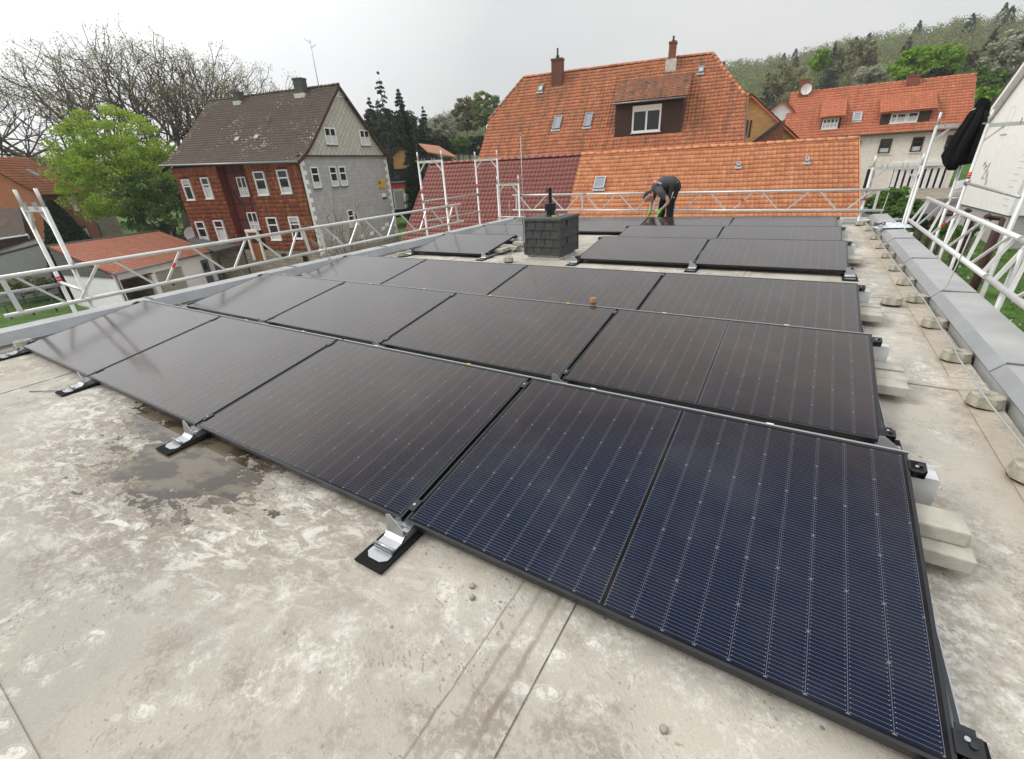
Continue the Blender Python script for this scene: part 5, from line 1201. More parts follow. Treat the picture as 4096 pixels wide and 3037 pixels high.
for (x0,y0,x1,y1) in ((850,1045,893,1155),(1050,1032,1146,1145),(1312,1016,1405,1132),(1592,1000,1680,1110)):
    rc=FW.rect([WW(x0,y0),WW(x1,y1),WW(x0-16,y1),WW(x1,y0)]); mid=(rc[0]+rc[1])/2; w_=abs(FW.px(*WW(x1,y0))[0]-FW.px(*WW(x0,y0))[0])/2
    window(wh,FW,mid-w_,mid+w_,rc[2],rc[3],d=.0,fr=.10,mat='wood_d',trans=(.68,),curtain=.35,surround='render_w')
gl=FW.rect([WW(1150,1275),WW(1600,1240),WW(1130,1435),WW(1570,1435)]); gl=(gl[0]+.1,gl[1]-.1,gl[2],gl[3]-.15)
window(wh,FW,*gl,d=0,fr=.07,mat='render_w',sill=True,name='shop_window',mull=(.5,))
for k in range(8):
    a=gl[0]+.12+(gl[1]-gl[0]-.2)*k/8; mb=MB(); FW.box(mb,a,a+(gl[1]-gl[0])*.075,gl[2]+.08,gl[3]-.05,.03,.04); mb.build('vertical_blind',M['render_w'],wh)
mb=MB(); aw=FW.rect([WW(1150,1225),WW(1560,1210),WW(1150,1252),WW(1555,1245)]); FW.box(mb,aw[0],aw[1],aw[2],aw[3],0,.22); mb.build('awning_box',M['pvc'],wh)
dd=FW.rect([WW(945,1275),WW(1045,1285),WW(905,1430),WW(1010,1430)]); mb=MB(); FW.box(mb,dd[0]+.1,dd[1]-.3,dd[2]-.2,dd[3],-.3,.01); mb.build('doorway',M['black'],wh); mb=MB(); FW.box(mb,dd[1]-.55,dd[1]-.32,dd[2]-.2,dd[3]-.1,.01,.05); mb.build('yellow_curtain',simple('yellow_curtain',(.45,.33,.08),.9),wh)
mb=MB(); FW.box(mb,wl,wr,zw0-1.2,gl[2]-.12,-.02,.05); mb.build('plinth',M['render_g'],wh)
for (dd_,sb,stp,win,nmull) in ((d1,s1d,s1t,((590,872),(722,855),(585,955),(712,942)),(.25,.5,.75)),(d2,s2d,s2t,((1148,822),(1385,803),(1122,908),(1362,893)),(.22,.56,.64))):
    FDw=Fac((WO+Uw*sb)*[1,1,0],RW_,-hW); z0_=(WO+Uw*sb)[2]; rc=FDw.rect([WW(*p) for p in win]); zt_=rc[3]+.1
    mb=MB(); FDw.box(mb,dd_[0],dd_[1],z0_-.05,zt_,-.15,0)
    for aa in dd_: mb.poly([FDw.P(aa,z0_),FDw.P(aa,zt_),WP(aa,(zt_-WO[2])/math.sin(R(44)))])
    do=mb.build('dormer',M['wood_d'],wh)
    q0=FDw.P(dd_[0]-.2,zt_-.02,.35); q1=FDw.P(dd_[1]+.2,zt_-.02,.35); e0=WP(dd_[0]-.2,stp,.04); du=e0-q0; DLn=np.linalg.norm(du); du/=DLn; dn=np.cross(RW_,du); dn*=np.sign(dn[2]); mb=MB()
    tiles(mb,plane_surf(q0,RW_,du,dn),dd_[1]-dd_[0]+.4,DLn,.22,.28,None,.03,.03,'pan',63,3); mb.prism([q0-dn*.02,q1-dn*.02,q1-dn*.1,q0-dn*.1],du*DLn); mb.build('dormer_roof',M['tile_w'],do,recalc=False)
    m1=(rc[0]+rc[1])/2; hw=(rc[1]-rc[0])/2*.93; window(wh,FDw,m1-hw,m1+hw,rc[2]+.03,rc[3]-.02,d=.02,fr=.09,mull=nmull,trans=((.5,) if nmull[0]==.25 else ()),curtain=.7,name='dormer_window')
a,_=wpx(*WW(832,855)); c,_=wpx(*WW(908,850)); _,sa=wpx(*WW(872,890)); _,sb=wpx(*WW(868,822)); skylight(wro,WO,RW_,Uw,nw,a,c,sa,sb,fr=.12,mat='zinc')
for (x,yb_,yt,wd,pot) in ((437,645,548,.85,None),(1318,560,517,.95,.35)):
    t,s=wpx(*WW(x,yb_)); p=WP(t,SWr-.25); zt_=atr(*WW(x,yt),np.hypot(*(p-CAM)[:2]))[2]; chimney(wh,p[:2],wd*.85,.6,p[2]-.6,zt_,'brickr',RW_,pot=pot)
p=WP(wpx(*WW(455,640))[0],SWr-.4)+UPZ*.45-hW*.2; dish('satellite_dish',p,(CAM-p)*[1,1,0]+[3,0,3],.42,par=wh)
# white gable house at the right edge
nr=onz(4033,863,-2.1); fr_=onz(3830,813,-2.1); gv=(nr-fr_)*[1,1,0]; GL=np.linalg.norm(gv); gv/=GL; gn2=np.array([-gv[1],gv[0],0]); 
if gn2@((CAM-nr)*[1,1,0])<0: gn2=-gn2
FRH=Fac(fr_*[1,1,0],gv,gn2); rh=empty('white_gable_house',FRH.P(GL/2,-5),'white rendered gable house with grey plinth at the right edge','house')
ev=FRH.px(3866,640); v1=FRH.px(3951,443,.3); v2=FRH.px(4096,240,.3); slp=(v2[1]-v1[1])/(v2[0]-v1[0]); zl0=v1[1]-slp*(v1[0]+.35); apx=GL/2+.6; zap=v1[1]+slp*(apx-v1[0])
mb=MB(); FRH.poly(mb,[(0,-2.1),(GL,-2.1),(GL,zap-slp*(GL-apx)-.2),(apx,zap-.2),(0,zl0+.35*slp-.15)]); OF=Fac(nr*[1,1,0],np.array([gn2[0],gn2[1],0])*-1,gv); OF.poly(mb,[(0,-2.1),(9,-2.1),(9,2.6),(0,zap-slp*(GL-apx)-.2)])
mb.build('wall',M['render_w'],rh)
mb=MB(); FRH.poly(mb,[(.12,-6),(GL-.1,-6),(GL-.1,-2.1),(.12,-2.1)],-.12); OF.poly(mb,[(.1,-6),(9,-6),(9,-2.1),(.1,-2.1)],-.12); mb.poly([FRH.P(0,-2.1),FRH.P(GL,-2.1),FRH.P(GL,-2.1,-.15),FRH.P(0,-2.1,-.15)]); mb.build('plinth',M['gbrick'],rh)
mb=MB()
for sg_ in (0,1):
    A=FRH.P(apx,zap,.35); B=FRH.P(-.45 if sg_==0 else GL+.4,zap-slp*(apx+.45 if sg_==0 else GL+.4-apx),.35)
    mb.prism([A,B,B-UPZ*.22,A-UPZ*.22],-gn2*10)
rr_=mb.build('roof',M['slate'],rh); mb=MB(); A=FRH.P(apx,zap-.23,.33); B=FRH.P(-.3,zap-slp*(apx+.3)-.23,.33); mb.prism([A,B,B-UPZ*.28,A-UPZ*.28],-gn2*.3); mb.build('soffit_board',M['render_w'],rr_)
qq=[FRH.px(*p) for p in ((4042,430),(4075,415),(4000,537),(4034,530))]; ma=sum(q[0] for q in qq)/4
window(rh,FRH,ma-.3,ma+.3,(qq[2][1]+qq[3][1])/2,(qq[0][1]+qq[1][1])/2,d=-.02,fr=.09,dep=.03,curtain=.5)
# joint lines and wall decoration
mb=MB(); jx=GL-1.1
for k in range(16): FRH.box(mb,jx+(.0 if k%2 else .12),jx+.55+(.0 if k%2 else .12),-1.7+k*.28,-1.685+k*.28,0,.012)
mb.build('corner_joint_lines',M['render_g'],rh)
mb=MB(); c0=FRH.px(3940,700)
for k,(dx,dz) in enumerate(((-.5,.5),(-.25,.35),(0,.15),(.1,.45),(.35,-.1),(.55,-.35),(.3,.1),(-.1,-.1))):
    for an in (20,75,130,200): a=R(an+k*17); mb.boxf(FRH.P(c0[0]+dx,c0[1]+dz,.01),math.cos(a)*gv+math.sin(a)*UPZ,-math.sin(a)*gv+math.cos(a)*UPZ,gn2,(0,-.012,0),(.17,.012,.012))
mb.build('metal_leaf_ornament',M['galv'],rh)
# pergola in the garden
pg=empty('pergola',(6,24,-5),'dark reddish brown timber pergola frame beside the white house','pergola')
Z6=lambda x,y:(3596+x/4.456,700+y/4.456)
def pp(x,y,r): return atr(*Z6(x,y),r)
for (x,y,x2,y2,r,name) in ((1240,780,1150,1330,25,'post'),(1320,800,1190,1300,25.2,'post'),(1720,960,1570,1330,22,'post'),(1790,970,1640,1300,22.2,'post'),(1860,780,1810,880,24,'post'),(600,930,560,1080,27,'post')):
    a,b=pp(x,y,r),pp(x2,y2,r); mb=MB(); b=np.array([a[0],a[1],min(b[2],gz(a[0],a[1])+.0)]); mb.cyl(a,b,.08,4); mb.build(name,M['wood_r'],pg)
for (x,y,x2,y2,r) in ((560,820,1000,640,27),(830,710,1020,690,26),(1180,730,1420,835,25),(1540,740,1860,790,24),(1600,715,1640,790,24),(600,760,680,810,27),(900,640,980,690,26.5),(1200,630,1270,640,25.5)):
    mb=MB(); mb.cyl(pp(x,y,r),pp(x2,y2,r+.6),.075,4); mb.build('rafter',M['wood_r'],pg)
for k in range(7):
    mb=MB(); y=860+k*62; mb.cyl(pp(1240-k*13,y,25.1),pp(1310-k*14,y+4,25.3),.035,4); mb.build('trellis_rung',M['wood_r'],pg)
# garden wall / gate behind
fg=empty('balcony_railing',atr(3830,900,42),'short pale railing between cream house and white gable house','railing')
a=atr(*Z6(975,330),41); 
for k in range(9):
    p=atr(*Z6(970+k*17,335-k*3),42); mb=MB(); mb.cyl(p-UPZ*.7,p+UPZ*.75,.03,4); mb.build('baluster',M['pvc'],fg)
mb=MB(); mb.cyl(atr(*Z6(960,255),42),atr(*Z6(1120,235),42),.05,6); mb.build('handrail',M['pvc'],fg); mb=MB(); mb.cyl(atr(*Z6(945,415),42),atr(*Z6(1080,415),42),.05,6); mb.build('handrail',M['pvc'],fg)
# =================== buildings at the far left ===================
def lbox(name,label,cat,eL,eR,r_,zb,wall,up=None):
    pass
Z1=lambda x,y:(x/4.456,550+y/4.456)
# orange-red house
A0=atr(143,771,58); ze_=A0[2]; B0=atr(318,761,65.8); B0[2]=ze_
oh=empty('orange_rendered_house',A0-UPZ*5,'salmon and brick red house with small orange tiled roof at the left','house')
dA=(B0-A0)*[1,1,0]; dA=dA/np.linalg.norm(dA); B0=A0+dA*9.6; nA=np.array([dA[1],-dA[0],0]); nA*=np.sign(nA@(CAM-A0)) 
FO=Fac(A0*[1,1,0],dA,nA); 
rt1=FO.px(*Z1(175,655),-3.2); 
Uo=-nA*3.1+UPZ*2.95; q=A0+UPZ*.0
mb=MB(); Lr=8.6; Su=np.linalg.norm(Uo); uo=Uo/Su; no_=np.cross(dA,uo); no_*=np.sign(no_[2])
tiles(mb,plane_surf(A0-dA*.3+nA*.35-UPZ*.25,dA,uo,no_),Lr+.6,Su+.45,.25,.32,None,.03,.03,'pan',71,3)
T0=A0+Uo; mb.poly([A0-dA*.3+nA*.35-UPZ*.29,A0+dA*(Lr+.3)+nA*.35-UPZ*.29,T0+dA*(Lr+.3),T0-dA*.3],[(0,0)]*4); 
oro=mb.build('roof',M['tile_b'],oh,recalc=False)
mb=MB(); z6=-6.6-A0[2]; mb.poly([A0+UPZ*z6,A0+dA*Lr+UPZ*z6,A0+dA*Lr,A0],[(0,0),(Lr,0),(Lr,4),(0,4)]); mb.poly([A0+dA*Lr+UPZ*z6,A0+dA*Lr-nA*3.1+UPZ*z6,A0+dA*Lr+Uo*.97,A0+dA*Lr]); mb.build('brick_wall',M['brickr'],oh)
mb=MB(); mb.poly([A0+UPZ*z6,A0-nA*3.1+UPZ*z6,A0+Uo*.97,A0]); mb.build('rendered_gable',M['orangew'],oh)
for (x0,y0,x1,y1,f) in ((1190,1078,1330,1300,FO),):
    a=FO.px(*Z1(x0+30,y0)); b=FO.px(*Z1(x1+60,y1)); window(oh,FO,a[0],b[0],b[1],a[1],d=.02,mull=(.5,),fr=.08,curtain=.5)
ZZ2=lambda x,y:(x/3.672,900+y/3.672); a=FO.px(*ZZ2(1165,20)); b=FO.px(*ZZ2(1335,195)); window(oh,FO,a[0],b[0],b[1],a[1],d=.02,mull=(.5,),fr=.09,mat='wood_d',curtain=.9)
a,_=0,0; skylight(oro,A0,dA,uo,no_,4.6,5.4,1.9,2.7,fr=.07,mat='zinc')
FGo=Fac(A0*[1,1,0],-nA,-dA); g=FGo.px(*Z1(480,1150)); window(oh,FGo,.9,1.5,-.9,.1,d=.02,mull=(.5,),fr=.07)
# brown-roofed timber house far left
A1_=atr(*Z1(-60,860),72); A2_=atr(*Z1(600,600),72); bh2=empty('brown_roofed_house',A1_-UPZ*5,'old house with large brown roof and timber gable at the far left','house')
rid0=atr(-30,645,78); rid1=atr(*Z1(775,305),78); rid1[2]=rid0[2]=(rid0[2]+rid1[2])/2; dr_=(rid1-rid0)*[1,1,0]; dr_/=np.linalg.norm(dr_); nr_=np.array([dr_[1],-dr_[0],0]); nr_*=np.sign(nr_@(CAM-rid1)); rid0=rid1-dr_*14
hw_=5.2; dz_=4.6; sN=np.linalg.norm([hw_,dz_]); E1=rid1+nr_*hw_-UPZ*dz_; E0=rid0+nr_*hw_-UPZ*dz_; un=(rid1-E1)/sN; nn_=np.cross(dr_,un); nn_*=np.sign(nn_[2]); mb=MB()
tiles(mb,plane_surf(E0,dr_,un,nn_),14,sN,.28,.36,None,.025,.03,'pan',73,2); mb.poly([E0,E1,rid1,rid0],[(0,0)]*4); G1=rid1-nr_*hw_-UPZ*dz_; G0=rid0-nr_*hw_-UPZ*dz_; mb.poly([G0,G1,rid1,rid0],[(0,0)]*4); rf=mb.build('roof',M['tile_k'],bh2,recalc=False)
mb=MB(); i=rid1-dr_*.5; mb.poly([i+nr_*(hw_-.3)-UPZ*dz_,i-nr_*(hw_-.3)-UPZ*dz_,i-UPZ*.3]); e=i+nr_*(hw_-.4)-UPZ*dz_; e2=i-nr_*(hw_-.4)-UPZ*dz_; mb.poly([e,e2,e2-UPZ*5,e-UPZ*5]); e3=rid0+nr_*(hw_-.4)-UPZ*dz_; mb.poly([e,e3,e3-UPZ*5,e-UPZ*5]); mb.build('timber_wall',M['brickr'],bh2)
mb=MB()
for k in (1,-1): P_=rid1-UPZ*.02; Q_=P_+nr_*hw_*k-UPZ*dz_; mb.prism([P_,Q_,Q_-UPZ*.3,P_-UPZ*.3],dr_*.08)
mb.build('bargeboard',M['wood_r'],rf)
FB=Fac((rid1-dr_*.48)*[1,1,0],nr_,dr_); zq=rid1[2]; window(bh2,FB,-.45,.45,zq-2.9,zq-1.8,d=.02,fr=.12,sill=False)
FB2=Fac((rid0+nr_*(hw_-.38))*[1,1,0],dr_,nr_)
for k in range(6): window(bh2,FB2,5.5+k*1.5,6.3+k*1.5,rid1[2]-dz_-1.7,rid1[2]-dz_-.5,d=.03,fr=.12,mull=(.5,),sill=False)
chimney(bh2,(rid1-dr_*9.2)[:2],.9,.9,rid1[2]-.8,rid1[2]+1.1,'chimr',dr_,flash=.3)
skylight(rf,E0,dr_,un,nn_,10.4,12.6,.9,2.0,fr=.15,mat='zinc')
# pink-red roof just behind it
FQ=Fac(CAM*[1,1,0]+np.array([math.sin(R(-73)),math.cos(R(-73)),0])*84,[math.cos(R(-73)),-math.sin(R(-73)),0],[-math.sin(R(-73)),-math.cos(R(-73)),0])
qa=FQ.px(*Z1(1150,390)); qb=FQ.px(*Z1(740,640)); simplebox('red_roofed_house','house with faded red roof half hidden by the bright green tree','house',FQ,qb[0],2*qa[0]-qb[0],-6,(qb[1],qb[1]),9,qa[0],qa[1],'stone','tile_w')
# low dark roofed outbuilding and grey hall at the left border
ob=empty('outbuilding',atr(60,930,50)-UPZ*4,'low outbuilding with dark brown roof at the left border behind the scaffold frame','building')
e=[atr(*ZZ2(-250,290),51),atr(*ZZ2(385,155),53)]; e[0][2]=e[1][2]
a=atr(*Z1(-300,1265),56); b=atr(*Z1(350,1250),57); a[2]=b[2]; mb=MB(); mb.prism([e[0],e[1],b,a],UPZ*-.12); orf=mb.build('roof',M['tile_k'],ob)
mb=MB(); mb.poly([e[0]-UPZ*.1,e[1]-UPZ*.1,e[1]-UPZ*3.4,e[0]-UPZ*3.4]); mb.poly([e[1]-UPZ*.1,b-UPZ*.1,b-UPZ*5,e[1]-UPZ*3.4]); mb.build('wall',M['wood_d'],ob); mb=MB(); mb.tube([e[0],e[1],e[1]+UPZ*.1+(e[1]-e[0])*.03,e[1]-UPZ*.3+(e[1]-e[0])*.03],.07,8); mb.build('gutter',M['pvc'],orf)
hl=empty('grey_hall',onz(60,1080,-5)-UPZ*.5,'pale grey flat hall wall with curved sheet roof edge at the left border','building')
w=[atr(*ZZ2(x,y),50) for x,y in ((-500,560),(0,435),(400,330),(780,225))]; g=[p*[1,1,0]-UPZ*6.0 for p in w]
mb=MB()
for k in range(3): mb.poly([g[k],g[k+1],w[k+1],w[k]])
mb.build('wall',M['render_g'],hl); mb=MB(); back=[atr(*ZZ2(x,y),53.5) for x,y in ((-500,430),(0,310),(400,235),(780,195))]
for k in range(3): mb.prism([w[k]+UPZ*.03,w[k+1]+UPZ*.03,back[k+1],back[k]],UPZ*.05)
hr=mb.build('sheet_roof',M['slatecap'],hl); mb=MB(); mb.tube([p+UPZ*.0 for p in w],.06,6); mb.build('gutter',M['slate'],hr)
# small garage and shed between the houses
Z3=lambda x,y:(1500+x/2.0255,150+y/2.0255)
sa=empty('red_banded_garage',atr(1570,830,62)-UPZ*2,'small white garage with red fascia right of the grey gable','garage')
dS=np.array([math.cos(R(-44)),-math.sin(R(-44)),0]); nS=np.array([-math.sin(R(-44)),-math.cos(R(-44)),0]); FSg=Fac(CAM*[1,1,0]-nS*58,dS,nS); a=FSg.px(*Z3(130,1225)); b=FSg.px(*Z3(245,1380)); c0=FSg.px(*Z3(245,1180))
mb=MB(); FSg.box(mb,a[0]-4,b[0]+1.5,b[1]-.1,a[1],-4,0); mb.build('wall',M['render_w'],sa); mb=MB(); FSg.box(mb,a[0]-4,b[0]+1.6,a[1],c0[1],-4,.15); mb.build('fascia',M['red'],sa); mb=MB(); FSg.box(mb,a[0]-4.1,b[0]+1.7,c0[1],c0[1]+.12,-4.2,.3); mb.build('roof_sheet',M['slate'],sa); mb=MB(); FSg.box(mb,a[0]-.1,a[0]+.12,b[1],a[1],0,.1); mb.build('post',M['slate'],sa)
mb=MB(); FSg.box(mb,a[0]+.3,b[0],b[1],a[1]-.3,0,.05); mb.build('gate',M['galv'],sa)
sh=empty('garden_shed',atr(1760,650,66)-UPZ*2,'wooden garden shed with orange tiled roof behind the dark spruce','shed')
nq=np.array([-math.sin(R(-41)),-math.cos(R(-41)),0]); dq=np.array([math.cos(R(-41)),-math.sin(R(-41)),0]); FSh=Fac(CAM*[1,1,0]-nq*64,dq,nq); p0=FSh.px(*Z3(350,848)); p1=FSh.px(*Z3(520,870)); p2=FSh.px(*Z3(665,968)); p3=FSh.px(*Z3(400,900))
mb=MB(); mb.prism([FSh.P(p0[0],p0[1],-3),FSh.P(p1[0],p1[1],-3),FSh.P(p2[0],p2[1],0),FSh.P(p3[0]+.4,p3[1]-.4,0)],UPZ*-.12); mb.build('roof',M['tile_b'],sh)
mb=MB(); FSh.box(mb,p3[0]+.3,p2[0]-.7,p2[1]-1.6,p2[1]+.02,-2.8,-.3); mb.build('wall',M['wood_d'],sh)
cr=empty('cream_shed',atr(1600,650,55)-UPZ*2,'small cream shed with dark pitched roof between grey gable and spruce','shed'); FC=Fac(CAM*[1,1,0]-nq*52,dq,nq)
p0=FC.px(*Z3(120,980)); p1=FC.px(*Z3(190,905)); p2=FC.px(*Z3(400,930)); mb=MB(); FC.poly(mb,[(p0[0]+.3,p0[1]-1.0),(p0[0]+2.2,p0[1]-1.0),(p0[0]+2.2,p1[1]-.2),(p1[0],p1[1]-.1),(p0[0]+.3,p0[1]+.1)]); mb.build('wall',M['ybrick'],cr); mb=MB(); mb.prism([FC.P(p0[0],p0[1],.3),FC.P(p1[0],p1[1],.3),FC.P(p1[0],p1[1]+.1,-3),FC.P(p0[0],p0[1]+.1,-3)],UPZ*.08); mb.prism([FC.P(p1[0],p1[1],.3),FC.P(p2[0],p1[1]-.3,.3),FC.P(p2[0],p1[1]-.2,-3),FC.P(p1[0],p1[1]+.1,-3)],UPZ*.08); mb.build('roof',M['slate'],cr)
# =================== vegetation ===================
def pscale(p):
    d=np.array(p)-CAM; return F_PX/(d@A3)
def fast_mesh(name,V,nquad,mat,parent=None,k=4,mi=None):
    me=bpy.data.meshes.new(name); me.vertices.add(len(V)); me.vertices.foreach_set('co',V.astype(np.float32).ravel())
    me.loops.add(nquad*k); me.loops.foreach_set('vertex_index',np.arange(nquad*k,dtype=np.int32)); me.polygons.add(nquad)
    me.polygons.foreach_set('loop_start',np.arange(0,nquad*k,k,dtype=np.int32)); me.polygons.foreach_set('loop_total',np.full(nquad,k,dtype=np.int32))
    for m in (mat if isinstance(mat,(list,tuple)) else [mat]): me.materials.append(m)
    if mi is not None: me.polygons.foreach_set('material_index',mi.astype(np.int32))
    me.update(); me.validate(); o=link(bpy.data.objects.new(name,me)); setparent(o,parent); return o
def leaf_verts(C,size,rs,flat=0.,asp=.6):
    n=len(C); a=rs.normal(size=(n,3)); a[:,2]*=(1-flat); a/=np.linalg.norm(a,axis=1,keepdims=True)+1e-9
    b=rs.normal(size=(n,3)); b-=a*(a*b).sum(1,keepdims=True); b/=np.linalg.norm(b,axis=1,keepdims=True)+1e-9
    s=(size*(.6+.8*rs.random(n)))[:,None] if not hasattr(size,'shape') else (size*(.6+.8*rs.random(n)))[:,None]
    a=a*s*.5; b=b*s*.5*asp
    V=np.stack([C-a,C-b*.9+a*.1,C+a,C+b],1).reshape(-1,3); return V
def clump_points(c,rad,nclump,nleaf,rs,cr=.22,shell=.55,flatb=.0,sub=None):
    d=rs.normal(size=(nclump,3)); d/=np.linalg.norm(d,axis=1,keepdims=True); q=(shell+(1-shell)*rs.random(nclump)**.7)
    q*= (1+.18*np.sin(d[:,0]*5+1)*np.cos(d[:,2]*4+d[:,1]*3))
    cc=d*q[:,None]; cc[:,2]=np.where(cc[:,2]<-.55-flatb,-.55+0.2*rs.random(nclump),cc[:,2])
    rad=np.array(rad,float); P=np.array(c)+cc*rad
    L=rs.normal(size=(nclump,nleaf,3)); L/=np.linalg.norm(L,axis=2,keepdims=True); L*=(rs.random((nclump,nleaf,1))**.45)
    s=cr*rad.mean()*(.6+.8*rs.random((nclump,1,1))); L=L*s; L[:,:,2]*=.62
    return (P[:,None,:]+L).reshape(-1,3),P
def limbs(mb,base,top,r0,rs,n=9,spread=.8,targets=None,seg=5):
    base=np.array(base,float); top=np.array(top,float); H=np.linalg.norm(top-base)
    pts=[base+(top-base)*k/6+rs.normal(size=3)*[.02*H,.02*H,0]*(k>0) for k in range(7)]; mb.tube(pts,[r0*(1-.8*k/6) for k in range(7)],7)
    for k in range(n):
        f=.25+.7*rs.random(); p=base+(top-base)*f; 
        t=targets[rs.integers(len(targets))] if targets is not None else p+rs.normal(size=3)*spread
        m=(p+t)/2+np.array([0,0,.06*H])+rs.normal(size=3)*.04*H; mb.tube([p,(p+m)/2+rs.normal(size=3)*.01*H,m,(m+t)/2,t],[r0*.42*(1-.5*f),r0*.3,r0*.2,r0*.12,r0*.05],5)
def leafy_tree(name,label,cat,c,rad,zb,mat,seed,nclump=110,nleaf=90,size=.25,trunk=.22,group=None,bark='bark',cr=.22,nl=16,shell=.55):
    rs=np.random.default_rng(seed); c=np.array(c,float); e=empty(name,(c[0],c[1],zb),label,cat,group)
    P,cl=clump_points(c,rad,nclump,nleaf,rs,cr,shell); V=leaf_verts(P,size,rs); fast_mesh('crown',V,len(P),M[mat],e)
    mb=MB(); limbs(mb,(c[0],c[1],zb),(c[0],c[1],c[2]+rad[2]*.5),trunk,rs,nl,1,cl); mb.build('trunk',M[bark],e,recalc=False); return e
def conifer(name,label,cat,base,H,Rr,mat,seed,layers=26,size=.3,group=None,ragged=.25,n0=60,bare=0.):
    layers=int(layers*1.6); n0=int(n0*1.5)
    rs=np.random.default_rng(seed); base=np.array(base,float); e=empty(name,base,label,cat,group); pts=[]
    for l in range(layers):
        f=bare+(1-bare)*l/(layers-1); r=Rr*(1-f)**.8*(1 if f>.06 else .8)+.05; nb=max(4,int(9*(1-f))+3)
        for b in range(nb):
            if rs.random()<ragged*.5: continue
            a=2*PI*(b+rs.random())/nb; L=r*(1-ragged*.7*rs.random()); n=int(n0*(.25+.75*(1-f))); q=rs.random(n)**.7; w=.16*L+.06
            x=q*L; z=-.28*x+ -.1*x*x/max(L,.1)
            P=np.stack([math.cos(a)*x,math.sin(a)*x,z],1)+rs.normal(size=(n,3))*[w*.55,w*.55,w*.35]; pts.append(P+[0,0,f*H])
    P=np.concatenate(pts)+base; fast_mesh('crown',leaf_verts(P,size,rs,0,.45),len(P),M[mat],e)
    mb=MB(); mb.tube([base,base+[0,0,H*.97]],[.03*H*.5+.05,.02],7); mb.build('trunk',M['bark'],e); return e
def oak_mesh(H,seed,levels=6,lean=(0,0)):
    rs=np.random.default_rng(seed); mb=MB(); tips=[]
    def br(p,d,L,r,lv):
        d=d/np.linalg.norm(d); pts=[p]; n=3; q=p
        for k in range(n):
            d=d+rs.normal(size=3)*(.09+.025*(levels-lv)); d[2]+=.045 if lv<levels else 0; d/=np.linalg.norm(d); q=q+d*L/n; pts.append(q)
        rr_=[r*(1-.42*k/n) for k in range(n+1)]; mb.tube(pts,rr_,6 if lv>levels-2 else (4 if lv>1 else 3),cap=False)
        if lv==0: tips.append(q); return
        nc=3 if (lv>=levels-1 or rs.random()<.5) else 2
        if lv==levels: nc=5
        for c in range(nc):
            a=2*PI*(c+rs.random()*.7)/nc; ax=np.cross(d,[0,0,1.]); 
            if np.linalg.norm(ax)<.05: ax=np.array([1.,0,0])
            ax/=np.linalg.norm(ax); bx=np.cross(d,ax); sp=.3+.42*rs.random() if lv<levels else .42+.35*rs.random()
            nd=d*math.cos(sp)+(ax*math.cos(a)+bx*math.sin(a))*math.sin(sp); br(pts[-1] if rs.random()<.7 or lv==levels else pts[-2],nd,L*(.74+.14*rs.random()) if lv<levels else L*1.0,max(r*.62,.017),lv-1)
    br(np.zeros(3),np.array([lean[0],lean[1],1.]),H*.24,H*.022,levels)
    return mb,np.array(tips)
def oak(label,az,r,top_tan,seed,lean=(0,0),lv=5):
    p=pol(az,r); zb=-5.5; H=CAM[2]+top_tan*r-zb; e=empty('oak_tree',(p[0],p[1],zb),label,'tree','budding oaks behind the houses')
    mb,t=oak_mesh(10,seed,lv,lean); V=np.array(mb.v); s=H/V[:,2].max(); V=V*[s,s,s]+[p[0],p[1],zb]; mb.v=[tuple(x) for x in V]; mb.build('trunk',M['bark'],e,recalc=False)
    rs=np.random.default_rng(seed); t=t*s+[p[0],p[1],zb]; P=(t[:,None,:]+rs.normal(size=(len(t),30,3))*.42).reshape(-1,3); k=rs.random(len(P))<.8; P=P[k]
    fast_mesh('crown',leaf_verts(P,.17,rs),len(P),M['bud'],e)
    # fine twig spray round the tips
    Q=(t[:,None,:]+np.zeros((1,7,1))).reshape(-1,3); D=rs.normal(size=Q.shape); D[:,2]+=.4; D/=np.linalg.norm(D,axis=1,keepdims=True); L=(.5+.6*rs.random(len(Q)))[:,None]; W=np.cross(D,rs.normal(size=Q.shape)); W/=np.linalg.norm(W,axis=1,keepdims=True)+1e-9
    V=np.stack([Q-W*.014,Q+W*.014,Q+D*L+W*.006,Q+D*L-W*.006],1).reshape(-1,3); fast_mesh('twigs',V,len(Q),M['barkl'],e)
M['conifb']=simple('green_fence_paint',(.02,.05,.035),.6)
M['bud']=mat_leaf('olive_buds',[(.20,.19,.08),(.28,.27,.11),(.36,.34,.17)])
M['lime']=mat_leaf('fresh_green_leaves',[(.12,.24,.02),(.22,.38,.03),(.34,.50,.06)],trans=.35)
M['lime2']=mat_leaf('spring_maple_leaves',[(.15,.25,.03),(.29,.42,.05),(.45,.56,.10)],trans=.45)
M['bloss2']=mat_leaf('dull_blossom_far',[(.24,.25,.16),(.36,.36,.27),(.48,.48,.40)])
M['conif']=mat_leaf('dark_conifer_needles',[(.012,.026,.014),(.025,.045,.02),(.045,.065,.028)],trans=.1)
M['ivy']=mat_leaf('very_dark_ivy',[(.008,.018,.008),(.014,.03,.012),(.024,.042,.016)],trans=.08)
M['blossom']=mat_leaf('white_blossom',[(.30,.31,.22),(.55,.55,.47),(.7,.7,.64)])
M['brush']=mat_leaf('brownish_spring_branches',[(.18,.17,.095),(.21,.20,.105),(.24,.235,.12)])
M['olive']=mat_leaf('olive_spring_leaves',[(.15,.19,.06),(.185,.235,.07),(.22,.275,.09)])
M['midg']=mat_leaf('mid_green_leaves',[(.05,.10,.02),(.10,.18,.035),(.15,.25,.055)])
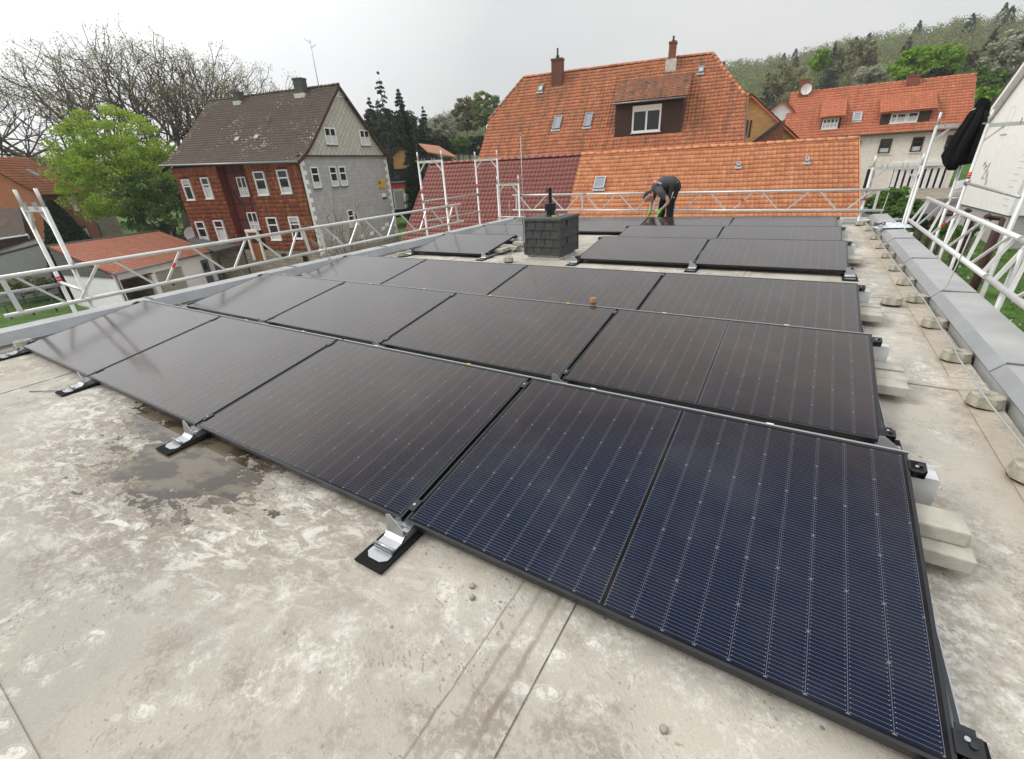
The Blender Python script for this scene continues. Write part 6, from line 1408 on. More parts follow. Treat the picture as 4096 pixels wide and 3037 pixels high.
for i,(az,r,tt,sd,ln,l) in enumerate(((-77.6,88,.155,101,(.1,.1),'tall bare budding oak at the very left edge of the sky'),(-73.6,84,.178,102,(-.1,.05),'budding oak behind the brown roofed house'),(-69.9,86,.195,103,(.05,.1),'budding oak rising behind the left half of the bright green tree'),(-66.6,84,.205,104,(0,.05),'budding oak rising behind the right half of the bright green tree'),(-63.2,80,.208,105,(-.05,0),'largest budding oak, with dark forked trunk left of the dark brown roof'),(-60.3,86,.178,106,(.15,.1),'budding oak whose branches overhang the left ridge end of the brown roof'))):
    oak(l,az,r,tt,sd,ln)
# bright green tree
c=atr(490,705,56); leafy_tree('green_tree','large bright fresh green tree left of the red tile hung house','tree',c,(4.3,4.3,5.6),-6,'lime2',5,300,120,.22,.3,cr=.17,nl=30,shell=.4)
c=atr(640,800,52); leafy_tree('green_tree','darker green bushy tree squeezed between bright tree and red house','tree',(c[0],c[1],-1.5),(3.0,3.0,4.0),-6,'midg',6,90,120,.25,.2,cr=.2)
p=pol(-75.6,47); rs=np.random.default_rng(9); e=empty('thuja',(p[0],p[1],-6.3),'dark columnar thuja before the brick red house wall','conifer'); n=14000; h=rs.random(n); rr0=1.75*np.minimum(1,(1-h)*1.6)**.7; a=rs.random(n)*2*PI; q=.8+.2*rs.random(n); P=np.stack([np.cos(a)*rr0*q,np.sin(a)*rr0*q,h*7.0],1)+[p[0],p[1],-6.3]; fast_mesh('crown',leaf_verts(P,.24,rs,0,.5),n,M['ivy'],e); mb=MB(); mb.tube([(p[0],p[1],-6.3),(p[0],p[1],0)],[.15,.03],7); mb.build('trunk',M['bark'],e)
for k,(x,y,rp) in enumerate(((60,905,26),(250,905,30),(420,880,26),(620,835,24))):
    c=atr(*(x/3.672,900+y/3.672),47.5); leafy_tree('hedge_bush','low hedge bush along the foot of the grey hall, %s from the left'%['first','second','third','fourth'][k],'bush',(c[0],c[1],c[2]-.1),(1.3,1.3,.55),-6.3,'brush' if k%2 else 'midg',90+k,30,50,.16,.05,group='hedge at the foot of the grey hall',nl=5)
fe=empty('wire_fence',atr(60,1180,44),'low dark green wire fence on the left lawn','fence')
fp=[onz(*(x/3.672,900+y/3.672),-5.0) for x,y in ((-200,1210),(60,1180),(400,1130),(740,1070))]
for p in fp[1:]: mb=MB(); mb.cyl(p,p-UPZ*1.25,.05,6); mb.build('fence_post',M['conifb'],fe)
mb=MB(); mb.tube(fp,.035,5); mb.tube([p-UPZ*.95 for p in fp],.02,5); mb.build('rail',M['conifb'],fe)
# conifers between the slate house and the orange house
def con(u,vtop,r,Rm,zb,mat,seed,label,name='conifer',**k):
    p=atr(u,vtop,r); conifer(name,label,'conifer',(p[0],p[1],zb),p[2]-zb,Rm,mat,seed,**k)
con(1512,292,78,4.6,-4.5,'conif',11,'tallest airy dark pine behind the grey gable roof',layers=22,ragged=.7,size=.42,n0=45)
con(1475,395,80,4.2,-4.5,'conif',12,'dark conifer directly behind the gable peak',layers=22,ragged=.5,size=.42)
con(1592,362,74,4.2,-4.5,'ivy',13,'dense ivy dark conifer left of the narrow spruce',layers=26,ragged=.15,size=.4,n0=90)
con(1690,432,84,4.4,-4.,'conif',14,'dark pointed conifer right behind the narrow spruce',layers=20,ragged=.6,size=.42)
con(1622,465,46,1.65,-5.6,'ivy',15,'narrow dark green spruce between grey gable and maroon roof','spruce',layers=44,ragged=.3,size=.2,n0=70)
con(865,352,95,2.5,-3.,'conif',16,'tiny conifer tip above the brown roof ridge',layers=14,ragged=.5,size=.4)
def bt(u,v,rx,ry,r,mat,seed,label,name='tree',zb=None,nc=90,nl_=80,size=None,group=None,cat='tree',cr=.22,shell=.45):
    c=atr(u,v,r); s=pscale(c); a,b=rx/s,ry/s; zb_=gz(c[0],c[1])-.5 if zb is None else zb
    return leafy_tree(name,label,cat,c,(a,a,b),min(zb_,c[2]-b),mat,seed,nc,nl_,size or max(.14,r*.0042),max(.08,.03*a+.05),group,cr=cr,shell=shell,nl=12)
bt(1775,520,55,50,88,'bloss2',21,'white blossoming fruit tree beyond the garden lawn','blossom_tree')
bt(1865,470,55,70,96,'brush',22,'brownish thinly leaved tree behind the blossom tree','deciduous_tree')
bt(1945,450,50,80,92,'olive',23,'olive green tree touching the left roof edge of the orange house','deciduous_tree')
bt(1700,560,60,60,95,'olive',24,'pale green bush tree behind the narrow spruce','deciduous_tree')
bt(1548,570,62,125,84,'conif',81,'broad dark evergreen mass behind the cream shed','evergreen_tree',nc=150,nl_=70)
bt(1655,560,55,95,86,'conif',82,'broad dark evergreen behind the narrow spruce','evergreen_tree',nc=120,nl_=70)
bt(1500,560,45,110,88,'conif',83,'dark evergreen close to the gable roof edge','evergreen_tree',nc=110,nl_=70)
for k,(u,v,a,b) in enumerate(((1740,585,60,32),(1830,590,60,36),(1915,590,55,38),(1980,580,40,45))): bt(u,v,a,b,84+k,'ivy' if k%2==0 else 'midg',30+k,'dark garden hedge clump, %s from the left'%['first','second','third','fourth'][k],'hedge_bush',group='hedge bushes behind the garden lawn',cat='bush')
bt(3708,262,112,62,100,'lime',41,'bright yellow green tree on the slope behind the cream house','green_tree',nc=160,nl_=110,cr=.18)
bt(3752,312,38,32,96,'ivy',42,'very dark bush in front of the bright yellow green tree','dark_bush',cat='bush')
bt(4062,235,95,95,92,'bloss2',43,'large white blossoming tree behind the white gable','blossom_tree',nc=130,nl_=90)
bt(3925,345,75,60,88,'midg',44,'mid green tree right of the cream house roof','deciduous_tree')
bt(3960,420,70,55,84,'lime',45,'fresh green bush below the blossoming tree at the right','green_bush',cat='bush')
bt(3860,240,70,45,120,'brush',46,'grey brown budding tree between lime tree and blossom tree','deciduous_tree',nc=45,nl_=55)
bt(3490,300,60,30,118,'bloss2',47,'pale blossoming shrub above the cream house ridge','blossom_tree')
bt(3420,235,75,62,130,'brush',48,'round brown budding tree on the slope','deciduous_tree',nc=45,nl_=55)
bt(3280,250,32,42,130,'lime',49,'small fresh green tree on the lower slope','green_tree')
bt(3130,330,70,60,105,'brush',50,'bare bushy tree above the yellow brick gable','deciduous_tree',nc=45,nl_=55)
con(3345,165,140,4.2,6,'conif',51,'dark fir standing out on the slope')
con(3985,120,140,4.5,10,'conif',52,'dark fir high on the slope near the right edge')
for k,(u,v,a,b,r,m_) in enumerate(((3510,815,42,30,36,'plantg'),(3575,790,55,42,37,'plantg'),(3630,830,42,34,36,'plantg'),(3560,850,70,20,34,'midg'),(3660,880,36,20,33,'ivy'))):
    bt(u,v,a,b,r,m_,60+k,['small green garden shrub left of the back scaffold','green garden shrub in the middle behind the back girder end','green garden shrub next to the tall scaffold posts','low green ground shrub below the cream house','dark ground shrub by the pergola'][k],'garden_shrub',group='garden shrubs before the cream house',cat='shrub',nc=60,nl_=70)
Z6=lambda x,y:(3596+x/4.456,700+y/4.456)
for k,(x,y,rpx,m_) in enumerate(((430,900,30,'ivy'),(800,980,34,'plantg'),(1080,1000,34,'plantg'),(700,900,28,'midg'),(1330,960,18,'midg'))):
    bt(*Z6(x,y),rpx*.9,rpx*.7,28+k,m_,70+k,'%s leafy garden bush near the pergola'%['dark green','flowering','yellow green','mid green','small'][k],'garden_bush',group='bushes near the pergola',cat='bush',nc=40,nl_=50,size=.12)
# bare shrub before the grey gable
rs=np.random.default_rng(77); sb=atr(1395,1075,27); e=empty('bare_shrub',sb,'leafless many stemmed shrub in front of the grey slate gable','shrub'); mb=MB()
tg=[(1215,900),(1240,965),(1285,830),(1300,880),(1330,850),(1345,870),(1365,905),(1395,940),(1430,830),(1450,900),(1490,870),(1520,900),(1470,960),(1540,1000),(1270,930),(1320,940),(1410,880),(1505,940),(1250,1010),(1585,985),(1360,860),(1380,970)]
tips=[]
for (u,v) in tg:
    t=atr(u,v-8,27+rs.normal()*.6); m=sb+(t-sb)*.5+rs.normal(size=3)*.18-np.array([0,0,.0]); q=sb+rs.normal(size=3)*.15; q[2]=sb[2]-1
    pts=[q,sb+(t-sb)*.22+rs.normal(size=3)*.1,m,sb+(t-sb)*.78+rs.normal(size=3)*.1,t]; mb.tube(pts,[.045,.036,.026,.017,.007],5)
    for k in range(9):
        f=.3+.65*rs.random(); i=min(3,int(f*4)); a=pts[i]+(pts[i+1]-pts[i])*(f*4-i); d=(t-sb)/np.linalg.norm(t-sb)+rs.normal(size=3)*.55; L=.35+.5*rs.random(); b=a+d*L*.6+rs.normal(size=3)*.04; mb.tube([a,b,b+d*L*.4+rs.normal(size=3)*.08],[.014,.010,.005],4); tips.append(b)
mb.build('stems',M['barkl'],e,recalc=False)
P=np.array(tips); P=(P[:,None,:]+rs.normal(size=(len(P),3,3))*.08).reshape(-1,3); fast_mesh('buds',leaf_verts(P,.055,rs),len(P),M['bud'],e)
# =================== wooded hills ===================
sky_px=((1300,640),(1500,560),(1640,520),(1740,470),(1800,448),(1900,432),(1990,425),(2300,360),(2900,252),(3060,237),(3180,215),(3300,182),(3420,150),(3600,120),(3750,96),(3900,72),(4096,48))
sk=sorted((azel(u,v)) for u,v in sky_px); AZ=[a for a,_ in sk]; TE=[t for _,t in sk]
def sky_t(az): return float(np.interp(az,AZ+[20,35,60],TE+[.145,.11,.05],left=.03))
def hill_z(az,r,R0=95,R1=270):
    t=sky_t(az)-.022; zt=CAM[2]+t*R1; p=pol(az,r); z0=gz(p[0],p[1])
    if r<=R0: return z0
    f=min(1,(r-R0)/(R1-R0)); zz=z0*(1-f)+zt*f; return zz if r<=R1 else zt-(r-R1)*.25
mb=MB(); azs=np.arange(-62,64,1.5); rsx=[95,110,130,150,175,200,230,255,270,300,360,450]; grid=[[mb.vert((*pol(a,r),hill_z(a,r)-.3)) for r in rsx] for a in azs]
for i in range(len(azs)-1):
    for j in range(len(rsx)-1): mb.face((grid[i][j],grid[i][j+1],grid[i+1][j+1],grid[i+1][j]),None,True)
M['hillg']=simple('hill_undergrowth',(.07,.065,.035),.95,0,.4,.12,c2=(.09,.11,.035)); tag(mb.build('hill',M['hillg'],None),None,None,kind='structure')
def forest(name,az0,az1,seed,label,r0=118):
    rs=np.random.default_rng(seed); Cs=[];Rr=[];Mi=[];Sz=[]
    r=r0
    while r<278:
        da=math.degrees(4.1/r); a=az0+rs.random()*da
        while a<az1:
            rr_=r+rs.normal()*2.2; aa=a+rs.normal()*da*.3; p=pol(aa,rr_); z=hill_z(aa,rr_); 
            noise=math.sin(p[0]*.06+1)*math.cos(p[1]*.05)+.5*math.sin(p[0]*.17+p[1]*.13); q=rs.random()
            if noise>.55: ty=0 if q<.45 else (1 if q<.75 else 2)
            elif noise<-.6: ty=3 if q<.06 else (0 if q<.6 else 1)
            else: ty=0 if q<.5 else (1 if q<.8 else (2 if q<.94 else (3 if q<.965 else (4 if q<.975 else 0))))
            if r>250 and rs.random()<.03: ty=3
            sc_=.62+.35*rs.random()
            if ty==3:
                n=260; h=rs.random(n)**1.1; rad=2.9*sc_*(1-h)**.75; an=rs.random(n)*2*PI; P=np.stack([np.cos(an)*rad,np.sin(an)*rad,h*10.*sc_+.5],1); s_=.95
            else:
                nc=16; cc=rs.normal(size=(nc,3)); cc/=np.linalg.norm(cc,axis=1,keepdims=True); cc*=(.45+.55*rs.random((nc,1))); cc=cc*[3.1*sc_,3.1*sc_,3.6*sc_]; cc[:,2]=np.maximum(cc[:,2],-2.6)
                P=(cc[:,None,:]+rs.normal(size=(nc,16,3))*[.6,.6,.5]).reshape(-1,3)+[0,0,5.0*sc_]; s_=.52 if ty else .46
            Cs.append(P+[p[0],p[1],z]); Mi.append(np.full(len(P),ty)); Sz.append(np.full(len(P),s_)); a+=da
        r+=4.8
    P=np.concatenate(Cs); mi=np.concatenate(Mi); sz=np.concatenate(Sz); V=leaf_verts(P,sz,rs,0,.6)
    o=fast_mesh(name,V,len(P),[M['brush'],M['olive'],M['fgreen'],M['conif'],M['blossom']],None,mi=mi); tag(o,label,'wood',kind='stuff'); return len(P)
M['fgreen']=mat_leaf('forest_fresh_green',[(.13,.20,.05),(.19,.27,.07),(.25,.34,.09)])
forest('hillside_wood',-10.5,22,201,'spring wood of brown and green trees covering the hill at the right',140)
forest('hillside_wood',-50,-30,202,'distant wooded hill seen between the slate house and the orange house',150)
# tree line far to the left behind the oaks
rs=np.random.default_rng(300)
for k in range(9):
    az=-86+k*3.3; p=pol(az,110+rs.random()*15); leafy_tree('tree','hazy tree of the far left tree line','tree',(p[0],p[1],1.0+rs.random()*1.5),(6,6,5.5),-4,['olive','brush','midg'][k%3],310+k,50,60,.55,.2,group='far tree line behind the oaks')
# grass blades and flowers of the right lawn as ground cover
rs=np.random.default_rng(400); n=5200; a=rs.uniform(12.5,24,n); r=rs.uniform(16,34,n); X=CAM[0]+r*np.sin(np.radians(a)); Y=CAM[1]+r*np.cos(np.radians(a)); Z=np.array([gz(x,y) for x,y in zip(X,Y)]); P=np.stack([X,Y,Z+.04],1); fast=fast_mesh('grass_tufts',leaf_verts(P,.085,rs),n,M['midg'],None); tag(fast,'grass tufts of the lawn below the right parapet','grass',kind='stuff')
n=160; i=rs.integers(0,5200,n); Q=P[i]+[0,0,.08]; f=fast_mesh('daisies',leaf_verts(Q,.09,rs,.0,1.),n,M['blossom'],None); tag(f,'scattered small white daisies on the lawns','flowers',kind='stuff')
# =================== the bending worker ===================
def skin(name,nodes,edges,mat,parent,sub=2,root=0,g=1.0):
    me=bpy.data.meshes.new(name); ks=list(nodes); me.from_pydata([tuple(map(float,nodes[k][0])) for k in ks],[(ks.index(a),ks.index(b)) for a,b in edges],[])
    o=link(bpy.data.objects.new(name,me)); setparent(o,parent); sm=o.modifiers.new('skin','SKIN'); sm.use_smooth_shade=True
    if not me.skin_vertices: me.skin_vertices.new() if hasattr(me.skin_vertices,'new') else None
    sv=me.skin_vertices[0].data
    for i,k in enumerate(ks):
        r=nodes[k][1]; r=(r,r) if not hasattr(r,'__len__') else r; sv[i].radius=(r[0]*g,r[1]*g); sv[i].use_root=(i==root)
    ss=o.modifiers.new('subsurf','SUBSURF'); ss.levels=sub; ss.render_levels=sub
    dg=bpy.context.evaluated_depsgraph_get(); m2=bpy.data.meshes.new_from_object(o.evaluated_get(dg)); o.modifiers.clear(); o.data=m2; m2.materials.clear(); m2.materials.append(M[mat])
    for p in m2.polygons: p.use_smooth=True
    return o
zf=-.10
pe=empty('person',(-3.2,10.1,zf),'bending worker in grey shirt, black trousers and green gloves behind the last panel row','person')
K9=lambda x,y:(2500+x/5.57,650+y/5.57)
def W(x,y,d): return ony(*K9(x,y),d)
J={'pel':(W(1110,500,10.12),.10),'sp1':(W(1020,450,10.12),.105),'sp2':(W(880,470,10.12),.115),'ch':(W(740,560,10.10),.115),'nk':(W(640,650,10.07),.055),
 'hd0':(W(585,705,10.06),.072),'hd1':(W(535,755,10.05),.098),'hd2':(W(490,790,10.05),.086),'jaw':(W(600,815,10.05),.05),'nose':(W(560,868,10.04),.016),'ear':(W(612,738,9.965),.022),
 'shR':(W(790,665,9.93),.058),'elR':(W(965,865,9.90),.042),'wrR':(W(800,1060,9.93),.028),'shL':(W(640,690,10.26),.055),'elL':(W(590,900,10.27),.040),'wrL':(W(565,1090,10.16),.028),
 'hR':(W(1090,600,10.0),.085),'kR':(W(1020,900,9.98),.058),'aR':(W(990,1260,10.0),.042),'fR':(W(925,1300,9.95),.035),'hL':(W(1030,600,10.24),.085),'kL':(W(850,900,10.22),.058),'aL':(W(800,1245,10.24),.042),'fL':(W(735,1290,10.2),.035)}
for k in ('aR','aL'): J[k][0][2]=zf+.09
for k in ('fR','fL'): J[k][0][2]=zf+.035
E_=[('pel','sp1'),('sp1','sp2'),('sp2','ch'),('ch','nk'),('nk','hd0'),('hd0','hd1'),('hd1','hd2'),('hd1','jaw'),('ch','shR'),('shR','elR'),('elR','wrR'),('ch','shL'),('shL','elL'),('elL','wrL'),('pel','hR'),('hR','kR'),('kR','aR'),('aR','fR'),('pel','hL'),('hL','kL'),('kL','aL'),('aL','fL'),('jaw','nose')]
del J['ear']
def blob(name,chains,mat,parent,vox=.014,g=1.,it=3):
    # tapered limbs with round ends fused into one continuous surface
    mb=MB()
    for ch in chains:
        P=[np.array(p,float) for p,_ in ch]; Rd=[(r if not hasattr(r,'__len__') else sum(r)/2)*g for _,r in ch]
        # resample with smooth curve
        Q=[];Rr=[]
        n=len(P)
        for i in range(n-1):
            p0=P[max(i-1,0)];p1=P[i];p2=P[i+1];p3=P[min(i+2,n-1)]
            for k in range(5):
                t=k/5; Q.append(.5*((2*p1)+(-p0+p2)*t+(2*p0-5*p1+4*p2-p3)*t*t+(-p0+3*p1-3*p2+p3)*t**3)); Rr.append(Rd[i]+(Rd[i+1]-Rd[i])*(t*t*(3-2*t)))
        Q.append(P[-1]);Rr.append(Rd[-1])
        d0=(Q[0]-Q[1]);d0/=np.linalg.norm(d0);d1=(Q[-1]-Q[-2]);d1/=np.linalg.norm(d1)
        pre=[(Q[0]+d0*Rr[0]*math.sin(a),Rr[0]*math.cos(a)) for a in (1.5,1.2,.8,.4)]; post_=[(Q[-1]+d1*Rr[-1]*math.sin(a),Rr[-1]*math.cos(a)) for a in (.4,.8,1.2,1.5)]
        Q=[p for p,_ in pre]+Q+[p for p,_ in post_]; Rr=[r for _,r in pre]+Rr+[r for _,r in post_]
        mb.tube(Q,Rr,14)
    o=mb.build(name,M[mat],parent); r=o.modifiers.new('remesh','REMESH'); r.mode='VOXEL'; r.voxel_size=vox; r.use_smooth_shade=True; sm=o.modifiers.new('smooth','SMOOTH'); sm.iterations=it; sm.factor=.5
    dg=bpy.context.evaluated_depsgraph_get(); m2=bpy.data.meshes.new_from_object(o.evaluated_get(dg)); o.modifiers.clear(); o.data=m2
    if not m2.materials: m2.materials.append(M[mat])
    for p in m2.polygons: p.use_smooth=True
    return o
def ch(*ks,src=None,g=0.): src=src or J; return [(src[k][0],(src[k][1] if not hasattr(src[k][1],'__len__') else src[k][1][0])+g) for k in ks]
body=blob('body',[ch('pel','sp1','sp2','ch','nk'),ch('nk','hd0'),ch('hd0','hd1','hd2'),ch('hd1','jaw'),ch('jaw','nose'),ch('ch','shR','elR','wrR'),ch('ch','shL','elL','wrL'),ch('pel','hR','kR','aR','fR'),ch('pel','hL','kL','aL','fL')],'skin',pe,.011)
def sub_(ks,g,extra={}): d={k:(J[k][0],J[k][1]+g) for k in ks}; d.update(extra); return d
shn=sub_(('sp1','sp2','ch'),.024); shn['sp0']=(W(1055,462,10.12),.098); shn['spe']=(W(1110,500,10.12),.06); shn['nk']=(W(665,625,10.08),.068); shn['shR']=(J['shR'][0],.082); shn['slR']=(J['shR'][0]*.45+J['elR'][0]*.55,.064); shn['shL']=(J['shL'][0],.078); shn['slL']=(J['shL'][0]*.45+J['elL'][0]*.55,.06)
shn['sp0']=(W(1070,478,10.12),.125)
blob('shirt',[ch('sp0','sp1','sp2','ch',src=shn,g=.012),[(shn['ch'][0],.12),(shn['nk'][0],.075)],[(shn['ch'][0],.10),(shn['shR'][0],.088),(shn['slR'][0],.070)],[(shn['ch'][0],.10),(shn['shL'][0],.084),(shn['slL'][0],.068)]],'shirt',pe,.012)
trn=sub_(('pel','hR','kR','hL','kL'),.028); trn['pel']=(W(1105,505,10.12),.128); trn['wst']=(W(1040,470,10.12),.098); trn['bum']=(W(1165,470,10.12),.05); trn['wst2']=(W(1010,460,10.12),.06); trn['aR']=(J['aR'][0],.072); trn['aL']=(J['aL'][0],.072); trn['mR']=((J['kR'][0]+J['hR'][0])/2,.105); trn['mL']=((J['kL'][0]+J['hL'][0])/2,.10)
blob('trousers',[[(W(1035,490,10.12),.112),(W(1105,510,10.12),.132),(W(1120,560,10.12),.128)]]+[[(W(1110,540,y_),.115),(trn['m'+q][0],.105),(trn['k'+q][0],.090),(trn['a'+q][0],.075)] for q,y_ in (('R',10.03),('L',10.22))],'trous',pe,.013)
blob('hair',[[(W(578,680,10.06),.070),(W(520,728,10.055),.100),(W(472,785,10.05),.080),(W(468,835,10.05),.048)]],'hair',pe,.010)
mb=MB(); ep=W(612,740,9.955); mb.tube([ep,ep+[0,-.012,0],ep+[.0,-.018,.0]],[.028,.024,.01],8); mb.build('ear',M['skin'],pe)
for sd,(w0_,tip,mt) in enumerate(((J['wrR'][0],W(725,1175,9.9),'glove'),(J['wrL'][0],W(525,1185,10.08),'glove'))):
    d=(tip-w0_); L=np.linalg.norm(d); d/=L; sdv=np.array([0,1.,0]) if sd==0 else np.array([.3,.95,0]); ot=np.cross(d,sdv)
    nd={'w0':(w0_-d*.05,.038),'w':(w0_,.034),'p1':(w0_+d*.045,(.030,.042)),'p2':(w0_+d*.08,(.024,.042))}; ed=[('w0','w'),('w','p1'),('p1','p2')]
    for f in range(4):
        o=(f-1.5)*.021; b0=w0_+d*.088+sdv*o; ln=[.055,.068,.064,.05][f]
        nd['k%d'%f]=(b0,.0125); nd['m%d'%f]=(b0+d*ln*.5+ot*.006,.0115); nd['t%d'%f]=(b0+d*ln*.85+ot*(.02+.004*f),.0095); ed+= [('p2','k%d'%f),('k%d'%f,'m%d'%f),('m%d'%f,'t%d'%f)]
    tb=w0_+d*.03-sdv*.04; nd['u0']=(tb,.015); nd['u1']=(tb+d*.035-sdv*.012+ot*.012,.0125); nd['u2']=(tb+d*.06+ot*.03,.0105); ed+=[('p1','u0'),('u0','u1'),('u1','u2')]
    skin('glove',nd,ed,'glove',pe,1)
for nm,a,c in (('shoe','aR','fR'),('shoe','aL','fL')):
    A_=J[a][0]; F_=J[c][0]; skin(nm,{'a':(A_-[0,0,.02],.052),'h':(np.array([A_[0]+.03,A_[1],zf+.04]),.045),'m':(np.array([A_[0]-.08,A_[1]-.01,zf+.042]),(.045,.04)),'t':(np.array([A_[0]-.17,A_[1]-.02,zf+.035]),(.042,.033))},[('a','h'),('h','m'),('m','t')],'black',pe,1)
# reflective piping, logo and lettering
def strip(pts,r,mat,name): mb=MB(); mb.tube(pts,r,6); mb.build(name,M[mat],pe)
strip([W(1030,818,9.875),W(1050,735,9.865),W(1080,655,9.87)],.006,'pvc','piping'); strip([W(1082,492,9.975),W(1120,455,9.975),W(1182,438,9.99)],.006,'pvc','piping')
mb=MB(); q=W(1092,782,9.865); mb.tube([q,q+[0,-.004,0]],.011,8); mb.build('button',M['pvc'],pe)
cu=bpy.data.curves.new('lettering','FONT'); cu.body='HOCHM'; cu.size=.075; cu.extrude=.001; to=bpy.data.objects.new('lettering',cu); link(to); dg=bpy.context.evaluated_depsgraph_get(); tm=bpy.data.meshes.new_from_object(to.evaluated_get(dg)); bpy.data.objects.remove(to)
def backpt(x,y): # on the near flank of the back
    return W(x,y,9.99)+np.array([0,.0,0])
a=W(822,462,9.935); b=W(680,398,9.985); xd=Vector((b-a).tolist()).normalized(); nrm=Vector((-.2,-.75,.62)).normalized(); yd=nrm.cross(xd).normalized(); nrm=xd.cross(yd)
tm.transform(Matrix(((xd[0],yd[0],nrm[0],a[0]),(xd[1],yd[1],nrm[1],a[1]),(xd[2],yd[2],nrm[2],a[2]),(0,0,0,1)))@Matrix.Scale(.72,4)); tm.materials.clear(); tm.materials.append(M['pvc']); lo=link(bpy.data.objects.new('lettering',tm)); setparent(lo,pe)
mb=MB(); c=W(690,462,9.935); xx=np.array(xd); yy=np.array(yd); mb.boxf(c,xx,yy,np.array(nrm),(-.022,-.022,-.01),(.022,.022,.004)); mb.build('red_logo',M['red'],pe)
# =================== black jacket on the scaffold post ===================
Z7=lambda x,y:(3696+x/3.305,200+y/3.305)
rows=((628,765,800),(645,735,850),(690,700,890),(780,640,882),(860,570,852),(970,500,822),(1050,440,800),(1130,385,775),(1250,310,740),(1330,265,705),(1400,222,672),(1450,235,655),(1500,245,640),(1530,262,470),(1570,290,440),(1592,312,415))
jk=empty('jacket',atr(*Z7(480,1200),11.6),'black fleece jacket hanging from a scaffold post at the upper right','jacket'); mb=MB(); NN=40; R_=[]; cd=np.array([math.sin(R(10.9)),math.cos(R(10.9)),0])
for i,(y,l,r_) in enumerate(rows):
    A=atr(*Z7(l,y),11.62); B=atr(*Z7(r_,y),11.62); w=np.linalg.norm(B-A); ring=[]
    for k in range(NN):
        t=2*PI*k/NN; f=(1-math.cos(t))/2; dpt=min(.12,w*.38)*math.sin(t); fo=.020*math.sin(9*f*PI+i*.22+.8*math.sin(i*.5))*(abs(math.sin(t))**.6)*(1 if w>.1 else .3)+.010*math.sin(19*f*PI-i*.5)
        ring.append(mb.vert(A+(B-A)*f-cd*(dpt+fo)))
    R_.append(ring)
for a,b in zip(R_,R_[1:]):
    for k in range(NN): mb.face((a[k],a[(k+1)%NN],b[(k+1)%NN],b[k]),None,True)
mb.face(R_[0]); mb.face(R_[-1][::-1]); mb.build('body_fabric',M['jacket'],jk)
sl=MB(); pts=[atr(*Z7(x,y),11.45) for x,y in ((760,760),(700,950),(600,1120),(500,1300),(450,1470))]; sl.tube(pts,[.03,.055,.06,.055,.045],10); sl.build('sleeve',M['jacket'],jk)
sl=MB(); pts=[atr(*Z7(x,y),11.48) for x,y in ((800,800),(790,980),(740,1150),(660,1340),(600,1480))]; sl.tube(pts,[.03,.05,.052,.045,.04],10); sl.build('sleeve',M['jacket'],jk)
mb=MB(); pts=[atr(*Z7(x,y),11.47) for x,y in ((838,868),(862,862),(884,850))]; mb.tube(pts,[.02,.012,.004],6); mb.build('hanging_loop',M['jacket'],jk)
mb=MB(); q=atr(*Z7(652,787),11.44); a=atr(*Z7(632,798),11.44); mb.tube([a,q,atr(*Z7(682,772),11.44)],.007,4); mb.build('white_label',M['pvc'],jk)
# =================== air ===================
hm=bpy.data.materials.new('haze'); hm.use_nodes=True; ht=hm.node_tree; ht.nodes.clear(); ho=ht.nodes.new('ShaderNodeOutputMaterial'); hv=ht.nodes.new('ShaderNodeVolumePrincipled'); hv.inputs['Color'].default_value=(.93,.94,.96,1); hv.inputs['Density'].default_value=.0005; ht.links.new(hv.outputs[0],ho.inputs['Volume'])
zlo=min((v.co.z for v in bpy.data.objects['ground'].data.vertices))-1.; zhi=max(v.co.z for n in ('hillside_wood','hill') for v in bpy.data.objects[n].data.vertices)+2.; zlo=min(zlo,min(v.co.z for v in bpy.data.objects['hill'].data.vertices)-1., -8.)
mb=MB(); mb.box((CAM[0]-930,CAM[1]-930,zlo),(CAM[0]+930,CAM[1]+930,max(zhi,30))); tag(mb.build('haze',hm,None),'thin spring haze over the valley','haze',kind='stuff')
# =================== light, sky, camera, finish ===================
bpy.context.view_layer.update()
for o in ROOFTOP:
    o.matrix_basis=RTM@o.matrix_basis
    if o.parent is None and o.type=='EMPTY': pass
w=bpy.data.worlds.new('World'); sc.world=w; w.use_nodes=True; nt=w.node_tree; nt.nodes.clear()
out=nt.nodes.new('ShaderNodeOutputWorld'); bg=nt.nodes.new('ShaderNodeBackground'); sky=nt.nodes.new('ShaderNodeTexSky'); sky.sky_type='NISHITA'; sky.sun_disc=False
SUN_AZ,SUN_EL=-118,40
sky.sun_elevation=R(SUN_EL); sky.sun_rotation=R(SUN_AZ); sky.air_density=1.; sky.dust_density=6.; sky.ozone_density=1.
# overcast: the clear sky seen through an even pale cloud layer
tc=nt.nodes.new('ShaderNodeTexCoord'); no=nt.nodes.new('ShaderNodeTexNoise'); no.inputs['Scale'].default_value=1.6; no.inputs['Detail'].default_value=5
mp=nt.nodes.new('ShaderNodeMapping'); mp.inputs['Scale'].default_value=(1,1,3.2); nt.links.new(tc.outputs['Generated'],mp.inputs[0]); nt.links.new(mp.outputs[0],no.inputs['Vector'])
rp=nt.nodes.new('ShaderNodeMapRange'); rp.inputs[1].default_value=.3; rp.inputs[2].default_value=.7; rp.inputs[3].default_value=0; rp.inputs[4].default_value=1; nt.links.new(no.outputs[0],rp.inputs[0])
cl=nt.nodes.new('ShaderNodeMix'); cl.data_type='RGBA'; cl.inputs[6].default_value=(SKYL*.925,SKYL*.955,SKYL*.985,1); cl.inputs[7].default_value=(SKYL*1.10,SKYL*1.10,SKYL*1.09,1); nt.links.new(rp.outputs[0],cl.inputs[0])
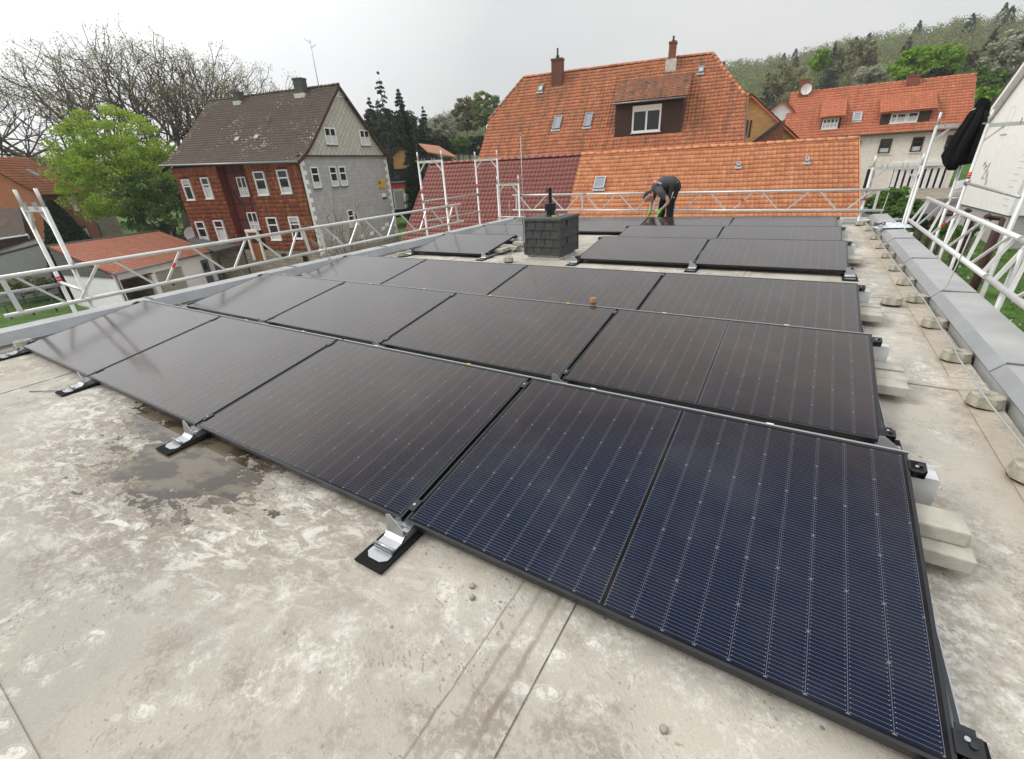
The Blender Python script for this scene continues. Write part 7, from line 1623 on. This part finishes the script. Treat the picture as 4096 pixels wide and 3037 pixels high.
# brighter veil round the hidden sun
dt=nt.nodes.new('ShaderNodeVectorMath'); dt.operation='DOT_PRODUCT'; dt.inputs[1].default_value=(math.sin(R(-92))*math.cos(R(24)),math.cos(R(-92))*math.cos(R(24)),math.sin(R(24)))
nt.links.new(tc.outputs['Generated'],dt.inputs[0])
vr=nt.nodes.new('ShaderNodeMapRange'); vr.inputs[1].default_value=.55; vr.inputs[2].default_value=1.; vr.inputs[3].default_value=1.; vr.inputs[4].default_value=1.75; nt.links.new(dt.outputs['Value'],vr.inputs[0])
vm=nt.nodes.new('ShaderNodeVectorMath'); vm.operation='SCALE'; # an overcast sky is brighter overhead than at the horizon
sx=nt.nodes.new('ShaderNodeSeparateXYZ'); nt.links.new(tc.outputs['Generated'],sx.inputs[0]); p2=nt.nodes.new('ShaderNodeMath'); p2.operation='POWER'; p2.inputs[1].default_value=2.; mxz=nt.nodes.new('ShaderNodeMath'); mxz.operation='MAXIMUM'; mxz.inputs[1].default_value=0.; nt.links.new(sx.outputs[2],mxz.inputs[0]); nt.links.new(mxz.outputs[0],p2.inputs[0])
ad=nt.nodes.new('ShaderNodeMath'); ad.operation='MULTIPLY_ADD'; ad.inputs[1].default_value=1.5; ad.inputs[2].default_value=1.; nt.links.new(p2.outputs[0],ad.inputs[0]); vz=nt.nodes.new('ShaderNodeVectorMath'); vz.operation='SCALE'; nt.links.new(cl.outputs[2],vz.inputs[0]); nt.links.new(ad.outputs[0],vz.inputs['Scale'])
nt.links.new(vz.outputs[0],vm.inputs[0]); nt.links.new(vr.outputs[0],vm.inputs['Scale'])
mx=nt.nodes.new('ShaderNodeMix'); mx.data_type='RGBA'; mx.inputs[0].default_value=.93; nt.links.new(sky.outputs[0],mx.inputs[6]); nt.links.new(vm.outputs[0],mx.inputs[7])
nt.links.new(mx.outputs[2],bg.inputs[0]); bg.inputs[1].default_value=.1; nt.links.new(bg.outputs[0],out.inputs[0])
sl=bpy.data.lights.new('sun','SUN'); sl.energy=1.5; sl.angle=R(14); sl.color=(1,.965,.91); so=link(bpy.data.objects.new('sun',sl))
d=Vector((math.sin(R(SUN_AZ))*math.cos(R(SUN_EL)),math.cos(R(SUN_AZ))*math.cos(R(SUN_EL)),math.sin(R(SUN_EL)))); so.rotation_euler=d.to_track_quat('Z','Y').to_euler()
cam=bpy.data.cameras.new('camera'); cam.sensor_width=36; cam.sensor_fit='HORIZONTAL'; cam.lens=F_PX/4096*36; cam.clip_start=.05; cam.clip_end=3000
co=link(bpy.data.objects.new('camera',cam)); mm=Matrix.Identity(4)
for i in range(3): mm[i][0]=A1[i]; mm[i][1]=A2[i]; mm[i][2]=-A3[i]; mm[i][3]=CAM[i]
co.matrix_world=mm; sc.camera=co
sc.view_settings.view_transform='Standard'; sc.view_settings.look='None'; sc.view_settings.gamma=1; sc.view_settings.exposure=0; sc.view_settings.use_curve_mapping=False
sc.render.engine='CYCLES'
sc.cycles.max_bounces=6; sc.cycles.transparent_max_bounces=8
